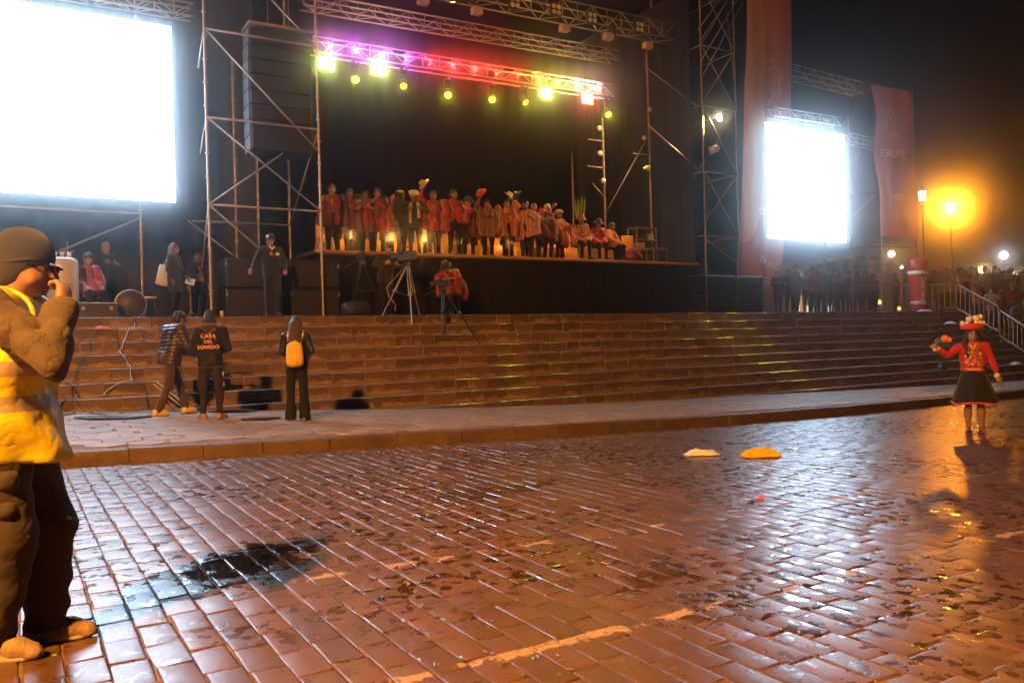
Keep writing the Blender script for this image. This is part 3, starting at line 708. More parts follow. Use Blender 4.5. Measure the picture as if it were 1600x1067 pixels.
# tall poles beside the left screen
posts = [((x, 20.5, LZ), (x, 20.5, 9.6)) for x in (-1.6, 2.6)]
scaffold('scaffold legs standing behind the large left screen', [('ledger', (-1.6, 20.5, 4.4), (2.6, 20.5, 4.4)), ('ledger', (-1.6, 20.5, 9.2), (2.6, 20.5, 9.2)), ('brace', (-1.6, 20.5, 2.2), (2.6, 20.5, 4.3))], posts, (-1.6, 20.5, LZ))

# --- side lamps on the right tower
P = PX(1127, 183, 19.8); t = thing('spot_light', 'lit warm spot light on the scaffold beside the long red banner', 'stage light', P)
aimv = Vector((12, 21, SZ+1.2)); rot = (aimv-P).to_track_quat('Z', 'Y').to_matrix()
part('housing', MB().lathe([(.09, -.3), (.13, -.26), (.14, 0), (.15, .08)], P, 14, rot), M_RUB, t, True); part('lens', MB().lathe([(.13, .07), (.12, .09), (.03, .11)], P, 14, rot), bright('spot_lens', (1, .8, .45), 60), t)
part('yoke', MB().bar(P+Vector((-.2, .1, 0)), P+Vector((.3, .2, -.05)), .02, 6), M_STEEL, t)
lamp('spot', P+rot @ Vector((0, 0, .16)), P_SPOT, (1, .62, .26), t, 'SPOT', .1, aimv, 58, .8)
P = PX(1112, 235, 19.8); t = thing('spot_light', 'unlit spot light below the lit one on the right scaffold', 'stage light', P); rot = Vector((-1, .4, -.4)).to_track_quat('Z', 'Y').to_matrix()
part('housing', MB().lathe([(.07, -.26), (.12, -.2), (.13, .06)], P, 14, rot), M_ALU, t, True); part('lens', MB().lathe([(.12, .05), (.05, .08)], P, 14, rot), M_PALE, t)
# front light hung on the roof truss washes the people on the stage
for k, (x, lab) in enumerate(((10.5, 'small front spot light hidden among the roof truss bars, left of centre'), (16.0, 'small front spot light hidden among the roof truss bars, right of centre'))):
    P = Vector((x, 19.9, 10.6)); aimv = Vector((x+1.6, 22.0, SZ+.7)); rot = (aimv-P).to_track_quat('Z', 'Y').to_matrix()
    t = thing('spot_light', lab, 'stage light', P)
    part('housing', MB().lathe([(.07, -.26), (.11, -.2), (.12, .06)], P, 12, rot), M_RUB, t, True); part('lens', MB().lathe([(.1, .05), (.04, .08)], P, 12, rot), bright('front_lens', (1, .5, .12), 10), t)
    lamp('front_wash', P+rot @ Vector((0, 0, .15)), P_FRONT[k], (1, .52, .19), t, 'SPOT', .1, aimv, 62, .9)

# --- line array and loudspeaker stacks
t = thing('line_array', 'tall hanging column of black loudspeaker cabinets inside the scaffold tower', 'loudspeaker', PX(432, 240, 19.4)+Vector((0, .2, 0)))
a_, b_ = PX(390, 40, 19.2), PX(386, 238, 19.2); n = 8
for k in range(n):
    z = a_.z+(b_.z-a_.z)*(k+.5)/n; hgt = (a_.z-b_.z)/n; tilt = .02+.012*k
    Mx = Matrix.Rotation(-tilt, 3, 'X'); yy = 19.25-.006*k*k
    part('cabinet', MB().box((a_.x+.72-.012*k, yy+.3, z), (1.44, .6, hgt-.02), bev=.03, rot=Mx), M_BLACK, t)
    part('grille', MB().box((a_.x+.72-.012*k, yy-.015, z), (1.36, .02, hgt-.07), rot=Mx), M_GRILLE, t)
    part('side_plate', MB().box((a_.x-.012*k-.012, yy+.3, z), (.02, .5, hgt-.05), rot=Mx), mat('grey_plate', (.2, .2, .21), .45, .5), t)
part('bumper', MB().box((a_.x+.72, 19.5, a_.z+.07), (1.5, .7, .07)).bar((a_.x+.5, 19.5, a_.z+.1), (a_.x+.5, 19.5, 13), .01, 6).bar((a_.x+1.0, 19.5, a_.z+.1), (a_.x+1.0, 19.5, 13), .01, 6), M_STEEL, t)
def subwoofer(c, d, label, m=None):
    t = thing('subwoofer', label, 'loudspeaker', (c[0], c[1], c[2]-d[2]/2), 'bass loudspeakers at the foot of the stage')
    part('cabinet', MB().box(c, d, bev=.03), m or M_BLACK, t); part('grille', MB().box((c[0], c[1]-d[1]/2-.004, c[2]), (d[0]-.1, .016, d[2]-.1)), mat('sub_grille', (.014, .009, .008), .6, bump=.3, bscale=140), t)
    for sx in (-1, 1): part('handle', MB().box((c[0]+sx*(d[0]/2-.02), c[1]-d[1]/2-.02, c[2]+d[2]*.3), (.05, .03, .09), bev=.008), mat('brass_corner', (.3, .2, .11), .5, .4), t)
    part('foot', MB().box((c[0], c[1], c[2]-d[2]/2+.012), (d[0]*.8, d[1]*.8, .03)), M_RUB, t)
xs = [PX(p, 440, 18.9).x for p in (352, 442, 452, 531)]; zt, zm = PX(440, 405, 18.9).z, (PX(440, 405, 18.9).z+LZ)/2; hh = (zt-LZ)/2
for k, lab in enumerate(('upper black bass cabinet of the left pair, behind the leaning guard', 'lower black bass cabinet of the left pair, behind the guard', 'upper black bass cabinet beside the left corner of the stage', 'lower black bass cabinet beside the left corner of the stage')):
    x0, x1 = (xs[0], xs[1]) if k < 2 else (xs[2], xs[3]); subwoofer(((x0+x1)/2, 19.3, LZ+hh*(1.5 if k % 2 == 0 else .5)), (x1-x0-.02, .8, hh-.012), lab)
xs = [PX(p, 460, 19.0).x for p in (1103, 1150, 1152, 1193)]; hh = (PX(1170, 431, 19).z-LZ)/2
for k, lab in enumerate(('upper dark bass cabinet at the right end of the stage skirt', 'lower dark bass cabinet at the right end of the stage skirt', 'upper black bass cabinet in front of the foot of the long red banner', 'lower black bass cabinet in front of the foot of the long red banner')):
    x0, x1 = (xs[0], xs[1]) if k < 2 else (xs[2], xs[3]); subwoofer(((x0+x1)/2, 19.4, LZ+hh*(1.5 if k % 2 == 0 else .5)), (x1-x0-.02, .8, hh-.012), lab)

# --- banners
def text_mesh(s, size, name='lettering', space=1.0):
    cu = bpy.data.curves.new(name, 'FONT'); cu.body = s; cu.size = size; cu.align_x = 'CENTER'; cu.align_y = 'CENTER'; cu.space_character = space; cu.offset = size*.012
    o = bpy.data.objects.new(name, cu); C.objects.link(o); dg = bpy.context.evaluated_depsgraph_get()
    me = bpy.data.meshes.new_from_object(o.evaluated_get(dg)); bpy.data.objects.remove(o); bpy.data.curves.remove(cu); me.name = name
    return [v.co.copy() for v in me.vertices], [tuple(p.vertices) for p in me.polygons]
def text_on(fn, s, size, u0, v0, w, h, name='lettering', rot=0.0, lift=.012):
    """lay flat lettering on a surface fn(u,v); u0,v0 centre; w,h size of the surface in metres"""
    V, F = text_mesh(s, size, name); c, q = math.cos(rot), math.sin(rot); mb = MB(); out = []
    for p in V:
        x, z = p.x*c-p.y*q, p.x*q+p.y*c; a = fn(u0+x/w, v0+z/h); out.append((a[0], a[1]-lift, a[2]))
    return mb.add(out, F)
def banner_mat(name, base, kind):
    g = NT(name, col=base); b = g.b; uv = g.n('UVMap').outputs[0]; s = g.sep(uv); col = None
    if kind == 'long':
        # orange band down the left that swells to a curved edge at top and bottom
        top = g.math('SQRT', g.math('SUBTRACT', 1, g.math('POWER', g.math('MAXIMUM', g.math('DIVIDE', g.math('SUBTRACT', s[1], .80), .22), 0), 2), True))
        bot = g.math('SQRT', g.math('SUBTRACT', 1, g.math('POWER', g.math('MAXIMUM', g.math('DIVIDE', g.math('SUBTRACT', .30, s[1]), .20), 0), 2), True))
        edge = g.math('MULTIPLY', g.math('MINIMUM', top, bot), .43)
        edge = g.math('MULTIPLY', edge, g.math('GREATER_THAN', s[1], .10))
        m = g.math('LESS_THAN', s[0], edge); col = g.mix(m, base, (.95, .60, .32))
        cx, cy, rr, asp = .44, .655, .38, 4.6
    else: cx, cy, rr, asp, col = .47, .8, .2, 2.4, g.mix(0.0, base, base)
    dx = g.math('SUBTRACT', s[0], cx); dy = g.math('MULTIPLY', g.math('SUBTRACT', s[1], cy), asp)
    r_ = g.math('SQRT', g.math('ADD', g.math('MULTIPLY', dx, dx), g.math('MULTIPLY', dy, dy)))
    if kind == 'long':
        ang = g.math('ARCTAN2', dy, dx); q = g.math('DIVIDE', r_, rr)
        w = g.math('SINE', g.math('ADD', g.math('MULTIPLY', ang, 8), g.math('MULTIPLY', g.math('SINE', g.math('MULTIPLY', q, 20)), 1.6)))
        rings = g.math('GREATER_THAN', g.math('SINE', g.math('MULTIPLY', q, 26)), .3)
        pat = g.math('MULTIPLY', g.math('MAXIMUM', g.math('GREATER_THAN', w, .25), rings), g.math('LESS_THAN', q, 1))
        col = g.mix(g.math('MULTIPLY', pat, .6), col, (.85, .66, .6))
    else:
        dm = g.math('ADD', g.math('ABSOLUTE', dx), g.math('ABSOLUTE', g.math('MULTIPLY', dy, .72)))
        pat = g.math('MULTIPLY', g.math('LESS_THAN', dm, .2), g.math('GREATER_THAN', g.math('SINE', g.math('MULTIPLY', dm, 70)), -.1)); col = g.mix(g.math('MULTIPLY', pat, .7), col, (.85, .66, .6))
    g.set(Base_Color=col, Roughness=.7)
    tr = g.n('BsdfTranslucent'); g.link(col, tr.inputs['Color'])
    mx = g.n('MixShader'); mx.inputs[0].default_value = .3; out = g.nt.nodes['Material Output']
    g.link(b.outputs[0], mx.inputs[1]); g.link(tr.outputs[0], mx.inputs[2])
    tp = g.n('BsdfTransparent'); mx2 = g.n('MixShader'); mx2.inputs[0].default_value = .06; g.link(mx.outputs[0], mx2.inputs[1]); g.link(tp.outputs[0], mx2.inputs[2]); g.link(mx2.outputs[0], out.inputs[0])
    return g.m
def banner(name, label, fn, nu, nv, m, loc):
    t = thing(name, label, 'banner', loc, 'red banners')
    mb = MB().grid(fn, nu, nv); me = mb.mesh('cloth', t.location, True); uvl = me.uv_layers.new(name='UVMap'); k = 0
    for p in me.polygons:
        for li in p.loop_indices:
            vi = me.loops[li].vertex_index; uvl.data[li].uv = ((vi % (nu+1))/nu, (vi//(nu+1))/nv)
    link('cloth', me, m, t); return t
TL, TR_, BL, BR = PX(1167, -40, 20.45), PX(1239, -40, 20.45), PX(1149, 424, 20.35), PX(1205, 478, 20.35)
def ban1(u, v):
    l = BL.lerp(TL, v); r = Vector((BR+Vector((.35, 0, .25)))).lerp(TR_, v); p = l.lerp(r, u)
    bow = .35*math.sin(math.pi*v)*(.3+.2*u); p.x += .42*math.sin(math.pi*min(1, v*1.6))**1*(1-v)
    p.y += .05*math.sin(u*9+v*5)+.04*math.sin(u*21+v*3)*(1-v)+.08*math.sin(v*7)-bow*.3
    p.z -= .12*math.sin(math.pi*u)*(1-v)
    return tuple(p)
t = banner('long_banner', 'long red banner with an orange curved band hanging from the right scaffold tower', ban1, 16, 60, banner_mat('red_banner_long', (.74, .30, .29), 'long'), TL)
M_PINK = mat('pink_print', (.92, .8, .76), .7)
part('lettering', text_on(ban1, 'CUSCO', .3, .56, .235, 2.2, 9.9), M_PINK, t); part('lettering', text_on(ban1, 'EMUFEC', .3, .70, .09, 2.2, 9.9), M_PINK, t)
part('hanging_bar', MB().bar(TL+Vector((-.2, 0, .05)), TR_+Vector((.1, 0, .05)), .03, 8), M_STEEL, t)
c4 = [PX(1377, 369, 19.2), PX(1434, 372, 19.2), PX(1364, 134, 19.2), PX(1422, 144, 19.2)]
def ban2(u, v):
    p = c4[0].lerp(c4[1], u).lerp(c4[2].lerp(c4[3], u), v)
    p.y += .05*math.sin(u*7-v*9)+.045*math.sin(u*5+v*14)+.04*math.sin(u*17+v*2); p.x += .02*math.sin(v*11)
    return tuple(p)
t = banner('banner', 'shorter red banner with a pale emblem hanging near the blazing street lamp', ban2, 20, 46, banner_mat('red_banner', (.72, .29, .30), 'short'), c4[2])
part('lettering', text_on(ban2, 'EMUFEC', .42, .47, .555, 2.25, 5.7), M_PINK, t); part('lettering', text_on(ban2, 'CUSCO', .3, .47, .27, 2.25, 5.7), M_PINK, t)
part('lettering', text_on(ban2, 'CUSCO', .17, .47, .685, 2.25, 5.7), M_PINK, t)
part('hanging_bar', MB().bar(c4[2]+Vector((-.1, .03, .03)), c4[3]+Vector((.1, .03, .03)), .03, 8), M_STEEL, t)
# --- inflatable pillar
c = PX(1435, 486, 18.7); top = PX(1434, 404, 18.7).z
t = thing('inflatable_pillar', 'red inflatable pillar with white lettering standing at the head of the steps', 'inflatable pillar', (c.x, c.y, LZ))
pil = MB().lathe([(.2, 0), (.25, .05), (.26, .25), (.29, 1.0), (.34, 1.6), (.36, top-LZ-.12), (.31, top-LZ-.03), (.12, top-LZ)], (c.x, c.y, LZ), 20); M_INF = mat('red_vinyl', (.42, .03, .035), .4)
part('body', pil, M_INF, t, True)
mb = MB()
for z0, z1, r0 in ((1.42, 1.56, .328), (.35, .42, .272), (.3, .33, .268)): mb.lathe([(r0, z0), (r0+.012, z0), (r0+.022, z1), (r0, z1)], (c.x, c.y, LZ), 20)
part('white_band', mb, mat('white_vinyl', (.8, .8, .8), .5), t, True)
V, F = text_mesh('EMUFEC', .24); mb = MB(); out = []
for p in V:
    z = LZ+.88+p.x; a = -p.y/.3-math.pi/2-.35; rr = .255+.047*(z-LZ)+.03; out.append((c.x+rr*math.cos(a), c.y+rr*math.sin(a), z))
part('lettering', mb.add(out, F), mat('white_vinyl'), t)
# ================================================================== PEOPLE: one continuous skin per body, clothes and hair as children
def surfnet(f, org, h):
    s = f < 0; nx, ny, nz = f.shape
    cnt = np.zeros((nx-1, ny-1, nz-1), np.int8); off = [(a, b, c) for a in (0, 1) for b in (0, 1) for c in (0, 1)]
    for a, b, c in off: cnt += s[a:nx-1+a, b:ny-1+b, c:nz-1+c]
    act = (cnt > 0) & (cnt < 8); I, J, K = np.nonzero(act); idx = -np.ones(act.shape, np.int32); idx[I, J, K] = np.arange(len(I))
    val = {o: f[I+o[0], J+o[1], K+o[2]] for o in off}; acc = np.zeros((len(I), 3)); num = np.zeros(len(I))
    for o in off:
        for ax in range(3):
            if o[ax]: continue
            q = list(o); q[ax] = 1; q = tuple(q); a, b = val[o], val[q]; m = (a < 0) != (b < 0)
            t = np.where(m, a/np.where(m, a-b, 1), 0); p = np.tile(np.array(o, float), (len(I), 1)); p[:, ax] = t
            acc[m] += p[m]; num[m] += 1
    V = np.stack([I, J, K], 1)+acc/num[:, None]; V = V*h+np.array(org); F = []
    for ax in range(3):
        u, v = (ax+1) % 3, (ax+2) % 3; sl0 = [slice(None)]*3; sl1 = [slice(None)]*3; sl0[ax] = slice(0, -1); sl1[ax] = slice(1, None)
        a, b = s[tuple(sl0)], s[tuple(sl1)]; P = np.stack(np.nonzero(a != b), 1)
        P = P[(P[:, u] > 0) & (P[:, v] > 0) & (P[:, u] < f.shape[u]-1) & (P[:, v] < f.shape[v]-1)]
        if not len(P): continue
        inn = a[tuple(P.T)]
        def cell(du, dv):
            q = P.copy(); q[:, u] -= du; q[:, v] -= dv; return idx[tuple(q.T)]
        q = np.stack([cell(1, 1), cell(0, 1), cell(0, 0), cell(1, 0)], 1); q[~inn] = q[~inn][:, ::-1]; F.append(q)
    return V, np.concatenate(F)
def sdf_mesh(prims, h, name, disp=None, cuts=(), smooth_it=1, flat=False):
    """prims: ('c',a,b,ra,rb[,k]) round cone, ('e',c,(rx,ry,rz)[,k[,rot]]) ellipsoid; prefix '-' subtracts"""
    lo = np.array([9e9]*3); hi = -lo
    for p in prims:
        if p[0][0] == '-': continue
        if p[0] == 'c': pts = [np.array(p[1])-max(p[3], p[4]), np.array(p[1])+max(p[3], p[4]), np.array(p[2])-max(p[3], p[4]), np.array(p[2])+max(p[3], p[4])]
        else: m = max(p[2]); pts = [np.array(p[1])-m, np.array(p[1])+m]
        for q in pts: lo = np.minimum(lo, q); hi = np.maximum(hi, q)
    lo -= 3*h+.02; hi += 3*h+.02; n = np.ceil((hi-lo)/h).astype(int)+1
    ax = [lo[i]+h*np.arange(n[i]) for i in range(3)]; f = np.full(n, .5, np.float32)
    for p in prims:
        neg = p[0][0] == '-'; t = p[0][-1]
        if t == 'c':
            a, b, ra, rb = np.array(p[1], float), np.array(p[2], float), p[3], p[4]; k = p[5] if len(p) > 5 else .025
            mn = np.minimum(a-ra, b-rb); mx = np.maximum(a+ra, b+rb)
        else:
            c, r = np.array(p[1], float), np.array(p[2], float); k = p[3] if len(p) > 3 else .025; mn, mx = c-max(r), c+max(r)
        mg = .06+k; i0 = np.maximum(((mn-mg-lo)/h).astype(int), 0); i1 = np.minimum(((mx+mg-lo)/h).astype(int)+2, n)
        if np.any(i1 <= i0): continue
        X = ax[0][i0[0]:i1[0], None, None]; Y = ax[1][None, i0[1]:i1[1], None]; Z = ax[2][None, None, i0[2]:i1[2]]
        if t == 'c':
            d = b-a; L = d@d+1e-12; tt = np.clip(((X-a[0])*d[0]+(Y-a[1])*d[1]+(Z-a[2])*d[2])/L, 0, 1)
            g = np.sqrt((X-a[0]-tt*d[0])**2+(Y-a[1]-tt*d[1])**2+(Z-a[2]-tt*d[2])**2)-(ra+(rb-ra)*tt)
        else:
            x, y, z = X-c[0], Y-c[1], Z-c[2]
            if len(p) > 4:
                M = np.array(p[4]); x, y, z = (M[0][0]*x+M[1][0]*y+M[2][0]*z, M[0][1]*x+M[1][1]*y+M[2][1]*z, M[0][2]*x+M[1][2]*y+M[2][2]*z)
            q = np.sqrt((x/r[0])**2+(y/r[1])**2+(z/r[2])**2); q2 = np.sqrt((x/r[0]**2)**2+(y/r[1]**2)**2+(z/r[2]**2)**2)+1e-9
            g = q*(q-1)/q2
        sl = tuple(slice(i0[i], i1[i]) for i in range(3)); o = f[sl]
        if neg: g = -g; hh = np.clip(.5-.5*(o-g)/k, 0, 1); f[sl] = o*(1-hh)+g*hh+k*hh*(1-hh)
        else: hh = np.clip(.5+.5*(g-o)/k, 0, 1); f[sl] = g*(1-hh)+o*hh-k*hh*(1-hh)
    X, Y, Z = np.meshgrid(*ax, indexing='ij', sparse=True)
    if disp is not None: f = f+disp(X, Y, Z)
    for nrm, d in cuts: f = np.maximum(f, nrm[0]*X+nrm[1]*Y+nrm[2]*Z-d)
    f[0], f[-1], f[:, 0], f[:, -1], f[:, :, 0], f[:, :, -1] = (.5,)*6
    V, F = surfnet(f, lo, h)
    for _ in range(smooth_it):   # light relaxation
        s = np.zeros_like(V); c = np.zeros(len(V))
        for a, b in ((0, 1), (1, 2), (2, 3), (3, 0)):
            np.add.at(s, F[:, a], V[F[:, b]]); np.add.at(s, F[:, b], V[F[:, a]]); np.add.at(c, F[:, a], 1); np.add.at(c, F[:, b], 1)
        V = .5*V+.5*s/np.maximum(c, 1)[:, None]
    me = bpy.data.meshes.new(name); me.vertices.add(len(V)); me.vertices.foreach_set('co', V.astype(np.float32).ravel())
    me.loops.add(F.size); me.loops.foreach_set('vertex_index', F.astype(np.int32).ravel()); me.polygons.add(len(F))
    me.polygons.foreach_set('loop_start', np.arange(0, F.size, 4, dtype=np.int32)); me.update(calc_edges=True); me.validate()
    if not flat: me.shade_smooth()
    return me
def folds(amp, seed=0, fr=16.0, quilt=0.0, vert=1.0):
    r = np.random.RandomState(seed); ks = r.normal(0, 1, (6, 3)); ks /= np.linalg.norm(ks, axis=1)[:, None]; ks[:, 2] *= .55*vert; ph = r.uniform(0, 6.28, 6); fq = fr*r.uniform(.6, 1.9, 6)
    def d(X, Y, Z):
        s = 0
        for i in range(6): s = s+np.sin(fq[i]*(ks[i, 0]*X+ks[i, 1]*Y+ks[i, 2]*Z)+ph[i]+1.3*np.sin(fq[(i+1) % 6]*.5*(X+Z)))
        o = amp*s/2.2
        if quilt: o = o-quilt*np.abs(np.sin(Z*math.pi/.062+.35*np.sin(X*9)))
        return o
    return d
def v3(*a): return np.array(a, float)
def make_pose(**kw):
    J = dict(head=v3(0, -.015, 1.60), neck=v3(0, .015, 1.45), chest=v3(0, .0, 1.28), waist=v3(0, .0, 1.08), pelvis=v3(0, .0, .95),
             RS=v3(-.18, .01, 1.405), LS=v3(.18, .01, 1.405), RE=v3(-.235, .03, 1.13), LE=v3(.235, .03, 1.13), RW=v3(-.245, -.05, .89), LW=v3(.245, -.05, .89),
             RH=v3(-.09, 0, .92), LH=v3(.09, 0, .92), RK=v3(-.10, -.02, .5), LK=v3(.10, -.02, .5), RA=v3(-.105, .03, .085), LA=v3(.105, .03, .085),
             hyaw=0.0, hpitch=0.0, hroll=0.0, ryaw=.25, lyaw=-.25, rfist=0, lfist=0)
    up = {k: kw[k] for k in kw if k not in ('lean', 'twist', 'drop')}
    for k, v in up.items(): J[k] = np.array(v, float) if hasattr(v, '__len__') else v
    M = Matrix.Rotation(kw.get('twist', 0), 3, 'Z')
    if 'lean' in kw: M = Matrix.Rotation(kw['lean'][0], 3, 'X') @ Matrix.Rotation(kw['lean'][1], 3, 'Y') @ M   # + leans forward
    M = np.array(M); pv = J['pelvis']
    J['spine'] = M
    for k in ('head', 'neck', 'chest', 'waist', 'RS', 'LS'): J[k] = M @ (J[k]-pv)+pv
    for k in ('RE', 'LE', 'RW', 'LW'):
        if k not in up or kw.get('lean') is None: J[k] = M @ (J[k]-pv)+pv
    return J
def head_rot(J): return J['spine'] @ np.array(Matrix.Rotation(J['hyaw'], 3, 'Z') @ Matrix.Rotation(J['hpitch'], 3, 'X') @ Matrix.Rotation(J['hroll'], 3, 'Y'))
def hand_prims(w, e, s, fist, fat=1.0, thumb_side=1):
    d = w-e; d = d/np.linalg.norm(d); up = v3(0, -1, .25); side = np.cross(d, up); side /= np.linalg.norm(side)+1e-9; nrm = np.cross(side, d)
    P = [('c', w, w+d*.075, .026, .030, .02), ('c', w+side*.018, w+d*.08+side*.026, .018, .017, .015), ('c', w-side*.018, w+d*.08-side*.026, .018, .017, .015)]
    for i, (o, L) in enumerate(((-.032, .062), (-.011, .078), (.011, .072), (.031, .055))):
        a = w+d*.085+side*o; cu = .9 if fist else .28; m = a+(d*math.cos(cu*.6)+nrm*-math.sin(cu*.6)+side*o*2)*L*.5; q = m+(d*math.cos(cu*1.8)-nrm*math.sin(cu*1.8))*L*.5
        P += [('c', a, m, .0105*fat, .0098*fat, .006), ('c', m, q, .0098*fat, .0085*fat, .006)]
    a = w+d*.02+side*.028*thumb_side; m = a+d*.03+side*.026*thumb_side-nrm*.012; q = m+d*.03+(side*.002-nrm*.012)
    return P+[('c', a, m, .014*fat, .012*fat, .01), ('c', m, q, .0115*fat, .0095*fat, .006)]
def body_prims(J, fat=1.0, bare_legs=False, female=False):
    H = J['head']; R_ = head_rot(J)
    def h(x, y, z): return H+R_ @ v3(x, y, z)
    P = [('c', J['pelvis'], J['waist'], .10, .09, .03), ('c', J['waist'], J['chest'], .09, .10, .03), ('c', J['RS'], J['LS'], .05, .05, .03), ('c', J['chest'], J['neck'], .09, .06, .03)]
    for s in 'RL':
        P += [('c', J[s+'S'], J[s+'E'], .04, .032), ('c', J[s+'E'], J[s+'W'], .032, .025)]
        k = 1.12 if bare_legs else .6; cf = 1 if bare_legs else 0
        P += [('c', J[s+'H'], J[s+'K'], .082*k, .052*k), ('c', J[s+'K']+v3(0, .012, -.02), J[s+'A']+(J[s+'K']-J[s+'A'])*.55+v3(0, .022*cf, 0), .05*k, .056*k), ('c', J[s+'A']+(J[s+'K']-J[s+'A'])*.55+v3(0, .015*cf, 0), J[s+'A'], .05*k, .034*k)]
        yw = J['ryaw'] if s == 'R' else J['lyaw']; fd = v3(-math.sin(yw) if False else math.sin(-yw), -math.cos(yw), 0)
        P += [('c', J[s+'A']+v3(0, .02, -.045), J[s+'A']+fd*.14+v3(0, 0, -.055), .03, .026)]
        P += hand_prims(J[s+'W'], J[s+'E'], s, J['rfist'] if s == 'R' else J['lfist'], fat, 1 if s == 'R' else -1)
    ears = [] if J.get('noears') else [('e', h(-.078, .012, -.005), (.011, .020, .032), .008, R_), ('e', h(.078, .012, -.005), (.011, .020, .032), .008, R_)]
    P += ears+[('c', J['neck']-v3(0, 0, .03), h(0, .012, -.05), .058, .052, .02), ('e', h(0, .012, .022), (.076, .094, .100), .02, R_), ('e', h(0, -.022, -.030), (.062, .070, .082), .02, R_),
          ('c', h(0, -.045, -.07), h(0, -.062, -.088), .036, .024, .02), ('c', h(-.04, -.03, -.055), h(.04, -.03, -.055), .030, .030, .02),
          ('-e', h(-.031, -.094, .008), (.020, .014, .013), .012), ('-e', h(.031, -.094, .008), (.020, .014, .013), .012),
          ('c', h(0, -.084, .012), h(0, -.108, -.028), .009, .014, .012), ('c', h(-.014, -.092, -.032), h(.014, -.092, -.032), .009, .009, .008),
          ('e', h(0, -.086, -.053), (.024, .010, .006), .006, R_), ('e', h(0, -.084, -.063), (.021, .010, .0065), .005, R_)]
    return P
def ax_cut(J, z, flip=False):
    """plane across the spine at rest height z (keeps what is above)"""
    n = J['spine'] @ v3(0, 0, 1); p = J['pelvis']+J['spine'] @ (v3(0, 0, z)-v3(0, 0, .95)); s = 1 if flip else -1
    return (n*s, s*float(n@p))
def slant(cut, seed):
    n, d = np.array(cut[0], float), cut[1]; r = random.Random(seed*13+5); t = v3(r.uniform(-.55, .55), r.uniform(-.2, .2), 0); return (n+t, d)
def sole_mesh(J, s):
    a = J[s+'A']; yw = J['ryaw'] if s == 'R' else J['lyaw']; fd = v3(-math.sin(yw), -math.cos(yw), 0); z0 = a[2]-.085; mb = MB(); n = 22; P = []
    for z, g_ in ((0, .97), (.006, 1.02), (.026, 1.0)):
        for k in range(n):
            q = 2*math.pi*k/n; L = .135*math.cos(q); W = .044*math.sin(q)*(1+.12*math.cos(q)); p = a+fd*(.055+L*g_)+v3(-fd[1], fd[0], 0)*W*g_; P.append((p[0], p[1], z0+z))
    mb.add(P, [tuple(range(n-1, -1, -1)), tuple(2*n+k for k in range(n))]+[(i*n+k, i*n+(k+1) % n, (i+1)*n+(k+1) % n, (i+1)*n+k) for i in range(2) for k in range(n)]); return mb.mesh('sole')
def top_prims(J, bulk=1.0, sleeve=True, length=.80, chest=1.0, arms=1.0):
    M = J['spine']; pv = J['pelvis']
    def t(x, y, z): return pv+M @ (v3(x, y, z)-v3(0, 0, .95))
    b = bulk; P = []
    for sx in (-1, 1):
        P += [('c', t(sx*.085, .005, 1.335), t(sx*.08*chest, -.01, 1.2), .105*b, .112*b, .05), ('c', t(sx*.08*chest, -.01, 1.2), t(sx*.07, 0, .98), .112*b, .108*b, .05), ('c', t(sx*.07, 0, .98), t(sx*.08, 0, length-.1), .112*b, .118*b, .05)]
    P += [('c', J['RS']*.92+J['LS']*.08, J['LS']*.92+J['RS']*.08, .068*b, .068*b, .05), ('c', t(-.05, .015, 1.42), t(.05, .015, 1.42), .066, .066, .04)]
    if sleeve:
        for s in 'RL':
            S_, E_, W_ = J[s+'S'], J[s+'E'], J[s+'W']; a = arms*b
            P += [('c', S_, E_, .068*a, .054*a, .035), ('c', E_, W_-(W_-E_)*.04, .055*a, .042*a, .02)]
    return P
def leg_prims(J, bulk=1.0, flare=0.0):
    hb_ = min(bulk, 1.06); P = [('c', J['RH']+v3(.02, .01, .03), J['LH']+v3(-.02, .01, .03), .112*hb_, .112*hb_, .04), ('c', J['pelvis'], J['pelvis']+v3(0, 0, .1), .11, .105, .04), ('e', J['pelvis']+v3(0, .06, -.03), (.14, .09, .10), .04)]
    for s in 'RL':
        k, a = J[s+'K'], J[s+'A']
        P += [('c', J[s+'H'], k, .092*hb_, .072*bulk, .03), ('c', k, a+v3(0, 0, -.02), .066*bulk, (.052+flare)*bulk, .02)]
    return P
def shoe_mesh(J, s, h=.014, big=1.0):
    a = J[s+'A']; yw = J['ryaw'] if s == 'R' else J['lyaw']; fd = v3(-math.sin(yw), -math.cos(yw), 0); sd = v3(-fd[1], fd[0], 0); z0 = a[2]-.085
    def q(f, u, z): return v3(*(a+fd*f+sd*u)[:2], z0+z)
    P = [('c', q(-.045, 0, .045), q(.10, 0, .042), .044*big, .042*big, .03), ('c', q(.10, 0, .04), q(.165, .004, .034), .043*big, .030*big, .03), ('c', q(-.03, 0, .07), q(.02, 0, .085), .042*big, .04*big, .03), ('c', q(-.05, 0, .018), q(.17, 0, .018), .046*big, .036*big, .01)]
    return sdf_mesh(P, h, 'shoe', cuts=[((0, 0, -1), -(z0+.001))])
SKIN = mat('skin_warm', (.27, .15, .10), .48, var=.12, vscale=14, bump=.08, bscale=120); SKIN.node_tree.nodes['Principled BSDF'].inputs['Subsurface Weight'].default_value = .08
SKIN.node_tree.nodes['Principled BSDF'].inputs['Subsurface Radius'].default_value = (.02, .008, .004)
SKIN2 = mat('skin_tan', (.24, .13, .085), .5, var=.12, vscale=14)
HAIR = mat('black_hair', (.014, .011, .010), .42, var=.4, vscale=60, bump=.5, bscale=150)
def cloth(name, col=(.1, .1, .1), rough=.85, var=.22, bump=.35, sheen=.15, bscale=70): return mat(name, col, rough, var=var, vscale=10, bump=bump, bscale=bscale, sheen=sheen)
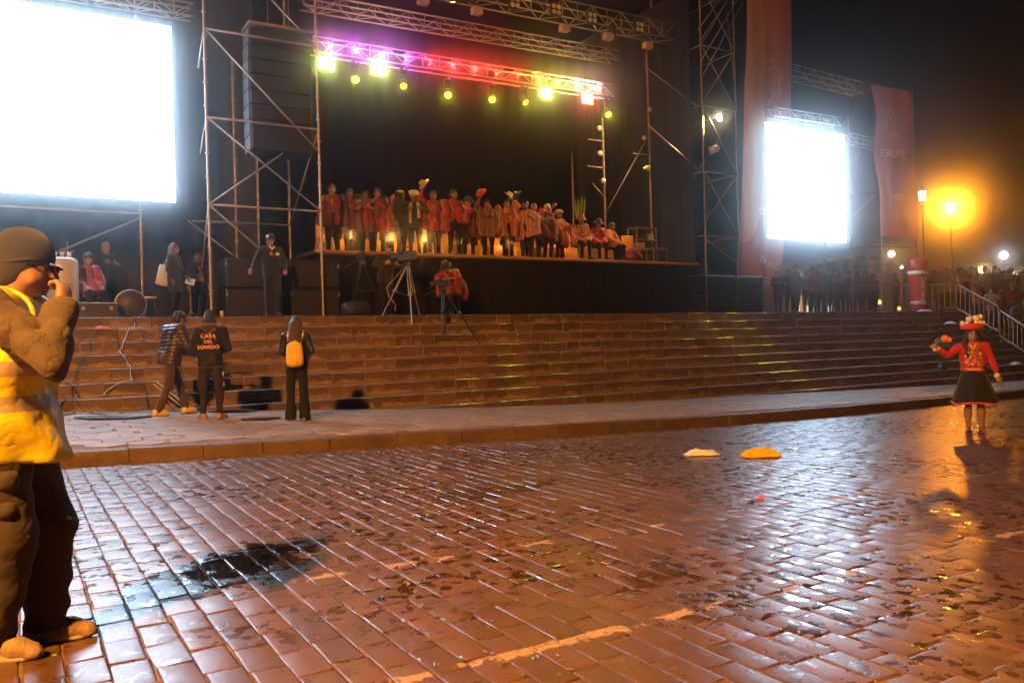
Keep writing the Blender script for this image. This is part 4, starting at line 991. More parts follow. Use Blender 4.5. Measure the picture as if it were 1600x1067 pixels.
def fabric(name, col, rough=.85, wr=14.0, amt=.55, fine=120, sheen=.1):
    """cloth with ridged creases"""
    g = NT(name, col=col, rough=rough, sheen=sheen); o = g.obj(); w = g.noise(o, wr*.5, 2); v = g.n('VectorMath', operation='ADD'); g.link(o, v.inputs[0])
    k = g.n('VectorMath', operation='SCALE'); k.inputs['Scale'].default_value = .12; nz = g.n('TexNoise', Scale=wr*.7); g.link(o, nz.inputs['Vector']); g.link(nz.outputs['Color'], k.inputs[0]); g.link(k.outputs[0], v.inputs[1])
    r = g.math('ABSOLUTE', g.math('SUBTRACT', g.noise(v.outputs[0], wr, 2, .4), .5)); r2 = g.math('ABSOLUTE', g.math('SUBTRACT', g.noise(v.outputs[0], wr*2.3, 2, .4), .5))
    hgt = g.math('ADD', g.math('POWER', r, .6), g.math('ADD', g.math('MULTIPLY', r2, .4), g.math('MULTIPLY', g.noise(o, fine, 3), .05)))
    g.set(Base_Color=g.mix(g.noise(o, 6, 5, .65), tuple(c*.78 for c in col), tuple(c*1.22 for c in col)), Roughness=rough); g.bump(hgt, amt, .045); return g.m
def hair_prims(J, style='short'):
    H = J['head']; R_ = head_rot(J)
    def h(x, y, z): return H+R_ @ v3(x, y, z)
    P = [('e', h(0, .022, .034), (.09, .102, .106), .02, R_), ('e', h(0, .06, -.03), (.068, .055, .075), .03, R_)]
    if style == 'long':
        P += [('c', h(0, .07, .0), h(0, .10, -.22), .075, .07, .04), ('c', h(-.05, .06, -.02), h(-.075, .10, -.30), .06, .045, .04), ('c', h(.05, .06, -.02), h(.07, .105, -.31), .06, .04, .04), ('c', h(0, .10, -.2), h(.0, .12, -.33), .07, .045, .04)]
    if style == 'front':
        for sx in (-1, 1): P += [('c', h(sx*.088, .02, .02), h(sx*.112, .0, -.16), .030, .040, .02), ('c', h(sx*.112, .0, -.16), h(sx*.095, -.08, -.36), .040, .028, .02)]
        P += [('c', h(0, .07, .0), h(0, .09, -.24), .075, .07, .04)]
    P += [('-e', h(0, -.10, -.03), (.073, .066, .094), .012, R_)]
    return P
def build_person(name, label, group, J, loc, rz, scale=1.0, h=.014, hb=None, skin=None, top=None, legs=None, shoes=None, hair=None, hat=None, extra=None, bare_legs=False, fat=1.05):
    """top = dict(m=, kind='jacket'|'poncho', ...)"""
    t = thing('person', label, 'person', (0, 0, 0), group)
    sk = sdf_mesh(body_prims(J, fat, bare_legs), hb or h, 'body'); link('body', sk, skin or SKIN, t)
    if top:
        kind = top.get('kind', 'jacket'); z = top.get('hem', .80)
        if kind == 'poncho':
            M = J['spine']; pv = J['pelvis']; tt = lambda x, y, zz: pv+M @ (v3(x, y, zz)-v3(0, 0, .95)); w = top.get('w', 1.0)
            P = [('c', tt(0, .01, 1.40), tt(0, .01, 1.46), .085, .062, .03)]
            for sx in (-1, 1): P += [('c', tt(sx*.06, .01, 1.38), tt(sx*.11, 0, 1.15), .085, .125, .05), ('c', tt(sx*.11, 0, 1.15), tt(sx*.15*w, -.01, z-.05), .125, .135, .06)]
            for s, sx in (('R', -1), ('L', 1)):
                S_, E_, W_ = J[s+'S'], J[s+'E'], J[s+'W']; raised = E_[2] > 1.3
                Sd = S_*.86+J['neck']*.14-v3(0, 0, .035); P += [('c', Sd, E_, .066, .068, .07), ('c', E_, E_+(W_-E_)*.45, .068, .056, .05)]
                if raised: P += [('c', S_*.45+E_*.55, tt(sx*.2, 0, 1.0), .055, .06, .08), ('c', tt(sx*.2, 0, 1.05), tt(sx*.2*w, 0, z), .08, .10, .08)]
                else: P += [('c', E_*.8+S_*.2, tt(sx*.31*w, 0, z+.04), .08, .055, .10), ('c', tt(sx*.12, -.06, 1.1), tt(sx*.14*w, -.10, z), .11, .11, .09), ('c', tt(sx*.12, .05, 1.1), tt(sx*.14*w, .09, z), .11, .11, .09)]
            me = sdf_mesh(P, top.get('h', h), 'poncho', folds(.02, top.get('seed', 1), 15, vert=.3), [slant(ax_cut(J, z), top.get('seed', 1))])
            link('poncho', me, top['m'], t)
        else:
            me = sdf_mesh(top_prims(J, top.get('bulk', 1.0), True, z, top.get('chest', 1.0), top.get('arms', 1.0)), top.get('h', h), top.get('name', 'jacket'), folds(top.get('fold', .007), top.get('seed', 1), top.get('fr', 17), top.get('quilt', 0)), [ax_cut(J, z)])
            link(top.get('name', 'jacket'), me, top['m'], t)
    if legs:
        me = sdf_mesh(leg_prims(J, legs.get('bulk', 1.0), legs.get('flare', 0)), legs.get('h', h), 'trousers', folds(legs.get('fold', .008), 5, 20), [((0, 0, 1), 1.06), ((0, 0, -1), -legs.get('cut', .055))])
        link('trousers', me, legs['m'], t)
    if shoes is not None:
        for s in 'RL':
            sh_ = link('shoe', shoe_mesh(J, s, min(h, .014)), shoes, t)
            if h < .015: link('sole', sole_mesh(J, s), mat('pale_sole', (.42, .36, .28), .7), sh_)
    if hair:
        link('hair', sdf_mesh(hair_prims(J, hair[0]), min(h, .014), 'hair', folds(.005, 3, 60, vert=.1)), hair[1], t)
    if hat: hat(t, J)
    if extra: extra(t, J)
    t.location = Vector(loc); t.rotation_euler = (0, 0, rz); t.scale = (scale,)*3
    return t
def on_head(J, mb):
    """move a mesh built round the head centre on to the posed head"""
    H = J['head']; R_ = head_rot(J); mb.v = [tuple(H+R_ @ np.array(p)) for p in mb.v]; return mb
def hat_brim(m, tall=.11, brim=.17, name='hat'):
    def f(t, J):
        mb = MB().lathe([(.02, .062+tall), (.075, .06+tall), (.098, .02+tall*.6), (.103, .045), (brim*.9, .04), (brim, .05), (brim*.92, .03), (.10, .03), (.095, .02)][::-1], (0, .012, 0), 20, None, 1, 1.12); part(name, on_head(J, mb), m, t, True)
    return f
def hat_cap(m, bill=True):
    def f(t, J):
        mb = MB().lathe([(.094, .03), (.096, .06), (.085, .105), (.05, .132), (.01, .138)], (0, .015, 0), 18, None, .95, 1.14)
        if bill: mb.grid(lambda u, v: ((u-.5)*.15*(1-.25*v), -.085-.085*v*(1-.9*(2*u-1)**2*.35), .045-.012*v-.03*(2*u-1)**2), 8, 4)
        part('cap', on_head(J, mb), m, t, True)
    return f
def hat_beanie(m):
    def f(t, J):
        H = J['head']; R_ = head_rot(J); hh = lambda x, y, z: H+R_ @ v3(x, y, z)
        me = sdf_mesh([('e', hh(0, .020, .044), (.089, .107, .102), .02, R_), ('c', hh(0, .045, .0), hh(0, .055, -.03), .078, .072, .03), ('e', hh(0, .055, .085), (.07, .08, .068), .05, R_), ('-e', hh(0, -.11, -.055), (.085, .075, .09), .015, R_)], .012, 'beanie', folds(.003, 2, 30)); link('beanie', me, m, t)
    return f
def hat_fur(m):
    def f(t, J):
        H = J['head']; R_ = head_rot(J); hh = lambda x, y, z: H+R_ @ v3(x, y, z)
        me = sdf_mesh([('e', hh(0, .015, .095), (.125, .135, .085), .02, R_)], .014, 'fur_hat', folds(.008, 2, 90)); link('fur_hat', me, m, t)
    return f
def hold_hat(m, s, col_in=None):
    def f(t, J):
        d = J[s+'W']-J[s+'E']; d /= np.linalg.norm(d); c = J[s+'W']+d*.14; M = Vector(d+v3(.3 if s == 'R' else -.3, .5, 0)).to_track_quat('X', 'Z').to_matrix()
        mb = MB().lathe([(.01, .10), (.075, .09), (.09, .0), (.17, -.01), (.165, -.02), (.085, -.015)][::-1], c, 18, M); part('held_hat', mb, m, t, True)
    return f
def both(*fs):
    def f(t, J):
        for q in fs: q(t, J)
    return f
def stripes(name, cols, freq=22.0, axis=0, wob=.6, rough=.85):
    g = NT(name, col=cols[0], rough=rough); o = g.obj(); s = g.sep(o)
    x = g.math('ADD', g.math('MULTIPLY', s[axis], freq), g.math('MULTIPLY', g.math('SUBTRACT', g.noise(o, 3.5, 2), .5), wob)); fr = g.math('FRACT', x); n = len(cols)
    w = [1.0/n]*n if n < 3 else [.38]+[.62/(n-1)]*(n-1); st = []; p = 0
    for c, k in zip(cols, w): st.append((p, c)); p += k
    col = g.ramp(fr, st, 'CONSTANT'); mot = g.math('GREATER_THAN', g.math('SINE', g.math('MULTIPLY', s[2], 95)), .2)
    col = g.mix(g.math('MULTIPLY', mot, .25), col, tuple(c*.4 for c in cols[-1]))
    g.set(Base_Color=col, Roughness=rough); g.bump(g.noise(o, 90, 4), .4, .006); return g.m
# ------------------------------------------------------------------ the five people in front
def ground_at(x, y):
    if y > STEP0_Y: return LZ
    if y > FOOT_Y: return max(pav_z(x, FOOT_Y), STEP0_Z-RISE*math.ceil((STEP0_Y-y)/TREAD))
    if y > kerb_y(x)+.02: return pav_z(x, y)
    return road_z(x)
def foot_px(px, py):
    """where the pixel ray meets the pavement"""
    z = .16
    for _ in range(12):
        d = ray(px, py); t = (z-CAM_H)/d[2]; p = Vector((d[0]*t, d[1]*t, z)); z = ground_at(p.x, min(p.y, FOOT_Y-.05))
    return Vector((p.x, p.y, z))
def face_to(dx, dy): return math.atan2(dx, -dy)
# man in the yellow vest, walking past close to the camera
B = GR(20, 1014); rz = face_to(.90, -.43)
J = make_pose(lean=(.10, 0), head=(0, -.045, 1.60), hpitch=.10, hyaw=.05, RE=(-.27, -.31, 1.19), RW=(-.14, -.29, 1.41), LE=(.20, .10, 1.14), LW=(.16, .12, .95), rfist=1,
              RA=(-.10, .03, .085), RK=(-.10, -.05, .5), LA=(.10, -.09, .085), LK=(.10, -.12, .5), ryaw=.1, lyaw=-.1, noears=1)
M_JKT = fabric('khaki_jacket', (.078, .060, .044), .85, 11, .42)
g = NT('vest_yellow', col=(.85, .62, .02)); o = g.obj(); s = g.sep(o)
band = g.math('MAXIMUM', g.math('LESS_THAN', g.math('ABSOLUTE', g.math('SUBTRACT', s[2], 1.03)), .032), g.math('LESS_THAN', g.math('ABSOLUTE', g.math('SUBTRACT', s[2], 1.17)), .03))
yl = g.ramp(g.noise(o, 7, 4), [(.3, (.70, .62, .015)), (.7, (.80, .74, .02))])
r1 = g.math('ABSOLUTE', g.math('SUBTRACT', g.noise(o, 10, 2, .4), .5)); g.set(Base_Color=g.mix(band, yl, (.40, .34, .26)), Roughness=.45); g.bump(g.math('ADD', g.math('POWER', r1, .6), g.math('MULTIPLY', g.noise(o, 30, 3), .2)), .25, .025); M_VEST = g.m
def near_extra(t, J):
    fj = folds(.010, 3, 24); vp = top_prims(J, 1.06, False, .74)+[('c', J['pelvis']+v3(0, -.07, -.02), J['pelvis']+v3(0, -.12, -.14), .13, .12, .06)]
    cut = [ax_cut(J, .80)]
    me = sdf_mesh(vp+[('-e', J['neck']+v3(0, -.02, .05), (.11, .12, .09), .02)], .0115, 'vest', lambda X, Y, Z: fj(X, Y, Z)-.021+.004*np.sin(X*31+Z*17)*np.sin(Y*27), cut); link('vest', me, M_VEST, t)
    # hood rolled at the neck
    me = sdf_mesh([('c', J['neck']+v3(-.07, .05, .0), J['neck']+v3(.07, .05, .0), .055, .055, .03), ('c', J['neck']+v3(-.08, .03, .0), J['neck']+v3(-.05, -.07, -.03), .042, .035, .03), ('c', J['neck']+v3(.08, .03, .0), J['neck']+v3(.05, -.07, -.03), .042, .035, .03)], .011, 'hood', folds(.006, 4, 30)); link('hood', me, M_JKT, t)
    # piping along the armhole of the vest
    q = MB(); S_ = J['RS']; cpt = []
    for k in range(17):
        a = math.pi*(k/16)*1.15-.2; cpt.append((S_[0]+.045+.008*math.sin(a), S_[1]-.02+.125*math.cos(a), S_[2]-.03+.115*math.sin(a)))
    part('shoulder_strap', MB().tube(cpt, .010, 6), mat('strap_yellow', (.9, .55, .03), .5), t, True)
    # sunglasses
    gl = MB()
    for sx in (-1, 1): gl.box((sx*.034, -.092, .009), (.05, .007, .034), bev=.003); gl.box((sx*.076, -.045, .012), (.005, .11, .008))
    gl.box((0, -.098, .016), (.02, .006, .008)); part('sunglasses', on_head(J, gl), mat('dark_lens', (.01, .01, .012), .12), t)
    LP = [('c', J['RH']+v3(.02, .01, .03), J['LH']+v3(-.02, .01, .03), .115, .115, .04), ('c', J['pelvis'], J['pelvis']+v3(0, 0, .1), .11, .105, .04)]
    for s in 'RL': LP += [('c', J[s+'H'], J[s+'K'], .112, .100, .03), ('c', J[s+'K'], J[s+'A']+v3(0, .005, -.03), .100, .084, .03)]
    fl_ = folds(.0055, 5, 22, vert=1.6); link('trousers', sdf_mesh(LP, .0105, 'trousers', lambda X, Y, Z: fl_(X, Y, Z)+.006*np.sin(Z*55+X*22)*np.clip((.45-Z)*3, 0, 1), [((0, 0, 1), 1.06), ((0, 0, -1), -.05)]), M_CARGO, t)
    for s in 'RL':
        a = J[s+'A']; fd = v3(-.1 if s == 'R' else .1, -1, 0)
        for q in range(4):
            c_ = a+fd*(.045+.022*q)+v3(0, 0, .002-.009*q); part('lace', MB().tube([c_+v3(-.032, .006, -.014), c_+v3(0, 0, .008), c_+v3(.032, .006, -.014)], .0045, 5), mat('lace_tan', (.5, .4, .28), .8), t, True)
    # seam and zip of the vest
    part('vest_seam', MB().tube([tuple(J['pelvis']+J['spine'] @ (v3(-.222, -.01+.02*math.sin(z*9), z)-v3(0, 0, .95))) for z in np.linspace(.82, 1.22, 12)], .004, 5), mat('seam_orange', (.5, .3, .02), .8), t)
    # folded edge of the beanie and the turned-up collar
    H = J['head']; R_ = head_rot(J); ring = []
    for k in range(25):
        a = k/24*2*math.pi; ring.append(tuple(H+R_ @ v3(.081*math.cos(a), .018+.098*math.sin(a), .016+.030*(-math.sin(a)))))
    part('beanie_cuff', MB().tube(ring, .0095, 7, False), cloth('grey_knit'), t, True)
    # cargo pocket on the near thigh
    P = J['RH']*.42+J['RK']*.58; me = sdf_mesh([('c', P+v3(-.072, -.05, .05), P+v3(-.072, .05, .05), .042, .042, .03), ('c', P+v3(-.074, -.05, -.07), P+v3(-.074, .05, -.07), .040, .040, .03)], .012, 'cargo_pocket', folds(.004, 8, 30)); link('cargo_pocket', me, M_CARGO, t)
M_CARGO = fabric('cargo_brown', (.034, .025, .022), .85, 10, .22)
near = build_person('person', 'man in grey beanie, brown jacket and yellow safety vest, raising hand to mouth', None, J, B, rz, 1.05, h=.0115, hb=.0078,
    top=dict(m=M_JKT, hem=.76, bulk=1.06, fold=.010, fr=24, arms=1.22, seed=3), shoes=mat('tan_shoe', (.26, .18, .11), .6, var=.35, vscale=30, bump=.4, bscale=60), hat=hat_beanie(cloth('grey_knit', (.021, .025, .036), .95, bump=.25, bscale=160)), extra=near_extra, fat=1.0)
# --- dancer with the red hat
B = GR(1523, 676); rz = face_to(-.87, -.49)+.05
J = make_pose(RE=(-.36, -.03, 1.27), RW=(-.50, -.10, 1.37), LE=(.28, .02, 1.15), LW=(.33, -.08, .93), hyaw=.22, rfist=1, lfist=1, RA=(-.085, .02, .085), LA=(.10, -.02, .085), RK=(-.085, -.01, .5), LK=(.095, -.03, .5))
M_RED = fabric('red_jacket', (.38, .016, .016), .75, 16, .35)
def dancer_extra(t, J):
    V = MB()
    def sk(u, v):
        a = u*2*math.pi; r = .145+.165*v**.85; f = 1+.05*v*math.sin(a*11+1)+.03*v*math.sin(a*7); dz = .015*math.sin(a*3)*v
        return (r*f*math.cos(a)*1.05+.02*v, r*f*math.sin(a)*.82, 1.02-.53*v+dz)
    part('skirt', V.grid(sk, 96, 14), cloth('black_wool', (.007, .006, .006), .9), t, True)
    tr = MB().tube([sk(k/96, 1.0) for k in range(97)], .016, 6, False); part('skirt_trim', tr, cloth('pink_braid', (.55, .08, .10), .7), t, True)
    w = MB()
    def belt(z0, z1, rr):
        return w.grid(lambda u, v: ((rr+.004*v)*math.cos(u*6.2832)*1.12, (rr)*math.sin(u*6.2832)*.86, z0+(z1-z0)*v), 40, 1)
    belt(1.015, 1.06, .163); part('woven_belt', w, stripes('woven_band', [(.55, .12, .12), (.75, .5, .4), (.2, .05, .1), (.7, .3, .1)], 30, 2), t, True)
    # embroidered front panel: small raised flowers, and a dark sash
    fl = [MB(), MB(), MB()]; rr = random.Random(4)
    for k in range(46):
        x, z = rr.uniform(-.12, .12), rr.uniform(1.09, 1.33); y = -.125-.03*(1-(x/.13)**2)+.01; fl[k % 3].lathe([(.011, 0), (.013, .006), (.005, .012)], (x, y, z), 6, Matrix.Rotation(math.pi/2, 3, 'X'))
    for q, c in zip(fl, ((.85, .6, .3), (.8, .75, .65), (.75, .15, .25))): part('embroidery', q, mat('thread_%d' % int(c[1]*100), c, .6), t)['kind'] = 'stuff'
    part('sash', MB().tube([(.10, -.10, 1.40), (.03, -.155, 1.28), (-.02, -.165, 1.16) if False else (.10, -.165, 1.14), (.17, -.08, 1.05)], .024, 7), stripes('sash_weave', [(.05, .03, .04), (.5, .3, .1), (.3, .05, .05)], 60, 2), t, True)
    for s in 'RL':
        d = J[s+'W']-J[s+'E']; d /= np.linalg.norm(d); a = J[s+'W']-d*.035; part('cuff', MB().tube([a, a+d*.055], .042, 10), mat('white_cuff', (.75, .72, .68), .8), t, True)
    part('blouse', MB().tube([J['neck']+v3(-.045, -.075, -.0), J['neck']+v3(0, -.125, -.09), J['neck']+v3(.045, -.075, 0)], .018, 6), mat('cream_blouse', (.7, .55, .3), .8), t, True)
    hatb = MB().lathe([(.09, .082), (.15, .085), (.168, .10), (.176, .15), (.165, .178), (.12, .185), (.02, .19)], (0, .02, 0), 26); part('hat', on_head(J, hatb), cloth('red_hat', (.52, .03, .025), .8), t, True)
    tre = MB(); 
    for k, (x, y, z, r) in enumerate(((-.16, -.06, .15, .042), (-.10, -.09, .155, .03), (.03, -.10, .16, .03), (.10, -.08, .16, .035), (.155, -.03, .15, .035), (-.05, -.03, .215, .05), (.05, -.03, .225, .055), (.12, .0, .25, .045))):
        part('pompon', on_head(J, MB().lathe([(r*math.sin(a)*(1+.07*math.sin(a*9+k)), -r*math.cos(a)) for a in (.3, .8, 1.3, 1.8, 2.3, 2.8)], (x, y, z+.035), 9)), mat('white_pompon' if k not in (5,) else 'pale_pompon', (.78, .7, .66) if k != 5 else (.6, .66, .72), .9), t, True)
    for s in 'RL':
        a = J[s+'A']; sh = MB().lathe([(.058, .0), (.06, .012), (.055, .02)], (a[0], a[1]-.05, 0), 14, None, .8, 2.0); sh.tube([(a[0]-.045, a[1]+.01, .075), (a[0], a[1]-.045, .085), (a[0]+.045, a[1]+.01, .075)], .009, 6); sh.tube([(a[0]-.045, a[1]-.08, .02), (a[0], a[1]-.1, .06), (a[0]+.045, a[1]-.08, .02)], .012, 6); part('sandal', sh, mat('dark_leather', (.05, .025, .015), .5), t, True)
    e = MB()
    for sx in (-1, 1): e.lathe([(.004, -.012), (.011, -.006), (.012, 0), (.011, .006), (.004, .012)], (sx*.031, -.082, .008), 8)
    part('eyes', on_head(J, e), mat('eye_dark', (.02, .015, .012), .2), t, True)
    br = MB()
    for sx in (-1, 1): br.tube([(sx*.016, -.094, .030), (sx*.034, -.092, .036), (sx*.05, -.08, .030)], .0045, 5)
    part('eyebrows', on_head(J, br), HAIR, t, True)
    part('lips', on_head(J, MB().tube([(-.022, -.088, -.057), (0, -.099, -.058), (.022, -.088, -.057)], .0065, 6)), mat('lip_red', (.42, .05, .05), .4), t, True)
dancer = build_person('person', 'woman dancer in red jacket, black skirt and red hat with white pompons, one arm raised', None, J, B, rz, .885, h=.0125, hb=.009, bare_legs=True, fat=1.0,
    top=dict(m=M_RED, hem=1.0, bulk=.98, arms=1.05, fold=.005), hair=('front', HAIR), extra=dancer_extra)
W_ = dancer.matrix_basis
Md = Matrix.Translation(dancer.location) @ Matrix.Rotation(rz, 4, 'Z') @ Matrix.Scale(.885, 4)
hp = Md @ Vector(J['RW']+v3(-.03, -.03, .1))
t = thing('sling', 'woven sling with orange and green pompons held in the raised hand of the dancer', 'sling', hp)
side = Vector((math.cos(rz), math.sin(rz), 0))
for k, (dx, dz, r, c, nm) in enumerate(((.12, .06, .06, (.75, .16, .03), 'orange_wool'), (.03, .02, .05, (.03, .16, .11), 'green_wool'), (-.02, -.09, .03, (.7, .6, .6), 'white_wool'), (.165, .045, .042, (.7, .35, .05), 'amber_wool'))):
    c_ = hp+side*dx+Vector((0, 0, dz)); mb = MB().lathe([(r*math.sin(a)*(1+.08*math.sin(9*a)), -r*math.cos(a)) for a in (.25, .7, 1.1, 1.5, 1.9, 2.4, 2.85)], c_, 12); part('pompon', mb, cloth(nm, c, .95, bump=.9), t, True)
part('cord', MB().tube([hp+side*-.03+Vector((0, 0, -.12)), hp, hp+side*.1+Vector((0, 0, .05))], .012, 6), cloth('white_wool', (.7, .6, .6)), t, True)
# --- hooded sound man seen from behind
B = foot_px(331, 655); rz = face_to(.38, .92)
J = make_pose(lean=(.06, 0), hpitch=.42, hyaw=-.15, RE=(-.27, -.05, 1.13), RW=(-.16, -.24, 1.10), LE=(.27, -.05, 1.13), LW=(.15, -.25, 1.08), RA=(-.13, .02, .085), LA=(.13, .0, .085), RK=(-.125, -.02, .5), LK=(.125, -.03, .5), ryaw=.4, lyaw=-.5)
M_HOOD = fabric('black_hoodie', (.0055, .0055, .007), .9, 13, .4, sheen=0)
def casa_extra(t, J):
    me = sdf_mesh([('c', J['neck']+v3(-.07, .06, .02), J['neck']+v3(.07, .06, .02), .055, .055, .03), ('c', J['neck']+v3(0, .09, -.02), J['neck']+v3(0, .115, -.10), .07, .03, .04), ('c', J['neck']+v3(-.085, .02, .01), J['neck']+v3(-.05, -.06, 0), .04, .03, .03), ('c', J['neck']+v3(.085, .02, .01), J['neck']+v3(.05, -.06, 0), .04, .03, .03)], .013, 'hood', folds(.005, 4, 30)); link('hood', me, cloth('brown_fleece', (.035, .02, .015)), t)
    M = Matrix([list(r) for r in J['spine']])
    for k, (s, sz) in enumerate((('CASA', .088), ('DEL', .075), ('SONIDO', .082))):
        V, F = text_mesh(s, sz, 'lettering', 1.08); out = []
        for p in V:
            x = -p.x; z = 1.315-.088*k+p.y; y = .125+.018*(1-(x/.16)**2)
            out.append(tuple(Vector(J['pelvis'])+M @ Vector((x, y+.006, z-.95))))
        mb = MB().add(out, F); part('lettering', mb, mat('orange_print', (.8, .38, .08), .6), t)
    part('strap', MB().tube([tuple(J['RS']+v3(.07, .10, .035)), tuple(J['chest']+v3(-.02, .155, .10)), tuple(J['chest']+v3(-.12, .13, -.02))][::-1], .016, 6), cloth('brown_strap', (.22, .12, .06)), t, True)
    for s, sx in (('R', -1), ('L', 1)): part('side_stripe', MB().tube([tuple(J[s+'H']*.6+J[s+'K']*.4+v3(sx*.082, 0, 0)), tuple(J[s+'K']+v3(sx*.068, 0, 0))], .009, 5), mat('white_stripe', (.7, .66, .6), .7), t)
    me = sdf_mesh(top_prims(J, 1.02, False, .80), .013, 'hem_rib', folds(.004, 2), [ax_cut(J, .80), ax_cut(J, .86, True)]); link('hem_rib', me, cloth('brown_fleece'), t)
casa = build_person('person', 'man from behind in black hoodie with orange CASA DEL SONIDO lettering', None, J, B, rz, .985, h=.013, hb=.011,
    top=dict(m=M_HOOD, hem=.84, bulk=1.1, fold=.009, arms=1.12, seed=6), legs=dict(m=fabric('dark_jogger', (.018, .012, .012), .9, 14, .35, sheen=0), bulk=1.02, fold=.010), shoes=mat('tan_trainer', (.3, .2, .12), .6, var=.6, vscale=30), hair=('short', HAIR), hat=hat_cap(cloth('black_cap', (.012, .012, .013))), extra=casa_extra)
# --- man in the quilted jacket
B = foot_px(268, 648); rz = face_to(.85, .35)
J = make_pose(lean=(.20, 0), head=(0, -.06, 1.58), hpitch=.15, hyaw=.1, RE=(-.25, -.16, 1.12), RW=(-.14, -.38, .98), LE=(.25, -.14, 1.13), LW=(.12, -.36, 1.02),
              RA=(-.11, .30, .10), RK=(-.11, .10, .50), RH=(-.09, .02, .90), LA=(.10, -.34, .085), LK=(.10, -.20, .52), LH=(.09, -.02, .90), pelvis=(0, 0, .93), ryaw=.1, lyaw=-.1)
puff = build_person('person', 'man in brown quilted jacket and cream shoes striding beside the steps', None, J, B, rz, 1.0, h=.013, hb=.011,
    top=dict(m=mat('brown_nylon', (.032, .02, .018), .42, var=.2, vscale=8, bump=.15), hem=.83, bulk=1.14, quilt=.012, fold=.006, arms=1.2), legs=dict(m=fabric('brown_chino', (.065, .036, .024), .9, 13, .35), bulk=1.06, fold=.010), shoes=mat('cream_trainer', (.7, .5, .2), .6, var=.2, vscale=30),
    hair=('short', HAIR), hat=hat_cap(cloth('black_cap'), True))
# --- young woman with the yellow backpack
B = foot_px(466, 657); rz = face_to(.42, .9)
J = make_pose(hpitch=.12, RE=(-.25, -.0, 1.15), RW=(-.16, -.18, 1.06), LE=(.25, .0, 1.15), LW=(.15, -.18, 1.06), RA=(-.12, .02, .085), LA=(.13, -.03, .085), RK=(-.10, -.01, .5), LK=(.11, -.03, .5))
M_YEL = cloth('yellow_canvas', (.75, .43, .03), .7)
def girl_extra(t, J):
    me = sdf_mesh([('c', v3(sx*.062, .20, .985), v3(sx*.05, .19, 1.21), .085, .08, .05) for sx in (-1, 1)]+[('c', v3(0, .20, .985), v3(0, .19, 1.235), .088, .08, .05)], .012, 'backpack', folds(.003, 5, 25)); b = link('backpack', me, M_YEL, t)
    part('backpack_pocket', MB().box((0, .282, 1.03), (.16, .03, .13), bev=.014), M_YEL, t, True)
    for sx in (-1, 1): part('backpack_strap', MB().tube([(sx*.085, .15, 1.24), (sx*.12, .10, 1.42), (sx*.125, .0, 1.475), (sx*.11, -.10, 1.40)], .017, 6), M_YEL, t, True)
    part('backpack_loop', MB().tube([(-.03, .17, 1.30), (0, .18, 1.345), (.03, .17, 1.30)], .008, 6), M_YEL, t, True)
girl = build_person('person', 'young woman from behind with long brown hair, black flared trousers and yellow backpack', None, J, B, rz, .945, h=.013, hb=.011,
    top=dict(m=mat('black_leather', (.012, .009, .008), .38, var=.3, bump=.3, bscale=30), hem=.93, bulk=.93, fold=.007), legs=dict(m=fabric('black_trouser', (.006, .005, .005), .9, 14, .3, sheen=0), bulk=.95, flare=.055, cut=.02), shoes=mat('brown_shoe', (.2, .11, .06), .6), hair=('long', mat('brown_hair', (.05, .027, .016), .4, var=.4, vscale=40, bump=.6, bscale=140)), extra=girl_extra)
# ------------------------------------------------------------------ people on the stage
def at_px(px, Y, z): # where the pixel column px meets plane Y (height given)
    p = PX(px, 400, Y); return Vector((p.x, Y, z))
RED, DRED = (.42, .02, .018), (.20, .018, .016)
PON = {
 'dred': stripes('poncho_dark_red', [DRED, (.07, .01, .012), (.3, .05, .04)], 3, wob=1.2),
 'red': stripes('poncho_red', [RED, (.06, .012, .014), (.5, .12, .08), RED], 3.5, wob=1.2),
 'brown': stripes('poncho_brown', [(.20, .09, .05), (.08, .03, .02), (.38, .2, .1), (.13, .05, .03)], 6, wob=1.3),
 'bright': cloth('poncho_bright_red', (.55, .03, .03)),
 'pink': stripes('poncho_pale', [(.55, .3, .24), (.45, .08, .07), (.65, .45, .35), (.35, .1, .08)], 5, wob=1.5),
 'orange': stripes('poncho_orange', [(.5, .15, .05), (.35, .04, .03), (.55, .28, .1)], 4.5, wob=1.4),
 'maroon': stripes('poncho_maroon', [(.15, .025, .03), (.05, .012, .02), (.2, .06, .05)], 7)}
BLK = cloth('black_trouser', (.013, .011, .011)); BSHOE = mat('black_shoe', (.015, .013, .012), .35)
RAISE_R = dict(RE=(-.32, -.05, 1.52), RW=(-.25, -.10, 1.76)); RAISE_L = dict(LE=(.32, -.05, 1.52), LW=(.25, -.10, 1.76))
OUT_R = dict(RE=(-.30, -.10, 1.18), RW=(-.16, -.28, 1.22)); OUT_L = dict(LE=(.30, -.10, 1.18), LW=(.16, -.28, 1.22)); MOUTH = dict(RE=(-.26, -.16, 1.2), RW=(-.07, -.20, 1.44))
felt_d, felt_l, felt_b = cloth('dark_felt', (.03, .02, .018)), cloth('pale_felt', (.5, .33, .18)), cloth('brown_felt', (.22, .12, .06))
cap_b = cloth('black_cap')
def ear_hat(m):
    def f(t, J):
        H = J['head']; R_ = head_rot(J); hh = lambda x, y, z: H+R_ @ v3(x, y, z)
        me = sdf_mesh([('e', hh(0, .02, .055), (.09, .105, .10), .02, R_), ('c', hh(0, .02, .14), hh(0, .03, .19), .02, .022, .03), ('-e', hh(0, -.11, -.04), (.08, .07, .085), .015, R_)], .014, 'knit_hat', folds(.003, 2, 40)); link('knit_hat', me, m, t)
    return f
def scarf(m):
    def f(t, J): part('scarf', MB().tube([(-.10, -.10, .86), (-.11, -.15, 1.1), (-.09, -.13, 1.38), (0, .09, 1.47), (.09, -.13, 1.38), (.10, -.15, 1.15), (.10, -.12, 1.0)], .04, 7), m, t, True)
    return f
def flowers(t, J): pass
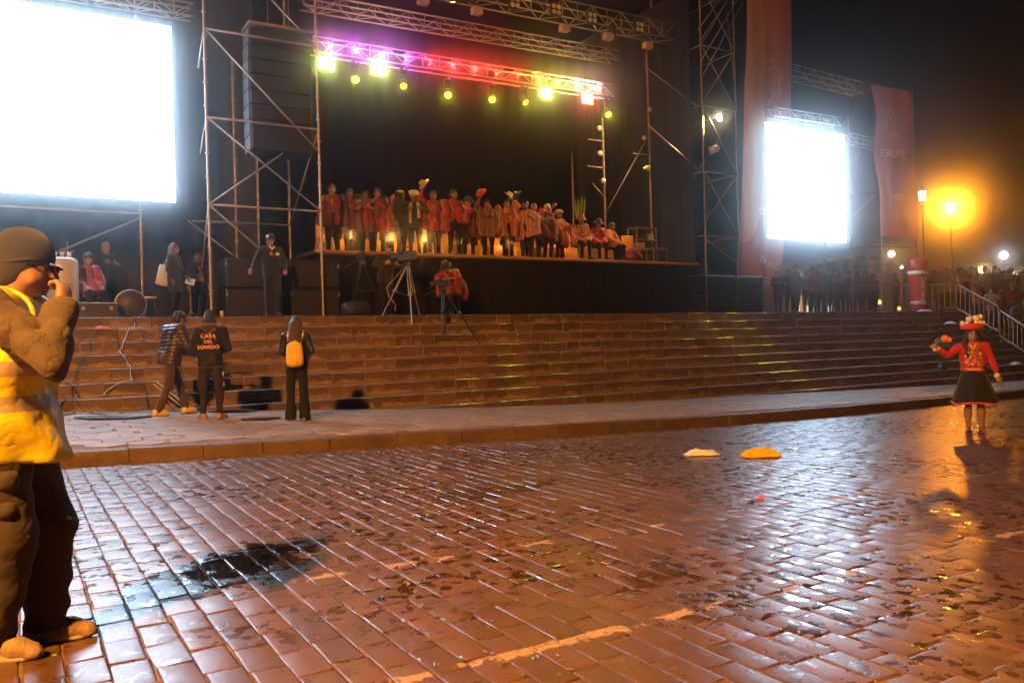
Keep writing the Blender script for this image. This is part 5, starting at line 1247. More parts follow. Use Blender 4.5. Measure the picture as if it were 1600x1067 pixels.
Gs = 'people in ponchos lined up on the stage'
CAST = [ # px, Y, height scale, label, pose, top, hair/hat, turn
 (521, 20.9, 1.03, 'tall person in wide dark red poncho at the far left of the line on stage', dict(), ('poncho', 'dred', .70, 1.1), ('short', None), .15),
 (549, 21.0, .99, 'person with lowered head in dull brownish poncho, second from the left on stage', dict(hpitch=.25), ('poncho', 'maroon', .68, 1.1), ('short', None), .1),
 (562, 22.1, 1.02, 'dim person in dark brimmed hat half hidden behind the left of the line', dict(), ('poncho', 'brown', .6, 1.0), ('short', hat_brim(felt_d)), 0),
 (574, 20.8, .96, 'person with folded hands in dark maroon poncho left of the woman covering her mouth', dict(**OUT_R, **OUT_L), ('poncho', 'maroon', .62, .95), ('short', None), -.2),
 (592, 20.7, 1.0, 'woman in long red poncho covering her mouth with one hand', dict(**MOUTH, hpitch=.1), ('poncho', 'red', .62, 1.1), ('short', None), .2),
 (617, 21.6, 1.0, 'person in pink knit hat and red sleeve behind the dark haired woman', dict(**OUT_L), ('jacket', 'bright', .8, 1.0), ('short', ear_hat(cloth('pink_knit', (.5, .06, .16)))), 0),
 (628, 20.7, 1.0, 'long haired woman in black with a yellow green hat, hand lifted', dict(LE=(.27, -.16, 1.2), LW=(.17, -.26, 1.42), hyaw=.9), ('jacket', 'black', .62, 1.02), ('long', hat_cap(cloth('lime_felt', (.5, .55, .05)), False)), .9),
 (649, 20.6, .98, 'person in big white fluffy hat and cream scarf looking down', dict(**OUT_R, **OUT_L, hpitch=.35), ('jacket', 'black', .74, 1.05), ('short', both(hat_fur(cloth('white_fur', (.8, .72, .5), bump=.9, bscale=60)), scarf(cloth('cream_wool', (.6, .48, .28))))), 0),
 (679, 20.5, 1.01, 'man in open red striped poncho lifting a round pale hat high with one arm', dict(**RAISE_R), ('poncho', 'red', .66, 1.1), ('short', hold_hat(felt_l, 'R')), -.1),
 (711, 20.5, 1.05, 'big man with black hair in red poncho gathered in wide folds at the waist', dict(**OUT_L, hyaw=.4), ('poncho', 'red', .86, 1.12), ('short', None), .25),
 (733, 20.9, .98, 'dim man in dark brimmed hat and dark maroon poncho', dict(), ('poncho', 'maroon', .58, 1.0), ('short', hat_brim(felt_d)), -.2),
 (763, 20.5, .93, 'person in brown striped poncho raising a red topped cap straight up', dict(RE=(-.24, -.06, 1.55), RW=(-.19, -.08, 1.80), **MOUTH) if False else dict(RE=(-.26, -.06, 1.55), RW=(-.20, -.08, 1.80), LE=(.25, -.15, 1.2), LW=(.08, -.2, 1.44)), ('poncho', 'brown', .62, .9), ('short', hold_hat(cloth('red_felt', (.5, .03, .03)), 'R')), 0),
 (794, 20.5, .95, 'person in red poncho with an orange lining waving a pale hat above the head', dict(LE=(.25, -.08, 1.55), LW=(.12, -.12, 1.74)), ('poncho', 'orange', .64, 1.1), ('short', hold_hat(felt_l, 'L')), 0),
 (823, 20.5, .96, 'person holding a dark hat up in front of a red cape', dict(**RAISE_R, **OUT_L), ('poncho', 'pink', .6, 1.1), ('short', hold_hat(felt_d, 'R')), -.3),
 (836, 21.2, 1.02, 'balding man in bright red poncho with one red sleeve flung up', dict(LE=(.36, .0, 1.45), LW=(.52, .0, 1.62)), ('poncho', 'bright', .72, 1.05), (None, None), .1),
 (857, 20.6, .95, 'white haired person in dark brown poncho with yellow border', dict(**OUT_R), ('poncho', 'maroon', .62, 1.0), ('white', None), .3),
 (875, 20.9, .88, 'person in large tan fur hat and orange poncho at the right of the line', dict(**OUT_L), ('poncho', 'orange', .58, 1.05), ('short', hat_fur(cloth('tan_fur', (.5, .3, .12), bump=.9, bscale=60))), .5)]
CAST += [
 (537, 21.9, 1.0, 'bare headed person in maroon poncho squeezed behind the two leftmost ponchos', dict(), ('poncho', 'maroon', .66, 1.1), ('short', None), .1),
 (604, 21.9, 1.02, 'dark haired person peering over the shoulder of the woman covering her mouth', dict(hyaw=.2), ('poncho', 'dred', .66, 1.1), ('long', None), .1),
 (695, 22.0, 1.02, 'person in brown hat standing behind between open poncho and gathered poncho', dict(), ('poncho', 'dred', .66, 1.1), ('short', hat_brim(felt_b)), 0),
 (748, 21.9, .99, 'bare headed person in dark poncho behind the raised red topped cap', dict(hpitch=.15), ('poncho', 'maroon', .66, 1.1), ('short', None), .2),
 (780, 22.0, 1.0, 'person with pink knit cap behind the red poncho with orange lining', dict(), ('poncho', 'red', .66, 1.1), ('short', ear_hat(cloth('pink_knit'))), -.2),
 (847, 22.0, 1.0, 'person in red cap behind the white haired person', dict(), ('poncho', 'bright', .66, 1.1), ('short', ear_hat(cloth('red_felt'))), 0)]
WHT = mat('white_hair', (.65, .55, .42), .6, bump=.5, bscale=120)
for k, (px, Y, sc, lab, pz, tp, hd, turn) in enumerate(CAST):
    J = make_pose(**pz); kind, col, hem, w = tp; m = PON[col] if col in PON else cloth('black_coat', (.016, .014, .014))
    build_person('person', lab, Gs, J, at_px(px, Y, SZ), -.35+turn, sc*1.02, h=.022, hb=.0145, skin=SKIN2 if k % 2 else SKIN, fat=1.25,
        top=dict(m=m, kind=kind, hem=hem, w=w, seed=k, bulk=1.05), legs=dict(m=BLK, h=.024), shoes=BSHOE,
        hair=None if hd[0] is None else (('short', WHT) if hd[0] == 'white' else (hd[0], HAIR)), hat=hd[1]).scale = (sc*1.17, sc*1.12, sc*1.03)
# seated on the right of the stage
def sit_pose(**kw):
    d = dict(pelvis=(0, 0, .55), head=(0, -.03, 1.20), neck=(0, .015, 1.05), chest=(0, 0, .88), waist=(0, 0, .68), RS=(-.18, .01, 1.005), LS=(.18, .01, 1.005), RE=(-.25, -.10, .76), LE=(.25, -.10, .76), RW=(-.15, -.34, .66), LW=(.15, -.34, .66),
             RH=(-.10, 0, .53), LH=(.10, 0, .53), RK=(-.13, -.42, .52), LK=(.13, -.42, .52), RA=(-.13, -.44, .085), LA=(.13, -.42, .085)); d.update(kw)
    lean = d.pop('lean', None); J = make_pose(**d)
    J['spine'] = np.eye(3)
    if lean:
        M = np.array(Matrix.Rotation(lean, 3, 'X')); pv = J['pelvis']; J['spine'] = M
        for q in ('head', 'neck', 'chest', 'waist', 'RS', 'LS', 'RE', 'LE', 'RW', 'LW'): J[q] = M @ (J[q]-pv)+pv
    return J
def shift_top(P, J): return P
def sit_person(label, group, J, loc, rz, sc, m, hair, hat=None, h=.022, legm=None, skin=None, wide=1.0):
    t = thing('person', label, 'person', (0, 0, 0), group); link('body', sdf_mesh(body_prims(J, 1.2), h*.68, 'body'), skin or SKIN2, t)
    M = J['spine']; pv = J['pelvis']; tt = lambda x, y, z: pv+M @ (v3(x, y, z)-v3(0, 0, .55)); P = []
    for sx, s in ((-1, 'R'), (1, 'L')):
        P += [('c', tt(sx*.085, .005, .93), tt(sx*.085*wide, 0, .72), .108, .125, .05), ('c', tt(sx*.085*wide, 0, .72), tt(sx*.10*wide, -.02, .56), .125, .14, .05), ('c', J[s+'S'], J[s+'E'], .08, .085, .05), ('c', J[s+'E'], J[s+'E']*.5+J[s+'W']*.5, .08, .07, .05), ('c', J[s+'E']*.7+J[s+'S']*.3, tt(sx*.2*wide, -.05, .58), .08, .09, .08),
              ('c', tt(sx*.09, -.05, .68), J[s+'K']*.6+J[s+'H']*.4+v3(0, 0, .03), .11, .12, .08)]
    P += [('c', J['RS']*.9+J['LS']*.1, J['LS']*.9+J['RS']*.1, .07, .07, .05)]
    link('poncho', sdf_mesh(P, h, 'poncho', folds(.013, len(label), 15)), m, t)
    link('trousers', sdf_mesh(leg_prims(J, 1.0)[:1]+leg_prims(J, 1.0)[3:], h, 'trousers', folds(.006, 4, 20)), legm or BLK, t)
    for s in 'RL': link('shoe', shoe_mesh(J, s), BSHOE, t)
    if hair: link('hair', sdf_mesh(hair_prims(J, hair[0]), .014, 'hair', folds(.005, 3, 60)), hair[1], t)
    if hat: hat(t, J)
    t.location = Vector(loc); t.rotation_euler = (0, 0, rz); t.scale = (sc,)*3; return t
M_GOLD = cloth('gold_satin', (.72, .36, .06), .5)
def plume(t, J):
    H = J['head']; g_ = MB()
    for k, (dx, L) in enumerate(((-.10, .62), (-.03, .7), (.05, .82), (.12, .72))):
        g_.grid(lambda u, v, dx=dx, L=L: (H[0]+dx+(u-.5)*.075*math.sin(math.pi*min(.98, v+.06))+dx*v*.5, H[1]+.10+.03*math.sin(v*5+dx*9), H[2]+.05+L*v), 2, 10)
    part('plume', g_, cloth('green_feather', (.25, .38, .03), .6), t, True)['kind'] = 'stuff'
sit_person('seated person in pale patterned poncho and brown brimmed hat with tall green plume', 'people seated at the right of the stage', sit_pose(lean=.22), at_px(906, 20.7, SZ), -.2, 1.06, PON['pink'], ('short', HAIR), both(hat_brim(felt_b), plume), wide=1.2)
sit_person('seated person in red striped poncho and dark brimmed hat bending forward', 'people seated at the right of the stage', sit_pose(lean=.30), at_px(931, 20.7, SZ), -.1, 1.0, PON['red'], ('short', HAIR), hat_brim(felt_d), wide=1.2)
sit_person('seated long haired woman in brown and orange poncho at the right end of the stage', 'people seated at the right of the stage', sit_pose(lean=.1), at_px(954, 20.8, SZ), .4, .97, PON['orange'], ('long', cloth('dark_brown_hair', (.03, .016, .01), .5)), None, wide=1.15)
# chairs with gold covers in a row behind the people
def gold_chair():
    t = thing('covered_chair', 'chair under a gold satin cover in the row behind the people on stage', 'chair', (0, 0, 0), 'gold covered chairs on the stage')
    def sk(u, v): a = u*6.2832; w = .225+.05*(1-v)+.012*math.sin(a*9)*(1-v); c, s = math.cos(a), math.sin(a); q = max(abs(c), abs(s)); return (w*c/q**.75, w*s/q**.75, .47*v)
    part('seat_cover', MB().grid(sk, 48, 4).box((0, 0, .465), (.42, .42, .03), bev=.012), M_GOLD, t, True)
    part('back_cover', MB().box((0, .215, .70), (.43, .06, .50), bev=.025), M_GOLD, t, True); return t
g0 = gold_chair(); spots = [(508, 21.5), (541, 21.7), (583, 21.6), (610, 21.7), (636, 21.9), (663, 21.6), (694, 21.6), (722, 21.7), (745, 21.7), (776, 21.6), (808, 21.6), (840, 21.7), (866, 21.4), (888, 21.3), (918, 21.2), (944, 21.3), (985, 20.9)]
names = ['left edge of the stage beside the scaffold post', 'legs of the second poncho wearer', 'woman covering her mouth', 'gap left of the black dressed woman', 'legs of the black dressed woman', 'gap between fluffy hat and open poncho', 'gap right of the man with lifted hat', 'big man in gathered poncho', 'dim man in brimmed hat', 'gap right of the raised cap', 'gap left of the dark hat', 'balding man in bright red', 'white haired person', 'tan fur hat', 'person with the green plume', 'seated person in striped poncho', 'pile of red cloth at the right end']
for k, (px, Y) in enumerate(spots):
    p = at_px(px, Y, SZ); lab = 'gold covered chair behind the '+names[k] if k < 16 else 'gold covered chair at the right end beside the pile of red cloth'
    if k == 0: g0.location = p; g0['label'] = lab; g0.rotation_euler = (0, 0, -.2)
    else: dup(g0, p, -.2+.1*math.sin(k*3), lab)
# floor lamps on stands, added before the chairs to light the gold covers
for k, (px, py) in enumerate(((612, 372), (664, 376), (842, 378), (878, 368), (548, 372), (722, 378), (790, 380))):
    P = PX(px, py, 21.12); P.z = SZ+.10; t = thing('added_floor_light', ['warm floor light glowing low behind the woman in the long red poncho', 'warm floor light glowing low behind the fluffy white hat', 'warm floor light glowing low behind the balding man in red', 'warm floor light glowing low behind the tan fur hat', 'warm floor light glowing low behind the dull brownish poncho', 'warm floor light glowing low beside the big man in gathered poncho', 'warm floor light glowing low behind the red poncho with orange lining'][k], 'stage light', P-Vector((0, 0, .10)), 'floor lights behind the chairs')  # all of these lamps are added to light the gold covers
    part('housing', MB().box(P+Vector((0, 0, .14)), (.11, .11, .46), bev=.02), M_RUB, t); part('lens', MB().box(P+Vector((0, .05, .375)), (.09, .10, .012)), bright('added_floor_lens', (1, .5, .08), 3), t)
    lamp('added_floor_glow', P+Vector((0, .02, .46)), P_FLOOR, (1, .45, .09), t, 'AREA' if False else 'POINT', radius=.08)
# pile of cloth, flight case racks at the right
p = at_px(988, 20.75, SZ); me = sdf_mesh([('e', v3(0, 0, .25), (.30, .22, .28)), ('e', v3(.18, 0, .16), (.22, .2, .18)), ('e', v3(-.16, -.05, .14), (.22, .2, .16))], .03, 'red_cloth', folds(.02, 3, 14)); o = link('cloth_pile', me, cloth('wine_cloth', (.16, .012, .02))); o.location = p; tag(o, 'heap of dark red cloth at the right end of the line of chairs', 'cloth')
p = at_px(1004, 21.2, SZ); t = thing('equipment_rack', 'metal equipment rack with shelves of stage gear at the right of the stage', 'rack', p)
for sx in (-.42, .42):
    for sy in (-.22, .22): part('post', MB().bar(p+Vector((sx, sy, 0)), p+Vector((sx, sy, 1.25)), .02, 6), M_STEEL, t)
for k, z in enumerate((.12, .5, .82, 1.22)): part('shelf', MB().box(p+Vector((0, 0, z)), (.88, .5, .03)), M_STEEL, t)
for k, (dx, z, w, hh, c) in enumerate(((-.2, .64, .3, .22, (.5, .42, .3)), (.18, .62, .36, .18, (.04, .04, .045)), (-.15, .93, .4, .16, (.05, .05, .05)), (.24, .94, .22, .2, (.45, .4, .34)), (0, .26, .6, .22, (.06, .05, .05)))): part('equipment_box', MB().box(p+Vector((dx, -.02, z)), (w, .36, hh), bev=.012), mat('gear_%d' % k, c, .5, bump=.1), t)
p = at_px(1026, 20.7, SZ); t = thing('folding_table', 'small bare folding table beside the equipment rack at the right of the stage', 'table', p)
part('table_top', MB().box(p+Vector((0, 0, .5)), (.62, .45, .035)), mat('table_wood', (.3, .17, .08), .5, var=.3), t)
for sx in (-.28, .28):
    for sy in (-.18, .18): part('leg', MB().bar(p+Vector((sx, sy, 0)), p+Vector((sx, sy, .49)), .016, 6), M_STEEL, t)

# ------------------------------------------------------------------ crew on the terrace
Gc = 'crew on the terrace'
M_NAVY = cloth('navy_uniform', (.010, .012, .019))
J = make_pose(RE=(-.33, -.02, 1.17), RW=(-.43, -.14, .98), LE=(.29, .05, 1.13), LW=(.24, -.14, .97), hyaw=-.65, hpitch=.1, lean=(.0, -.04), rfist=1)
build_person('person', 'guard in navy uniform and white fronted cap leaning a hand on the bass cabinets', None, J, at_px(424, 18.15, LZ), -.05, 1.05, h=.016, hb=.012, top=dict(m=M_NAVY, hem=.83, bulk=1.02, seed=4), legs=dict(m=cloth('dark_uniform', (.007, .007, .009))), shoes=BSHOE,
    hair=('short', HAIR), hat=both(hat_cap(M_NAVY), lambda t, J: part('cap_badge', on_head(J, MB().box((0, -.10, .075), (.06, .012, .045), bev=.005)), mat('white_badge', (.75, .72, .7)), t)),
    extra=lambda t, J: (part('name_patch', MB().box((.10, -.125, 1.30), (.07, .012, .05)), mat('white_badge'), t), part('shirt_collar', MB().tube([(-.05, -.07, 1.46), (0, -.10, 1.40), (.05, -.07, 1.46)], .014, 6), mat('white_badge'), t)))
p = at_px(134, 19.6, LZ)
chair = thing('folding_chair', 'dark folding chair under the seated musician in red poncho', 'chair', p, None)
part('seat', MB().box(p+Vector((0, .05, .42)), (.44, .44, .03)), M_IRON, chair); part('backrest', MB().box(p+Vector((-.1, .28, .72)), (.42, .03, .3)), M_IRON, chair)
for sx in (-.2, .2):
    for sy in (-.14, .25): part('leg', MB().bar(p+Vector((sx, sy, 0)), p+Vector((sx, sy, .42)), .013, 6), M_STEEL, chair)
sit_person('seated musician in red patterned poncho reading from his lap behind the safety vest man', Gc, sit_pose(hpitch=.25, lean=.12), p, .35, 1.08, stripes('poncho_maroon_pink', [(.34, .035, .045), (.06, .02, .03), (.5, .2, .2), (.34, .035, .045)], 7), ('short', HAIR), None, h=.018)
part('sheet', MB().box((.0, 0, 0), (.34, .24, .008)), mat('paper', (.7, .68, .66)), (lambda t: t)(thing('music_sheet', 'white sheet lying on the lap of the seated musician', 'sheet', p+Vector((.18, -.50, .72)), None, .3)))
J = make_pose(hpitch=.12, hyaw=.3, **OUT_L); build_person('person', 'tall dark clothed man with bare forehead standing behind the seated musician', Gc, J, at_px(166, 21.2, LZ), .2, 1.08, h=.02, hb=.014, top=dict(m=cloth('dusk_coat', (.012, .012, .015)), hem=.7), legs=dict(m=BLK), shoes=BSHOE, hair=('short', mat('grey_hair', (.2, .17, .15), .6)))
J = make_pose(hyaw=.1, LE=(.24, -.06, 1.15), LW=(.16, -.2, .98)); build_person('person', 'grey haired woman in dark coat carrying a pale tote bag, beside the scaffold tower', Gc, J, at_px(272, 19.5, LZ), 1.0, .98, h=.017, hb=.013, top=dict(m=cloth('dusk_coat'), hem=.62, bulk=1.08), legs=dict(m=BLK), shoes=BSHOE, hair=('long', mat('ashen_hair', (.09, .085, .09), .5, var=.3)))
p = at_px(256, 19.5, LZ+.85); t = thing('tote_bag', 'pale grey tote bag hanging at the side of the woman in dark coat', 'bag', p)
part('bag_body', MB().box(p+Vector((0, 0, .12)), (.30, .10, .46), bev=.03, rot=Matrix.Rotation(.25, 3, 'Y')), mat('pale_canvas', (.5, .52, .56), .7, var=.2), t, True); part('bag_handle', MB().tube([p+Vector((-.02, 0, .32)), p+Vector((.12, 0, .60)), p+Vector((.16, -.02, .62)), p+Vector((.12, 0, .30))], .012, 6), mat('pale_canvas'), t, True)
J = make_pose(hyaw=-.3); build_person('person', 'dim stagehand in black with a pale triangle on the chest behind the scaffold post', Gc, J, at_px(309, 21.4, LZ), .1, 1.0, h=.022, hb=.015, top=dict(m=cloth('black_coat'), hem=.7), legs=dict(m=BLK), shoes=BSHOE, hair=('short', HAIR), extra=lambda t, J: part('triangle', MB().slab([(-.11, 1.0), (.11, 1.0), (.0, 1.3)], .02), mat('tan_patch', (.4, .28, .17)), t).__setattr__('location', (0, -.14, 0)))
J = make_pose(lean=(.25, 0), hpitch=.25, hyaw=.5, **OUT_R, **OUT_L); build_person('person', 'camera operator in dark jacket and cap stooping behind the main tripod', Gc, J, at_px(601, 18.95, LZ-.0), .1, 1.06, h=.018, hb=.013, top=dict(m=cloth('maroon_jacket', (.022, .008, .009)), hem=.8), legs=dict(m=BLK), shoes=BSHOE, hair=('short', HAIR), hat=hat_cap(cap_b, False))
J = make_pose(pelvis=(0, .1, .72), lean=(.75, 0), hpitch=-.1, RE=(-.27, -.36, .86), RW=(-.16, -.52, .84), LE=(.27, -.36, .86), LW=(.1, -.52, .86), head=(0, -.015, 1.37), neck=(0, .015, 1.22), chest=(0, 0, 1.05), waist=(0, 0, .85), RS=(-.18, .01, 1.175), LS=(.18, .01, 1.175), RH=(-.09, .1, .70), LH=(.09, .1, .70), RK=(-.12, -.16, .45), LK=(.12, -.16, .45))
def pon_extra(t, J):
    P = [('c', J['chest'], J['pelvis']+v3(0, .05, .05), .15, .18, .05), ('c', J['RS'], J['RE'], .075, .08, .06), ('c', J['LS'], J['LE'], .075, .08, .06), ('c', J['RE'], J['RE']+v3(.02, .05, -.36), .075, .06, .06), ('c', J['LE'], J['LE']+v3(-.02, .08, -.34), .075, .06, .06), ('c', J['chest']+v3(0, .02, -.1), J['chest']+v3(0, .05, -.42), .15, .12, .08), ('c', J['pelvis']+v3(-.1, .05, 0), J['pelvis']+v3(-.14, .05, -.2), .16, .15, .06), ('c', J['pelvis']+v3(.1, .05, 0), J['pelvis']+v3(.14, .05, -.2), .16, .15, .06), ('c', J['RS'], J['LS'], .09, .09, .05)]
    link('poncho', sdf_mesh(P, .02, 'poncho', folds(.014, 3, 14)), stripes('poncho_crew_red', [(.24, .013, .011), (.17, .01, .009), (.38, .10, .04)], 4), t)
build_person('person', 'cameraman in bright red poncho bent over the small tripod in front of the stage', Gc, J, at_px(708, 18.55, LZ), -.9, 1.06, h=.02, hb=.014, legs=dict(m=BLK), shoes=BSHOE, hair=('short', HAIR), hat=hat_brim(felt_d, .1, .14), extra=pon_extra)
# silhouettes between the banner and the inflatable pillar
Gb = 'bystanders on the terrace right of the stage'
by = []
CLO = [cloth('by_%d' % k, c) for k, c in enumerate(((.025, .03, .045), (.03, .025, .025), (.07, .05, .05), (.02, .02, .03), (.12, .02, .03), (.05, .05, .06)))]
BY = [(1214, 20.2, .90, 'short bystander in dark jacket leaning out from behind the foot of the long banner'), (1232, 21.0, 1.0, 'bystander with folded arms just left of the bright archway'), (1243, 19.5, 1.0, 'bystander in dark coat standing straight in front of the bright archway'), (1259, 21.8, 1.0, 'slim bystander at the right edge of the bright archway'), (1270, 20.0, 1.02, 'tall bystander in grey coat right of the archway, turned to a neighbour'), (1281, 20.6, 1.03, 'bystander in red scarf right of the tall grey coat'), (1291, 22.5, .98, 'bystander behind the thin scaffold leg under the screen'),
      (1303, 20.0, .97, 'bystander in dark blue under the scaffold frame, arms crossed'), (1312, 22.0, 1.03, 'bystander raised on the far step under the scaffold frame'), (1326, 20.8, .98, 'bystander in maroon coat in the middle of the scaffold frame'), (1338, 21.5, 1.0, 'bystander in brown jacket right of the maroon coat'), (1352, 20.4, .98, 'bystander beside the right leg of the scaffold frame'), (1364, 21.6, 1.0, 'bystander just left of the scaffold leg under the far banner'), (1398, 21.0, 1.0, 'bystander between the scaffold leg and the inflatable pillar'), (1458, 20.2, 1.03, 'bystander in dark coat standing right of the inflatable pillar')]
vars_ = []
for k in range(5):
    pz = [dict(**OUT_R, **OUT_L), dict(), dict(hyaw=.6, **OUT_R), dict(hyaw=-.5, RE=(-.30, .0, 1.17), RW=(-.12, -.2, 1.15), LE=(.3, 0, 1.17), LW=(.1, -.22, 1.13)), dict(hpitch=.2, LE=(.27, -.16, 1.2), LW=(.1, -.2, 1.45))][k]
    t = build_person('person', BY[k][3], Gb, make_pose(**pz), (0, 0, 0), 0, 1, h=.024, hb=.016, fat=1.2, top=dict(m=CLO[k], hem=[.7, .8, .62, .8, .75][k], seed=k, bulk=1.08), legs=dict(m=BLK, h=.026), shoes=BSHOE, hair=(('short', 'long', 'short', 'short', 'long')[k], HAIR), hat=[None, None, hat_cap(cap_b), hat_beanie(cloth('wool_cap', (.05, .03, .03))), None][k])
    vars_.append(t)
for k, (px, Y, sc, lab) in enumerate(BY):
    p = at_px(px, Y, LZ)
    if k < 5: o = vars_[k]; o.location = p; o.rotation_euler = (0, 0, R.uniform(-.9, .9)); o.scale = (sc,)*3; o['label'] = lab
    else:
        o = dup(vars_[(k*3+1) % 5], p, R.uniform(-1.2, 1.2), lab, sc)
        for ch in o.children:
            if ch.name.startswith('jacket'): ch.data = ch.data.copy(); ch.data.materials[0] = CLO[k % 6]
# ------------------------------------------------------------------ the crowd behind the barriers
Gq = 'crowd packed on the steps behind the barriers'
C2 = [cloth('cw_%d' % k, c) for k, c in enumerate(((.03, .025, .022), (.10, .06, .04), (.05, .035, .03), (.25, .04, .03), (.04, .09, .08), (.18, .14, .10), (.02, .02, .025), (.08, .10, .16), (.30, .15, .05)))]
cw = []
for k in range(7):
    pz = [dict(), dict(**OUT_R, **OUT_L), dict(hyaw=.5), dict(hyaw=-.6, hpitch=.15), dict(**RAISE_R), dict(hpitch=.2, **MOUTH), dict(hyaw=.2, LE=(.28, -.2, 1.25), LW=(.16, -.3, 1.5))][k]
    cw.append(build_person('person', 'x', Gq, make_pose(**pz), (0, 0, 0), 0, 1, h=.026, hb=.017, fat=1.25, top=dict(m=C2[k], hem=.75, seed=20+k, bulk=1.1), legs=dict(m=BLK, h=.028), hair=(('short', 'long', 'short', 'short', 'short', 'long', 'short')[k], HAIR), hat=[None, None, hat_cap(cap_b), hat_brim(felt_b), None, None, hat_beanie(CLO[4])][k]))
rq = random.Random(77); pts = []
for i in range(24):
    for j in range(22):
        x, y = 31.2+i*.66+rq.uniform(-.2, .2), 12.6+j*.66+rq.uniform(-.2, .2); z = ground_at(x, y)
        sx_, sy_, sz_ = project(np.array([x, y, z+1.5]))
        if 1464 < sx_ < 1625 and sy_ > 395: pts.append((float(sz_), x, y, z))
pts.sort(); used = 0
words = {0: 'bare headed person', 1: 'long haired person', 2: 'person in dark cap', 3: 'person in brown brimmed hat', 4: 'person raising an arm', 5: 'long haired person covering mouth', 6: 'person in knitted cap'}
cols = ['black', 'brown', 'dark', 'red', 'teal', 'beige', 'black', 'blue', 'orange']
first = [True]*7
def place(x, y):
    a = 'on terrace' if y > STEP0_Y else 'on steps'
    b = 'at the barrier' if x < 32 else 'in front of crowd' if x < 34 else 'amid crowd' if x < 37.5 else 'at back of crowd'
    return b+' '+a
seen_lab = {}
def uniq(s):
    seen_lab[s] = seen_lab.get(s, 0)+1; k = seen_lab[s]
    return s if k == 1 else s.replace(' top ', ' top, '+('further right,', 'head tilted,', 'turned aside,', 'half hidden,', 'partly in shadow,')[(k-2) % 5]+' ')
for n, (d, x, y, z) in enumerate(pts[:112]):
    k = rq.randrange(7); ci = rq.randrange(9); sc = rq.choice((1, .95, 1.02, .9, .78, .97)); lab = uniq(f'{words[k]} in {cols[ci]} top '+place(x, y))
    rz = rq.uniform(-1.3, .3)
    if first[k]: o = cw[k]; first[k] = False; o.location = (x, y, z); o.rotation_euler = (0, 0, rz); o.scale = (sc,)*3; o['label'] = lab
    else: o = dup(cw[k], (x, y, z), rz, lab, sc)
    for ch in o.children:
        if ch.name.startswith('jacket'):
            key = ('jk', k, ci)
            if key not in MATS: me = cw[k].children[0].data; src = [c for c in cw[k].children if c.name.startswith('jacket')][0].data.copy(); src.materials[0] = C2[ci]; MATS[key] = src
            ch.data = MATS[key]
# ------------------------------------------------------------------ barriers, tripods, cables, bags, far buildings
M_BAR = mat('barrier_steel', (.42, .38, .35), .4, .6)
def barrier(label, a, b, hgt=1.05, n=12):
    a, b = Vector(a), Vector(b); t = thing('crowd_barrier', label, 'barrier', a, 'crowd barriers down the steps'); u = b-a; up = Vector((0, 0, hgt))
    part('frame', MB().tube([a+up*.12, a+up*.95, a+up+u*.03, b+up-u*.03, b+up*.95, b+up*.12], .026, 7), M_BAR, t, True); part('bottom_rail', MB().bar(a+up*.12, b+up*.12, .022, 7), M_BAR, t)
    for k in range(1, n): q = a+u*(k/n); part('bar', MB().bar(q+up*.12, q+up, .013, 6), M_BAR, t)
    for q in (a+u*.12, b-u*.12): part('foot', MB().tube([q+Vector((-.3, 0, .01)), q+Vector((-.05, 0, .1)), q+up*.14, q+Vector((.05, 0, .1)), q+Vector((.3, 0, .01))], .018, 6), M_BAR, t, True)
XB = 30.7
def bz(y): return STEP0_Z+.02-(STEP0_Y-y)*RISE/TREAD if y < STEP0_Y else LZ
barrier('upper crowd barrier sloping down the steps from the inflatable pillar', (XB, 17.9, LZ), (XB, 16.35, bz(16.35)+.05), n=9)
barrier('middle crowd barrier sloping down the steps behind the dancer', (XB-.2, 16.2, bz(16.2)), (XB-.2, 15.0, bz(15.0)+.05), n=8)
barrier('lower crowd barrier at the right frame edge behind the dancer', (XB-.6, 15.0, bz(15.0)), (XB-.6, 13.2, pav_z(30, 13.2)), n=12)
barrier('short crowd barrier standing level on the terrace beside the pillar', (XB-1.4, 19.2, LZ), (XB+.2, 18.0, LZ), n=9)
# --- tripods and cameras
def tripod(label, apex, feet, m, cam=True, group='camera tripods', lens=None):
    apex = Vector(apex); t = thing('tripod', label, 'tripod', Vector((apex.x, apex.y, min(f[2] for f in feet))), group)
    for f in feet:
        f = Vector(f); d = f-apex; s = d.cross(Vector((0, 0, 1))).normalized()*.03; mid = apex+d*.52
        lg = MB(); lg.bar(apex+s, mid+s*.8, .013, 6); lg.bar(apex-s, mid-s*.8, .013, 6); lg.bar(mid-d*.05, f, .015, 6); lg.box(mid, (.09, .05, .05)); part('leg', lg, m, t)
    part('bowl', MB().lathe([(.05, -.10), (.075, -.03), (.08, 0), (.05, .05)], apex, 12), M_RUB, t, True)
    part('spreader', MB().tube([apex+(Vector(f)-apex)*.55 for f in feet]+[apex+(Vector(feet[0])-apex)*.55], .008, 5), M_RUB, t)
    part('pan_handle', MB().bar(apex+Vector((0, .05, .05)), apex+Vector((-.28, .42, -.12)), .011, 6), M_RUB, t)
    return t
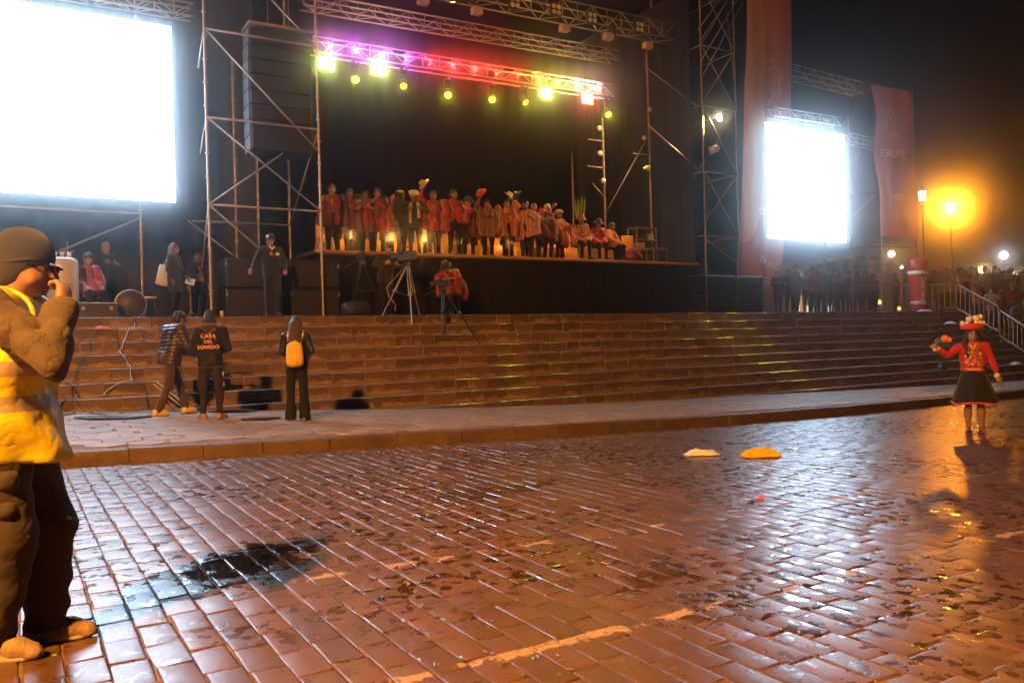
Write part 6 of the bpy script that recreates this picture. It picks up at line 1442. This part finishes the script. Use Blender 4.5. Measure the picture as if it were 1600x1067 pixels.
def video_camera(label, c, rz=0.0, s=1.0, lit=None):
    c = Vector(c); t = thing('video_camera', label, 'camera', c, 'video cameras', rz); p = lambda mb, n, m: link(n, mb.mesh(n), m, t)
    p(MB().box((0, 0, .12*s), (.15*s, .42*s, .2*s), bev=.02), 'camera_body', M_RUB); p(MB().lathe([(.06*s, 0), (.065*s, .08*s), (.085*s, .16*s), (.09*s, .24*s)], (0, -.2*s, .12*s), 12, Matrix.Rotation(math.pi/2, 3, 'X')), 'camera_lens', M_RUB)
    p(MB().box((.11*s, -.12*s, .20*s), (.10*s, .14*s, .08*s), bev=.01), 'viewfinder', M_RUB); p(MB().tube([(0, -.14*s, .22*s), (0, -.12*s, .3*s), (0, .1*s, .3*s), (0, .14*s, .22*s)], .016*s, 6), 'camera_handle', M_RUB)
    p(MB().box((-.08*s, .12*s, .12*s), (.012, .1*s, .08*s)), 'side_screen', bright('camera_screen', (.6, .75, .1), .7) if lit else M_IRON)
    return t
a = PX(637, 412, 18.35); f = [PX(597, 480, 18.2), PX(644, 502, 17.55), PX(656, 489, 18.9)]; f[0].z = LZ; f[2].z = LZ; f[1].z = STEP0_Z-RISE
tripod('tall tripod with pale metal legs standing at the head of the steps', a, f, mat('pale_alloy', (.62, .5, .38), .35, .5))
video_camera('large video camera on the tall pale tripod in front of the stage', a+Vector((0, 0, .05)), math.pi+.4, 1.15, True)
t = thing('cable', 'pale cable looped round the left leg of the tall tripod', 'cable', a); part('cable_run', MB().tube([a, PX(612, 440, 18.2), PX(604, 450, 18.25), PX(608, 465, 18.2), PX(618, 475, 18.1), PX(617, 486, 18.1)], .011, 5), mat('pale_cable', (.45, .32, .22), .6), t, True)
a = PX(566, 408, 18.9); f = [Vector((a.x-.42, 18.7, LZ)), Vector((a.x+.42, 18.6, LZ)), Vector((a.x+.1, 19.4, LZ))]
tripod('thin dark tripod beside the left corner of the stage', a, f, M_IRON); video_camera('small dark camera on the thin tripod beside the stage corner', a+Vector((0, 0, .05)), math.pi-.2, .7)
a = PX(693, 452, 17.4); f = [PX(684, 525, 16.75), PX(734, 540, 16.6), PX(700, 500, 17.5)]; f[0].z = STEP0_Z-2*RISE-.24; f[1].z = STEP0_Z-3*RISE-.22; f[2].z = STEP0_Z-RISE
f = [Vector((a.x-.25, 17.05, STEP0_Z-2*RISE)), Vector((a.x+.55, 16.72, STEP0_Z-3*RISE)), Vector((a.x+.1, 17.55, STEP0_Z-RISE))]
tripod('dark blue tripod standing on the steps before the red poncho cameraman', a, f, mat('blue_black', (.02, .025, .04), .4)); video_camera('small camera on the tripod of the red poncho cameraman', a+Vector((0, 0, .05)), math.pi+.6, .75)
p = PX(557, 483, 18.1); t = thing('equipment_case', 'soft black equipment bag on the head of the steps under the thin tripod', 'bag', Vector((p.x, 18.15, LZ)))
part('bag_body', MB().box((p.x, 18.15, LZ+.16), (.62, .36, .32), bev=.07), M_RUB, t, True); part('bag_handle', MB().tube([(p.x-.15, 18.1, LZ+.31), (p.x, 18.1, LZ+.42), (p.x+.15, 18.1, LZ+.31)], .014, 6), M_RUB, t, True)
# --- backline at the left
p = PX(150, 480, 18.6); t = thing('flight_case', 'low dark flight case at the head of the steps in front of the seated musician', 'case', Vector((p.x, 18.55, LZ)))
part('case_body', MB().box((p.x, 18.55, LZ+.15), (.74, .5, .3), bev=.012), mat('case_black', (.03, .025, .025), .5, bump=.1), t); part('lid_edge', MB().box((p.x, 18.55, LZ+.305), (.76, .52, .02), bev=.006), mat('case_alloy', (.4, .4, .42), .35, .6), t)
for sx in (-.25, .25): part('latch', MB().box((p.x+sx, 18.29, LZ+.2), (.06, .02, .07), bev=.006), mat('case_alloy'), t)
p = PX(203, 471, 18.9); t = thing('drum', 'round dark bass drum standing on its rim left of the grey haired woman', 'drum', Vector((p.x, 18.9, LZ)))
Rm = Matrix.Rotation(math.pi/2, 3, 'X'); part('shell', MB().lathe([(.28, -.2), (.30, -.19), (.30, .19), (.28, .2)], (p.x, 18.95, LZ+.30), 24, Rm), M_RUB, t, True); part('drum_head', MB().lathe([(.275, 0), (.27, .012), (.02, .014)], (p.x, 18.755, LZ+.30), 24, Rm), mat('drum_skin', (.05, .045, .045), .5), t, True)
part('hoop', MB().tube([(p.x+.30*math.cos(k*.2618), 18.74, LZ+.30+.30*math.sin(k*.2618)) for k in range(25)], .012, 6), mat('case_alloy'), t, True)
p = PX(232, 480, 19.6); t = thing('stool', 'small stool with pale rim beside the bass drum', 'stool', Vector((p.x, 19.6, LZ))); part('seat', MB().lathe([(.16, .46), (.18, .47), (.18, .5), (.16, .51), (.01, .51)], (p.x, 19.6, LZ), 16), mat('pale_wood', (.5, .33, .18), .5), t, True)
for k in range(3): part('leg', MB().bar((p.x+.1*math.cos(k*2.1), 19.6+.1*math.sin(k*2.1), LZ+.46), (p.x+.2*math.cos(k*2.1), 19.6+.2*math.sin(k*2.1), LZ), .013, 6), M_STEEL, t)
p = PX(98, 440, 19.0); c = Vector((p.x, 19.0, LZ)); t = thing('water_dispenser', 'grey cylinder with dark lettering beside the face of the safety vest man', 'dispenser', c); hz = PX(98, 403, 19.0).z-LZ
part('body', MB().lathe([(.27, 0), (.29, .04), (.29, hz-.1), (.27, hz-.04), (.2, hz)], c, 22, None, 1, .85), mat('grey_plastic', (.42, .40, .40), .45, var=.2, vscale=4), t, True)
V, F = text_mesh('EMUFEC', .13); out = [(c.x+.295*math.sin(q.x/.29-.2), c.y-.252*math.cos(q.x/.29-.2), LZ+hz*.52+q.y) for q in V]; part('lettering', MB().add(out, F), mat('dark_print', (.03, .03, .04)), t)
for k, (px, cc) in enumerate(((88, (.75, .72, .7)), (97, (.7, .4, .25)), (106, (.75, .66, .58)))):
    q = PX(px, 401, 19.0); z = LZ+hz; o = link('paper_cup', MB().lathe([(.028, 0), (.04, .11), (.036, .11), (.026, .006)], (0, 0, 0), 12).mesh('paper_cup', smooth=True), mat('cup_%d' % k, cc, .5)); o.location = (c.x+(-.13, 0, .13)[k], c.y, z); tag(o, ['white paper cup at the left on top of the grey cylinder', 'orange tinted paper cup in the middle on top of the grey cylinder', 'pale paper cup at the right on top of the grey cylinder'][k], 'cup', 'paper cups on the grey cylinder')
p = PX(347, 488, 18.1); o = link('paper_cup', MB().lathe([(.032, 0), (.045, .13), (.04, .13), (.03, .006)], (0, 0, 0), 12).mesh('paper_cup', smooth=True), mat('yellow_cup', (.75, .45, .1), .5)); o.location = (p.x, 18.1, LZ); tag(o, 'yellow paper cup standing at the foot of the left bass cabinets', 'cup')
p = PX(297, 440, 19.8); t = thing('music_stand', 'music stand with a bright white sheet near the scaffold post', 'music stand', Vector((p.x, 19.8, LZ)))
part('desk', MB().box((p.x, 19.8, p.z), (.2, .02, .16), rot=Matrix.Rotation(-.5, 3, 'X') @ Matrix.Rotation(.35, 3, 'Y')), mat('sheet_white', (.85, .86, .9), .5), t); part('pole', MB().bar((p.x, 19.82, LZ), (p.x, 19.82, p.z-.06), .012, 6), M_STEEL, t)
for k in range(3): part('leg', MB().bar((p.x, 19.82, LZ+.2), (p.x+.22*math.cos(k*2.1), 19.82+.22*math.sin(k*2.1), LZ), .01, 6), M_STEEL, t)
t = thing('microphone_stand', 'thin pale microphone stand behind the row of paper cups', 'stand', Vector((PX(107, 440, 19.4).x, 19.4, LZ))); q = t.location
part('pole', MB().bar(q, (q.x, 19.4, PX(107, 378, 19.4).z), .012, 6), M_STEEL, t); part('boom', MB().bar((q.x-.1, 19.4, PX(107, 395, 19.4).z), (q.x+.12, 19.4, PX(107, 393, 19.4).z), .01, 6), M_STEEL, t); part('base', MB().lathe([(.14, 0), (.14, .015), (.02, .04)], q, 14), M_IRON, t)
# --- cables hanging down the steps
def on_steps(x, y): return ground_at(x, y)+.016
def nose_z(y): return STEP0_Z-(STEP0_Y-min(y, STEP0_Y))*RISE/TREAD
def cable(label, pts, r, m, name='cable', group=None):
    """lies over the step edges and sags a little between them"""
    P = []; ph = pts[0][0]*7
    for i, ((x0, y0), (x1, y1)) in enumerate(zip(pts, pts[1:])):
        for k in range(12):
            s = k/12; e = s*s*(3-2*s); x, y = x0+(x1-x0)*e, y0+(y1-y0)*s; g_ = ground_at(x, min(y, FOOT_Y-.02)) if y < FOOT_Y else -9
            f = ((STEP0_Y-y)/TREAD) % 1; z = max(nose_z(y)-.075*math.sin(math.pi*f), g_)+.014 if y < STEP0_Y else LZ+.014
            P.append((x+.03*math.sin(k*.6+i*2+ph), y, z))
    o = link(name, MB().tube(P, r, 6).mesh(name, smooth=True), m); return tag(o, label, 'cable', group)
M_CB = mat('black_cable', (.02, .017, .016), .45); M_CW = mat('grey_white_cable', (.36, .3, .26), .5)
rcb = random.Random(31)
cable('pale grey cable running down the steps left of the quilted jacket man', [(2.05, 17.6), (1.75, 16.9), (1.85, 16.2), (1.35, 15.85), (1.0, 15.8)], .011, M_CW)
cable('pale cable drooping across the upper steps towards the quilted jacket man', [(1.3, 17.38), (2.3, 17.36), (2.9, 17.05), (3.1, 16.4)], .008, M_CW)
for k, (x0, lab) in enumerate(((1.15, 'black cable hanging down the steps nearest the safety vest man'), (1.45, 'black cable looping down the steps beside the pale cable'), (1.75, 'black cable hanging straight down the steps right of the pale cable'), (2.1, 'black cable trailing down the lower steps toward the coil'), (2.45, 'black cable hanging down the steps close to the quilted jacket man'), (2.8, 'black cable half hidden behind the quilted jacket man'))):
    P = [(x0+rcb.uniform(-.1, .1), 17.75-.3*(k % 3))]
    while P[-1][1] > 14.7: P.append((P[-1][0]+rcb.uniform(-.35, .3), P[-1][1]-rcb.uniform(.25, .6)))
    cable(lab, P, .010, M_CB)
def coil(label, c, r, n=5, m=M_CB):
    P = []
    for k in range(n*14):
        a = k/14*6.2832; rr = r*(1+.25*math.sin(a*.37+1)+.1*math.sin(a*1.7)); x = c[0]+rr*1.5*math.cos(a)+.2*r*math.sin(k*.21); y = c[1]+rr*.7*math.sin(a); P.append((x, y, pav_z(x, y)+.016+.004*math.sin(k*.5)+.012*(k/(n*14))))
    o = link('cable_coil', MB().tube(P, .012, 5).mesh('cable_coil', smooth=True), m); tag(o, label, 'cable', 'coils of cable on the pavement')
q = foot_px(178, 654); coil('tangled coil of black cable on the pavement left of the striding man', (q.x, q.y), .26, 7)
q = foot_px(405, 656); coil('small coil of black cable on the pavement between hoodie man and backpack woman', (q.x, q.y), .16, 5)
q = foot_px(360, 644); coil('flat loops of cable beside the feet of the hoodie man', (q.x, q.y), .24, 3)
P0 = PX(240, 600, 15.3); P1 = PX(283, 634, 14.9); t = thing('metal_stand', 'pair of steel stand tubes leaning on the steps behind the striding man', 'stand', P0)
part('tube', MB().bar(P0, P1, .014, 7), M_ALU, t); part('tube', MB().bar(P0+Vector((.05, .02, .04)), P1+Vector((.06, .02, .03)), .014, 7), M_ALU, t); part('clamp', MB().box(P0.lerp(P1, .4)+Vector((.02, 0, .02)), (.08, .06, .06), bev=.01), M_IRON, t)
P0 = PX(345, 582, 15.45); t = thing('microphone_stand', 'black microphone stand lying on a step right of the hoodie man', 'stand', P0)
part('pole', MB().bar(P0, PX(392, 583, 15.45), .013, 7), M_IRON, t); part('clutch', MB().bar(PX(372, 582, 15.45), PX(378, 582, 15.45), .026, 8), M_IRON, t); part('base', MB().bar(PX(340, 586, 15.45), PX(358, 584, 15.45), .04, 10), M_IRON, t)
# --- litter
def crumple(name, label, cat, c, dims, m, seed, rz=0.0, extra=None):
    rr = np.random.RandomState(seed); w, d, h = dims; mb = MB(); ph = rr.uniform(0, 6.28, 8)
    def top(u, v):
        x, y = (u-.5), (v-.5); e = (1-(2*abs(x))**4)*(1-(2*abs(y))**3); z = h*e*(.68+.16*math.sin(x*6+ph[0]+y*5)+.13*math.sin(x*17+ph[1])*math.sin(y*11+ph[2])+.06*math.sin(x*41+y*33)); q = 1+.07*math.sin(y*11+ph[3]); r_ = 1+.10*math.sin(x*9+ph[4])
        return (x*w*q, y*d*r_, max(.004, z))
    mb.grid(top, 26, 14); mb.grid(lambda u, v: ((.5-u)*w*.98, (v-.5)*d*.98, .002), 2, 2); o = link(name, mb.mesh(name, smooth=True), m); o.location = c; o.rotation_euler = (0, 0, rz); tag(o, label, cat); return o
rzc = face_to(.52, .854)
q = GR(1097, 711); q.z = road_z(q.x)+.006; crumple('plastic_bag', 'crumpled white plastic bag lying on the wet cobbles', 'bag', q, (.40, .17, .085), mat('white_plastic', (.82, .78, .72), .4), 3, -.54)
q = GR(1189, 713); q.z = road_z(q.x)+.006; crumple('plastic_bag', 'bright yellow plastic bag lying flat on the wet cobbles', 'bag', q, (.44, .24, .115), mat('yellow_plastic', (.85, .55, .02), .38), 5, -.54)
q = GR(1188, 781); q.z = road_z(q.x)+.008; crumple('flower', 'small orange flower dropped on the cobbles', 'flower', q, (.05, .05, .03), mat('orange_petal', (.8, .12, .04), .5), 7)
pet = MB(); rp = random.Random(6)
for k in range(42):
    px, py = rp.gauss(800, 170), rp.uniform(890, 1055); q = GR(px, py); s = rp.uniform(.007, .014); a = rp.uniform(0, 6.28); z = road_z(q.x)+.010
    pet.add([(q.x+s*math.cos(a+b)*(1, .6)[i % 2], q.y+s*math.sin(a+b)*(1, .6)[i % 2], z+.004*(i % 2)) for i, b in enumerate((0, 1.57, 3.14, 4.71))], [(0, 1, 2, 3)])
o = link('petals', pet.mesh('petals'), mat('red_petal', (.22, .018, .02), .4)); tag(o, 'scattered red flower petals on the cobbles', 'petals', None, 'stuff')
leaf = MB()
for k in range(60):
    px, py = rp.gauss(820, 150), rp.uniform(930, 1060); q = GR(px, py); s = rp.uniform(.008, .02); a = rp.uniform(0, 6.28); z = road_z(q.x)+.011
    leaf.add([(q.x+s*math.cos(a+b)*(1.2, .5)[i % 2], q.y+s*math.sin(a+b)*(1.2, .5)[i % 2], z+.005*(i % 2)) for i, b in enumerate((0, 1.57, 3.14, 4.71))], [(0, 1, 2, 3)])
o = link('leaf_scraps', leaf.mesh('leaf_scraps'), mat('green_leaf', (.16, .17, .03), .3)); tag(o, 'scraps of green leaf scattered on the cobbles', 'leaves', None, 'stuff')
q = PX(1473, 571, 15.2); o = crumple('bag', 'small black bag left on a low step behind the dancer', 'bag', (q.x, 15.25, ground_at(q.x, 15.25)), (.36, .26, .22), M_RUB, 9)
for k, (px, py, w, lab) in enumerate(((1445, 487, .6, 'white plastic sheet crumpled at the foot of the inflatable pillar'), (1484, 497, .5, 'white rag lying on the steps under the upper barrier'), (1586, 541, .45, 'white wrapper at the foot of the lower barrier'))):
    q = PX(px, py, 18.0 if k == 0 else 17.2 if k == 1 else 15.2); o = crumple('wrapper', lab, 'litter', (q.x, q.y, ground_at(q.x, q.y)+.005), (w, .3, .1), mat('white_plastic'), 20+k)
q = PX(160, 508, 17.35); o = crumple('rag', 'orange red rag lying on the upper step left of the cables', 'rag', (q.x, 17.42, ground_at(q.x, 17.42)), (.26, .18, .08), mat('orange_rag', (.6, .13, .05), .8), 31)
# --- far buildings
def arch_wall(t, x0, x1, Y, z0, z1, arches, m, thick=.5):
    """wall with round-headed openings: arches = [(cx, half, spring, sill)]"""
    xs = sorted({x0, x1}); cur = x0; mb = MB()
    for cx, hw, sp, sill in sorted(arches):
        mb.box(((cur+cx-hw)/2, Y, (z0+z1)/2), (cx-hw-cur, thick, z1-z0)); n = 10
        top = [(cx-hw+2*hw*k/n, sp+math.sqrt(max(0, hw*hw-(-hw+2*hw*k/n)**2))) for k in range(n+1)]
        for (a, za), (b, zb) in zip(top, top[1:]):
            P = [(a, Y-thick/2, za), (b, Y-thick/2, zb), (b, Y-thick/2, z1), (a, Y-thick/2, z1)]; P += [(x, Y+thick/2, z) for x, _, z in P]
            mb.add(P, [(0, 1, 2, 3), (7, 6, 5, 4), (0, 4, 5, 1)])
        if sill > z0: mb.box((cx, Y, (z0+sill)/2), (2*hw, thick, sill-z0))
        cur = cx+hw
    mb.box(((cur+x1)/2, Y, (z0+z1)/2), (x1-cur, thick, z1-z0)); part('wall', mb, m, t)
M_OCH = mat('ochre_wall', (.48, .27, .12), .8, var=.25, vscale=.8); M_TILE = mat('roof_tile', (.3, .14, .08), .8, var=.3, vscale=4, bump=.5, bscale=8)
YB_ = 48.0
def bx(px): return PX(px, 440, YB_).x
def bzz(px, py): return PX(px, py, YB_).z
t = thing('arcade_building', 'ochre building with a bright archway seen under the right hand screen', 'building', (bx(1300), YB_, LZ))
arch_wall(t, bx(1190), bx(1272), YB_, LZ, bzz(1240, 413), [(bx(1243), bx(1252)-bx(1243), bzz(1243, 436), LZ)], M_OCH)
part('doorway_light', MB().box((bx(1243), YB_+.6, LZ+2.3), (3.4, .05, 4.6)), bright('doorway_glow', (1, .66, .25), 3.2), t)
part('roof', MB().box(((bx(1190)+bx(1272))/2, YB_-.1, bzz(1240, 412)+.12), (bx(1272)-bx(1190)+.4, 1.4, .3)), M_TILE, t)
mb = MB().box(((bx(1272.5)+bx(1296))/2, YB_-.3, (LZ+bzz(1284, 402))/2), (bx(1296)-bx(1272.5), 1.2, bzz(1284, 402)-LZ)); part('tower_wall', mb, mat('pale_ochre', (.55, .36, .2), .8, var=.2, vscale=1), t)
for k in (1279.5, 1284, 1288.5): part('window', MB().box((bx(k), YB_-.92, bzz(k, 418)), (.55, .06, bzz(k, 411)-bzz(k, 425))), mat('dark_pane', (.02, .02, .025), .2), t)
arch_wall(t, bx(1296.5), bx(1420), YB_+1, LZ, bzz(1340, 404), [(bx(q), .75, bzz(q, 418), bzz(q, 428)) for q in (1308, 1322, 1337, 1351, 1365, 1386, 1404)], M_OCH)
for q in (1308, 1322, 1337, 1351, 1365, 1386, 1404): part('window', MB().box((bx(q), YB_+1.2, bzz(q, 421)), (1.5, .05, 2.6)), mat('dark_pane'), t)
for k, q in enumerate((1260, 1283)): part('shop_front', MB().box((bx(q), YB_-.36 if q < 1272 else YB_-.95, LZ+.8), (.9, .05, 1.6)), bright('shop_glow', (.9, .85, .8), 1.6), t)
for k, (px, py, r, c, s, lab) in enumerate(((1393, 397, .3, (1, .6, .2), 22, 'yellow lamp glowing behind the foot of the far red banner'), (1409, 417, .16, (1, .85, .6), 12, 'small white lamp left of the inflatable pillar'), (1316, 458, .16, (1, .5, .12), 5, 'small orange lamp low among the bystanders'), (1345, 465, .15, (1, .5, .1), 5, 'low yellow lamp behind the legs of the bystanders'), (1374, 472, .2, (1, .6, .12), 5, 'low yellow lamp beside the scaffold leg'), (1405, 482, .16, (1, .6, .15), 5, 'low yellow lamp at the foot of the inflatable pillar'),
        (1568, 399, .34, (.9, .95, 1), 22, 'white floodlight high over the far portal roof'), (1534, 424, .42, (1, .65, .22), 20, 'yellow lamp at the left end of the far portal'), (1567, 431, .28, (.95, .95, 1), 9, 'upright white lamp under the far portal'), (1583, 429, .28, (1, .75, .4), 8, 'warm lamp under the far portal, right of the white one'), (1597, 427, .28, (1, .75, .4), 8, 'warm lamp under the far portal at the frame edge'))):
    Y = 47 if px < 1450 else 40; P = PX(px, py, Y); gz = LZ
    t = thing('street_lamp', lab, 'lamp', Vector((P.x, P.y, gz)), 'lamps far across the square')
    part('globe', MB().lathe([(r*math.sin(a), -r*math.cos(a)) for a in (.2, .7, 1.2, 1.7, 2.2, 2.8)], P, 12), bright('far_lamp_%d' % k, c, s), t, True); part('post', MB().bar(t.location, P-Vector((0, 0, r*.9)), .05, 6), M_IRON, t)
Yp = 44.0; P0, P1 = PX(1520, 417, Yp), PX(1640, 408, Yp)
t = thing('portal_building', 'low arcaded portal with a lit roof edge beyond the crowd at the right', 'building', (P0.x, Yp, LZ)); n = 6; w = (P1.x-P0.x)/n
arch_wall(t, P0.x, P1.x, Yp, LZ, P0.z-.2, [(P0.x+w*(k+.5), w*.36, LZ+2.6, LZ) for k in range(n)], M_OCH)
part('roof', MB().box(((P0.x+P1.x)/2, Yp-.6, P0.z), (P1.x-P0.x+1, 2.2, .35)), M_TILE, t); part('back_wall', MB().box(((P0.x+P1.x)/2, Yp+3, LZ+2.2), (P1.x-P0.x, .3, 4.4)), M_OCH, t)
bloom_haze_box(HAZE, BLOOM_HAZE_G)
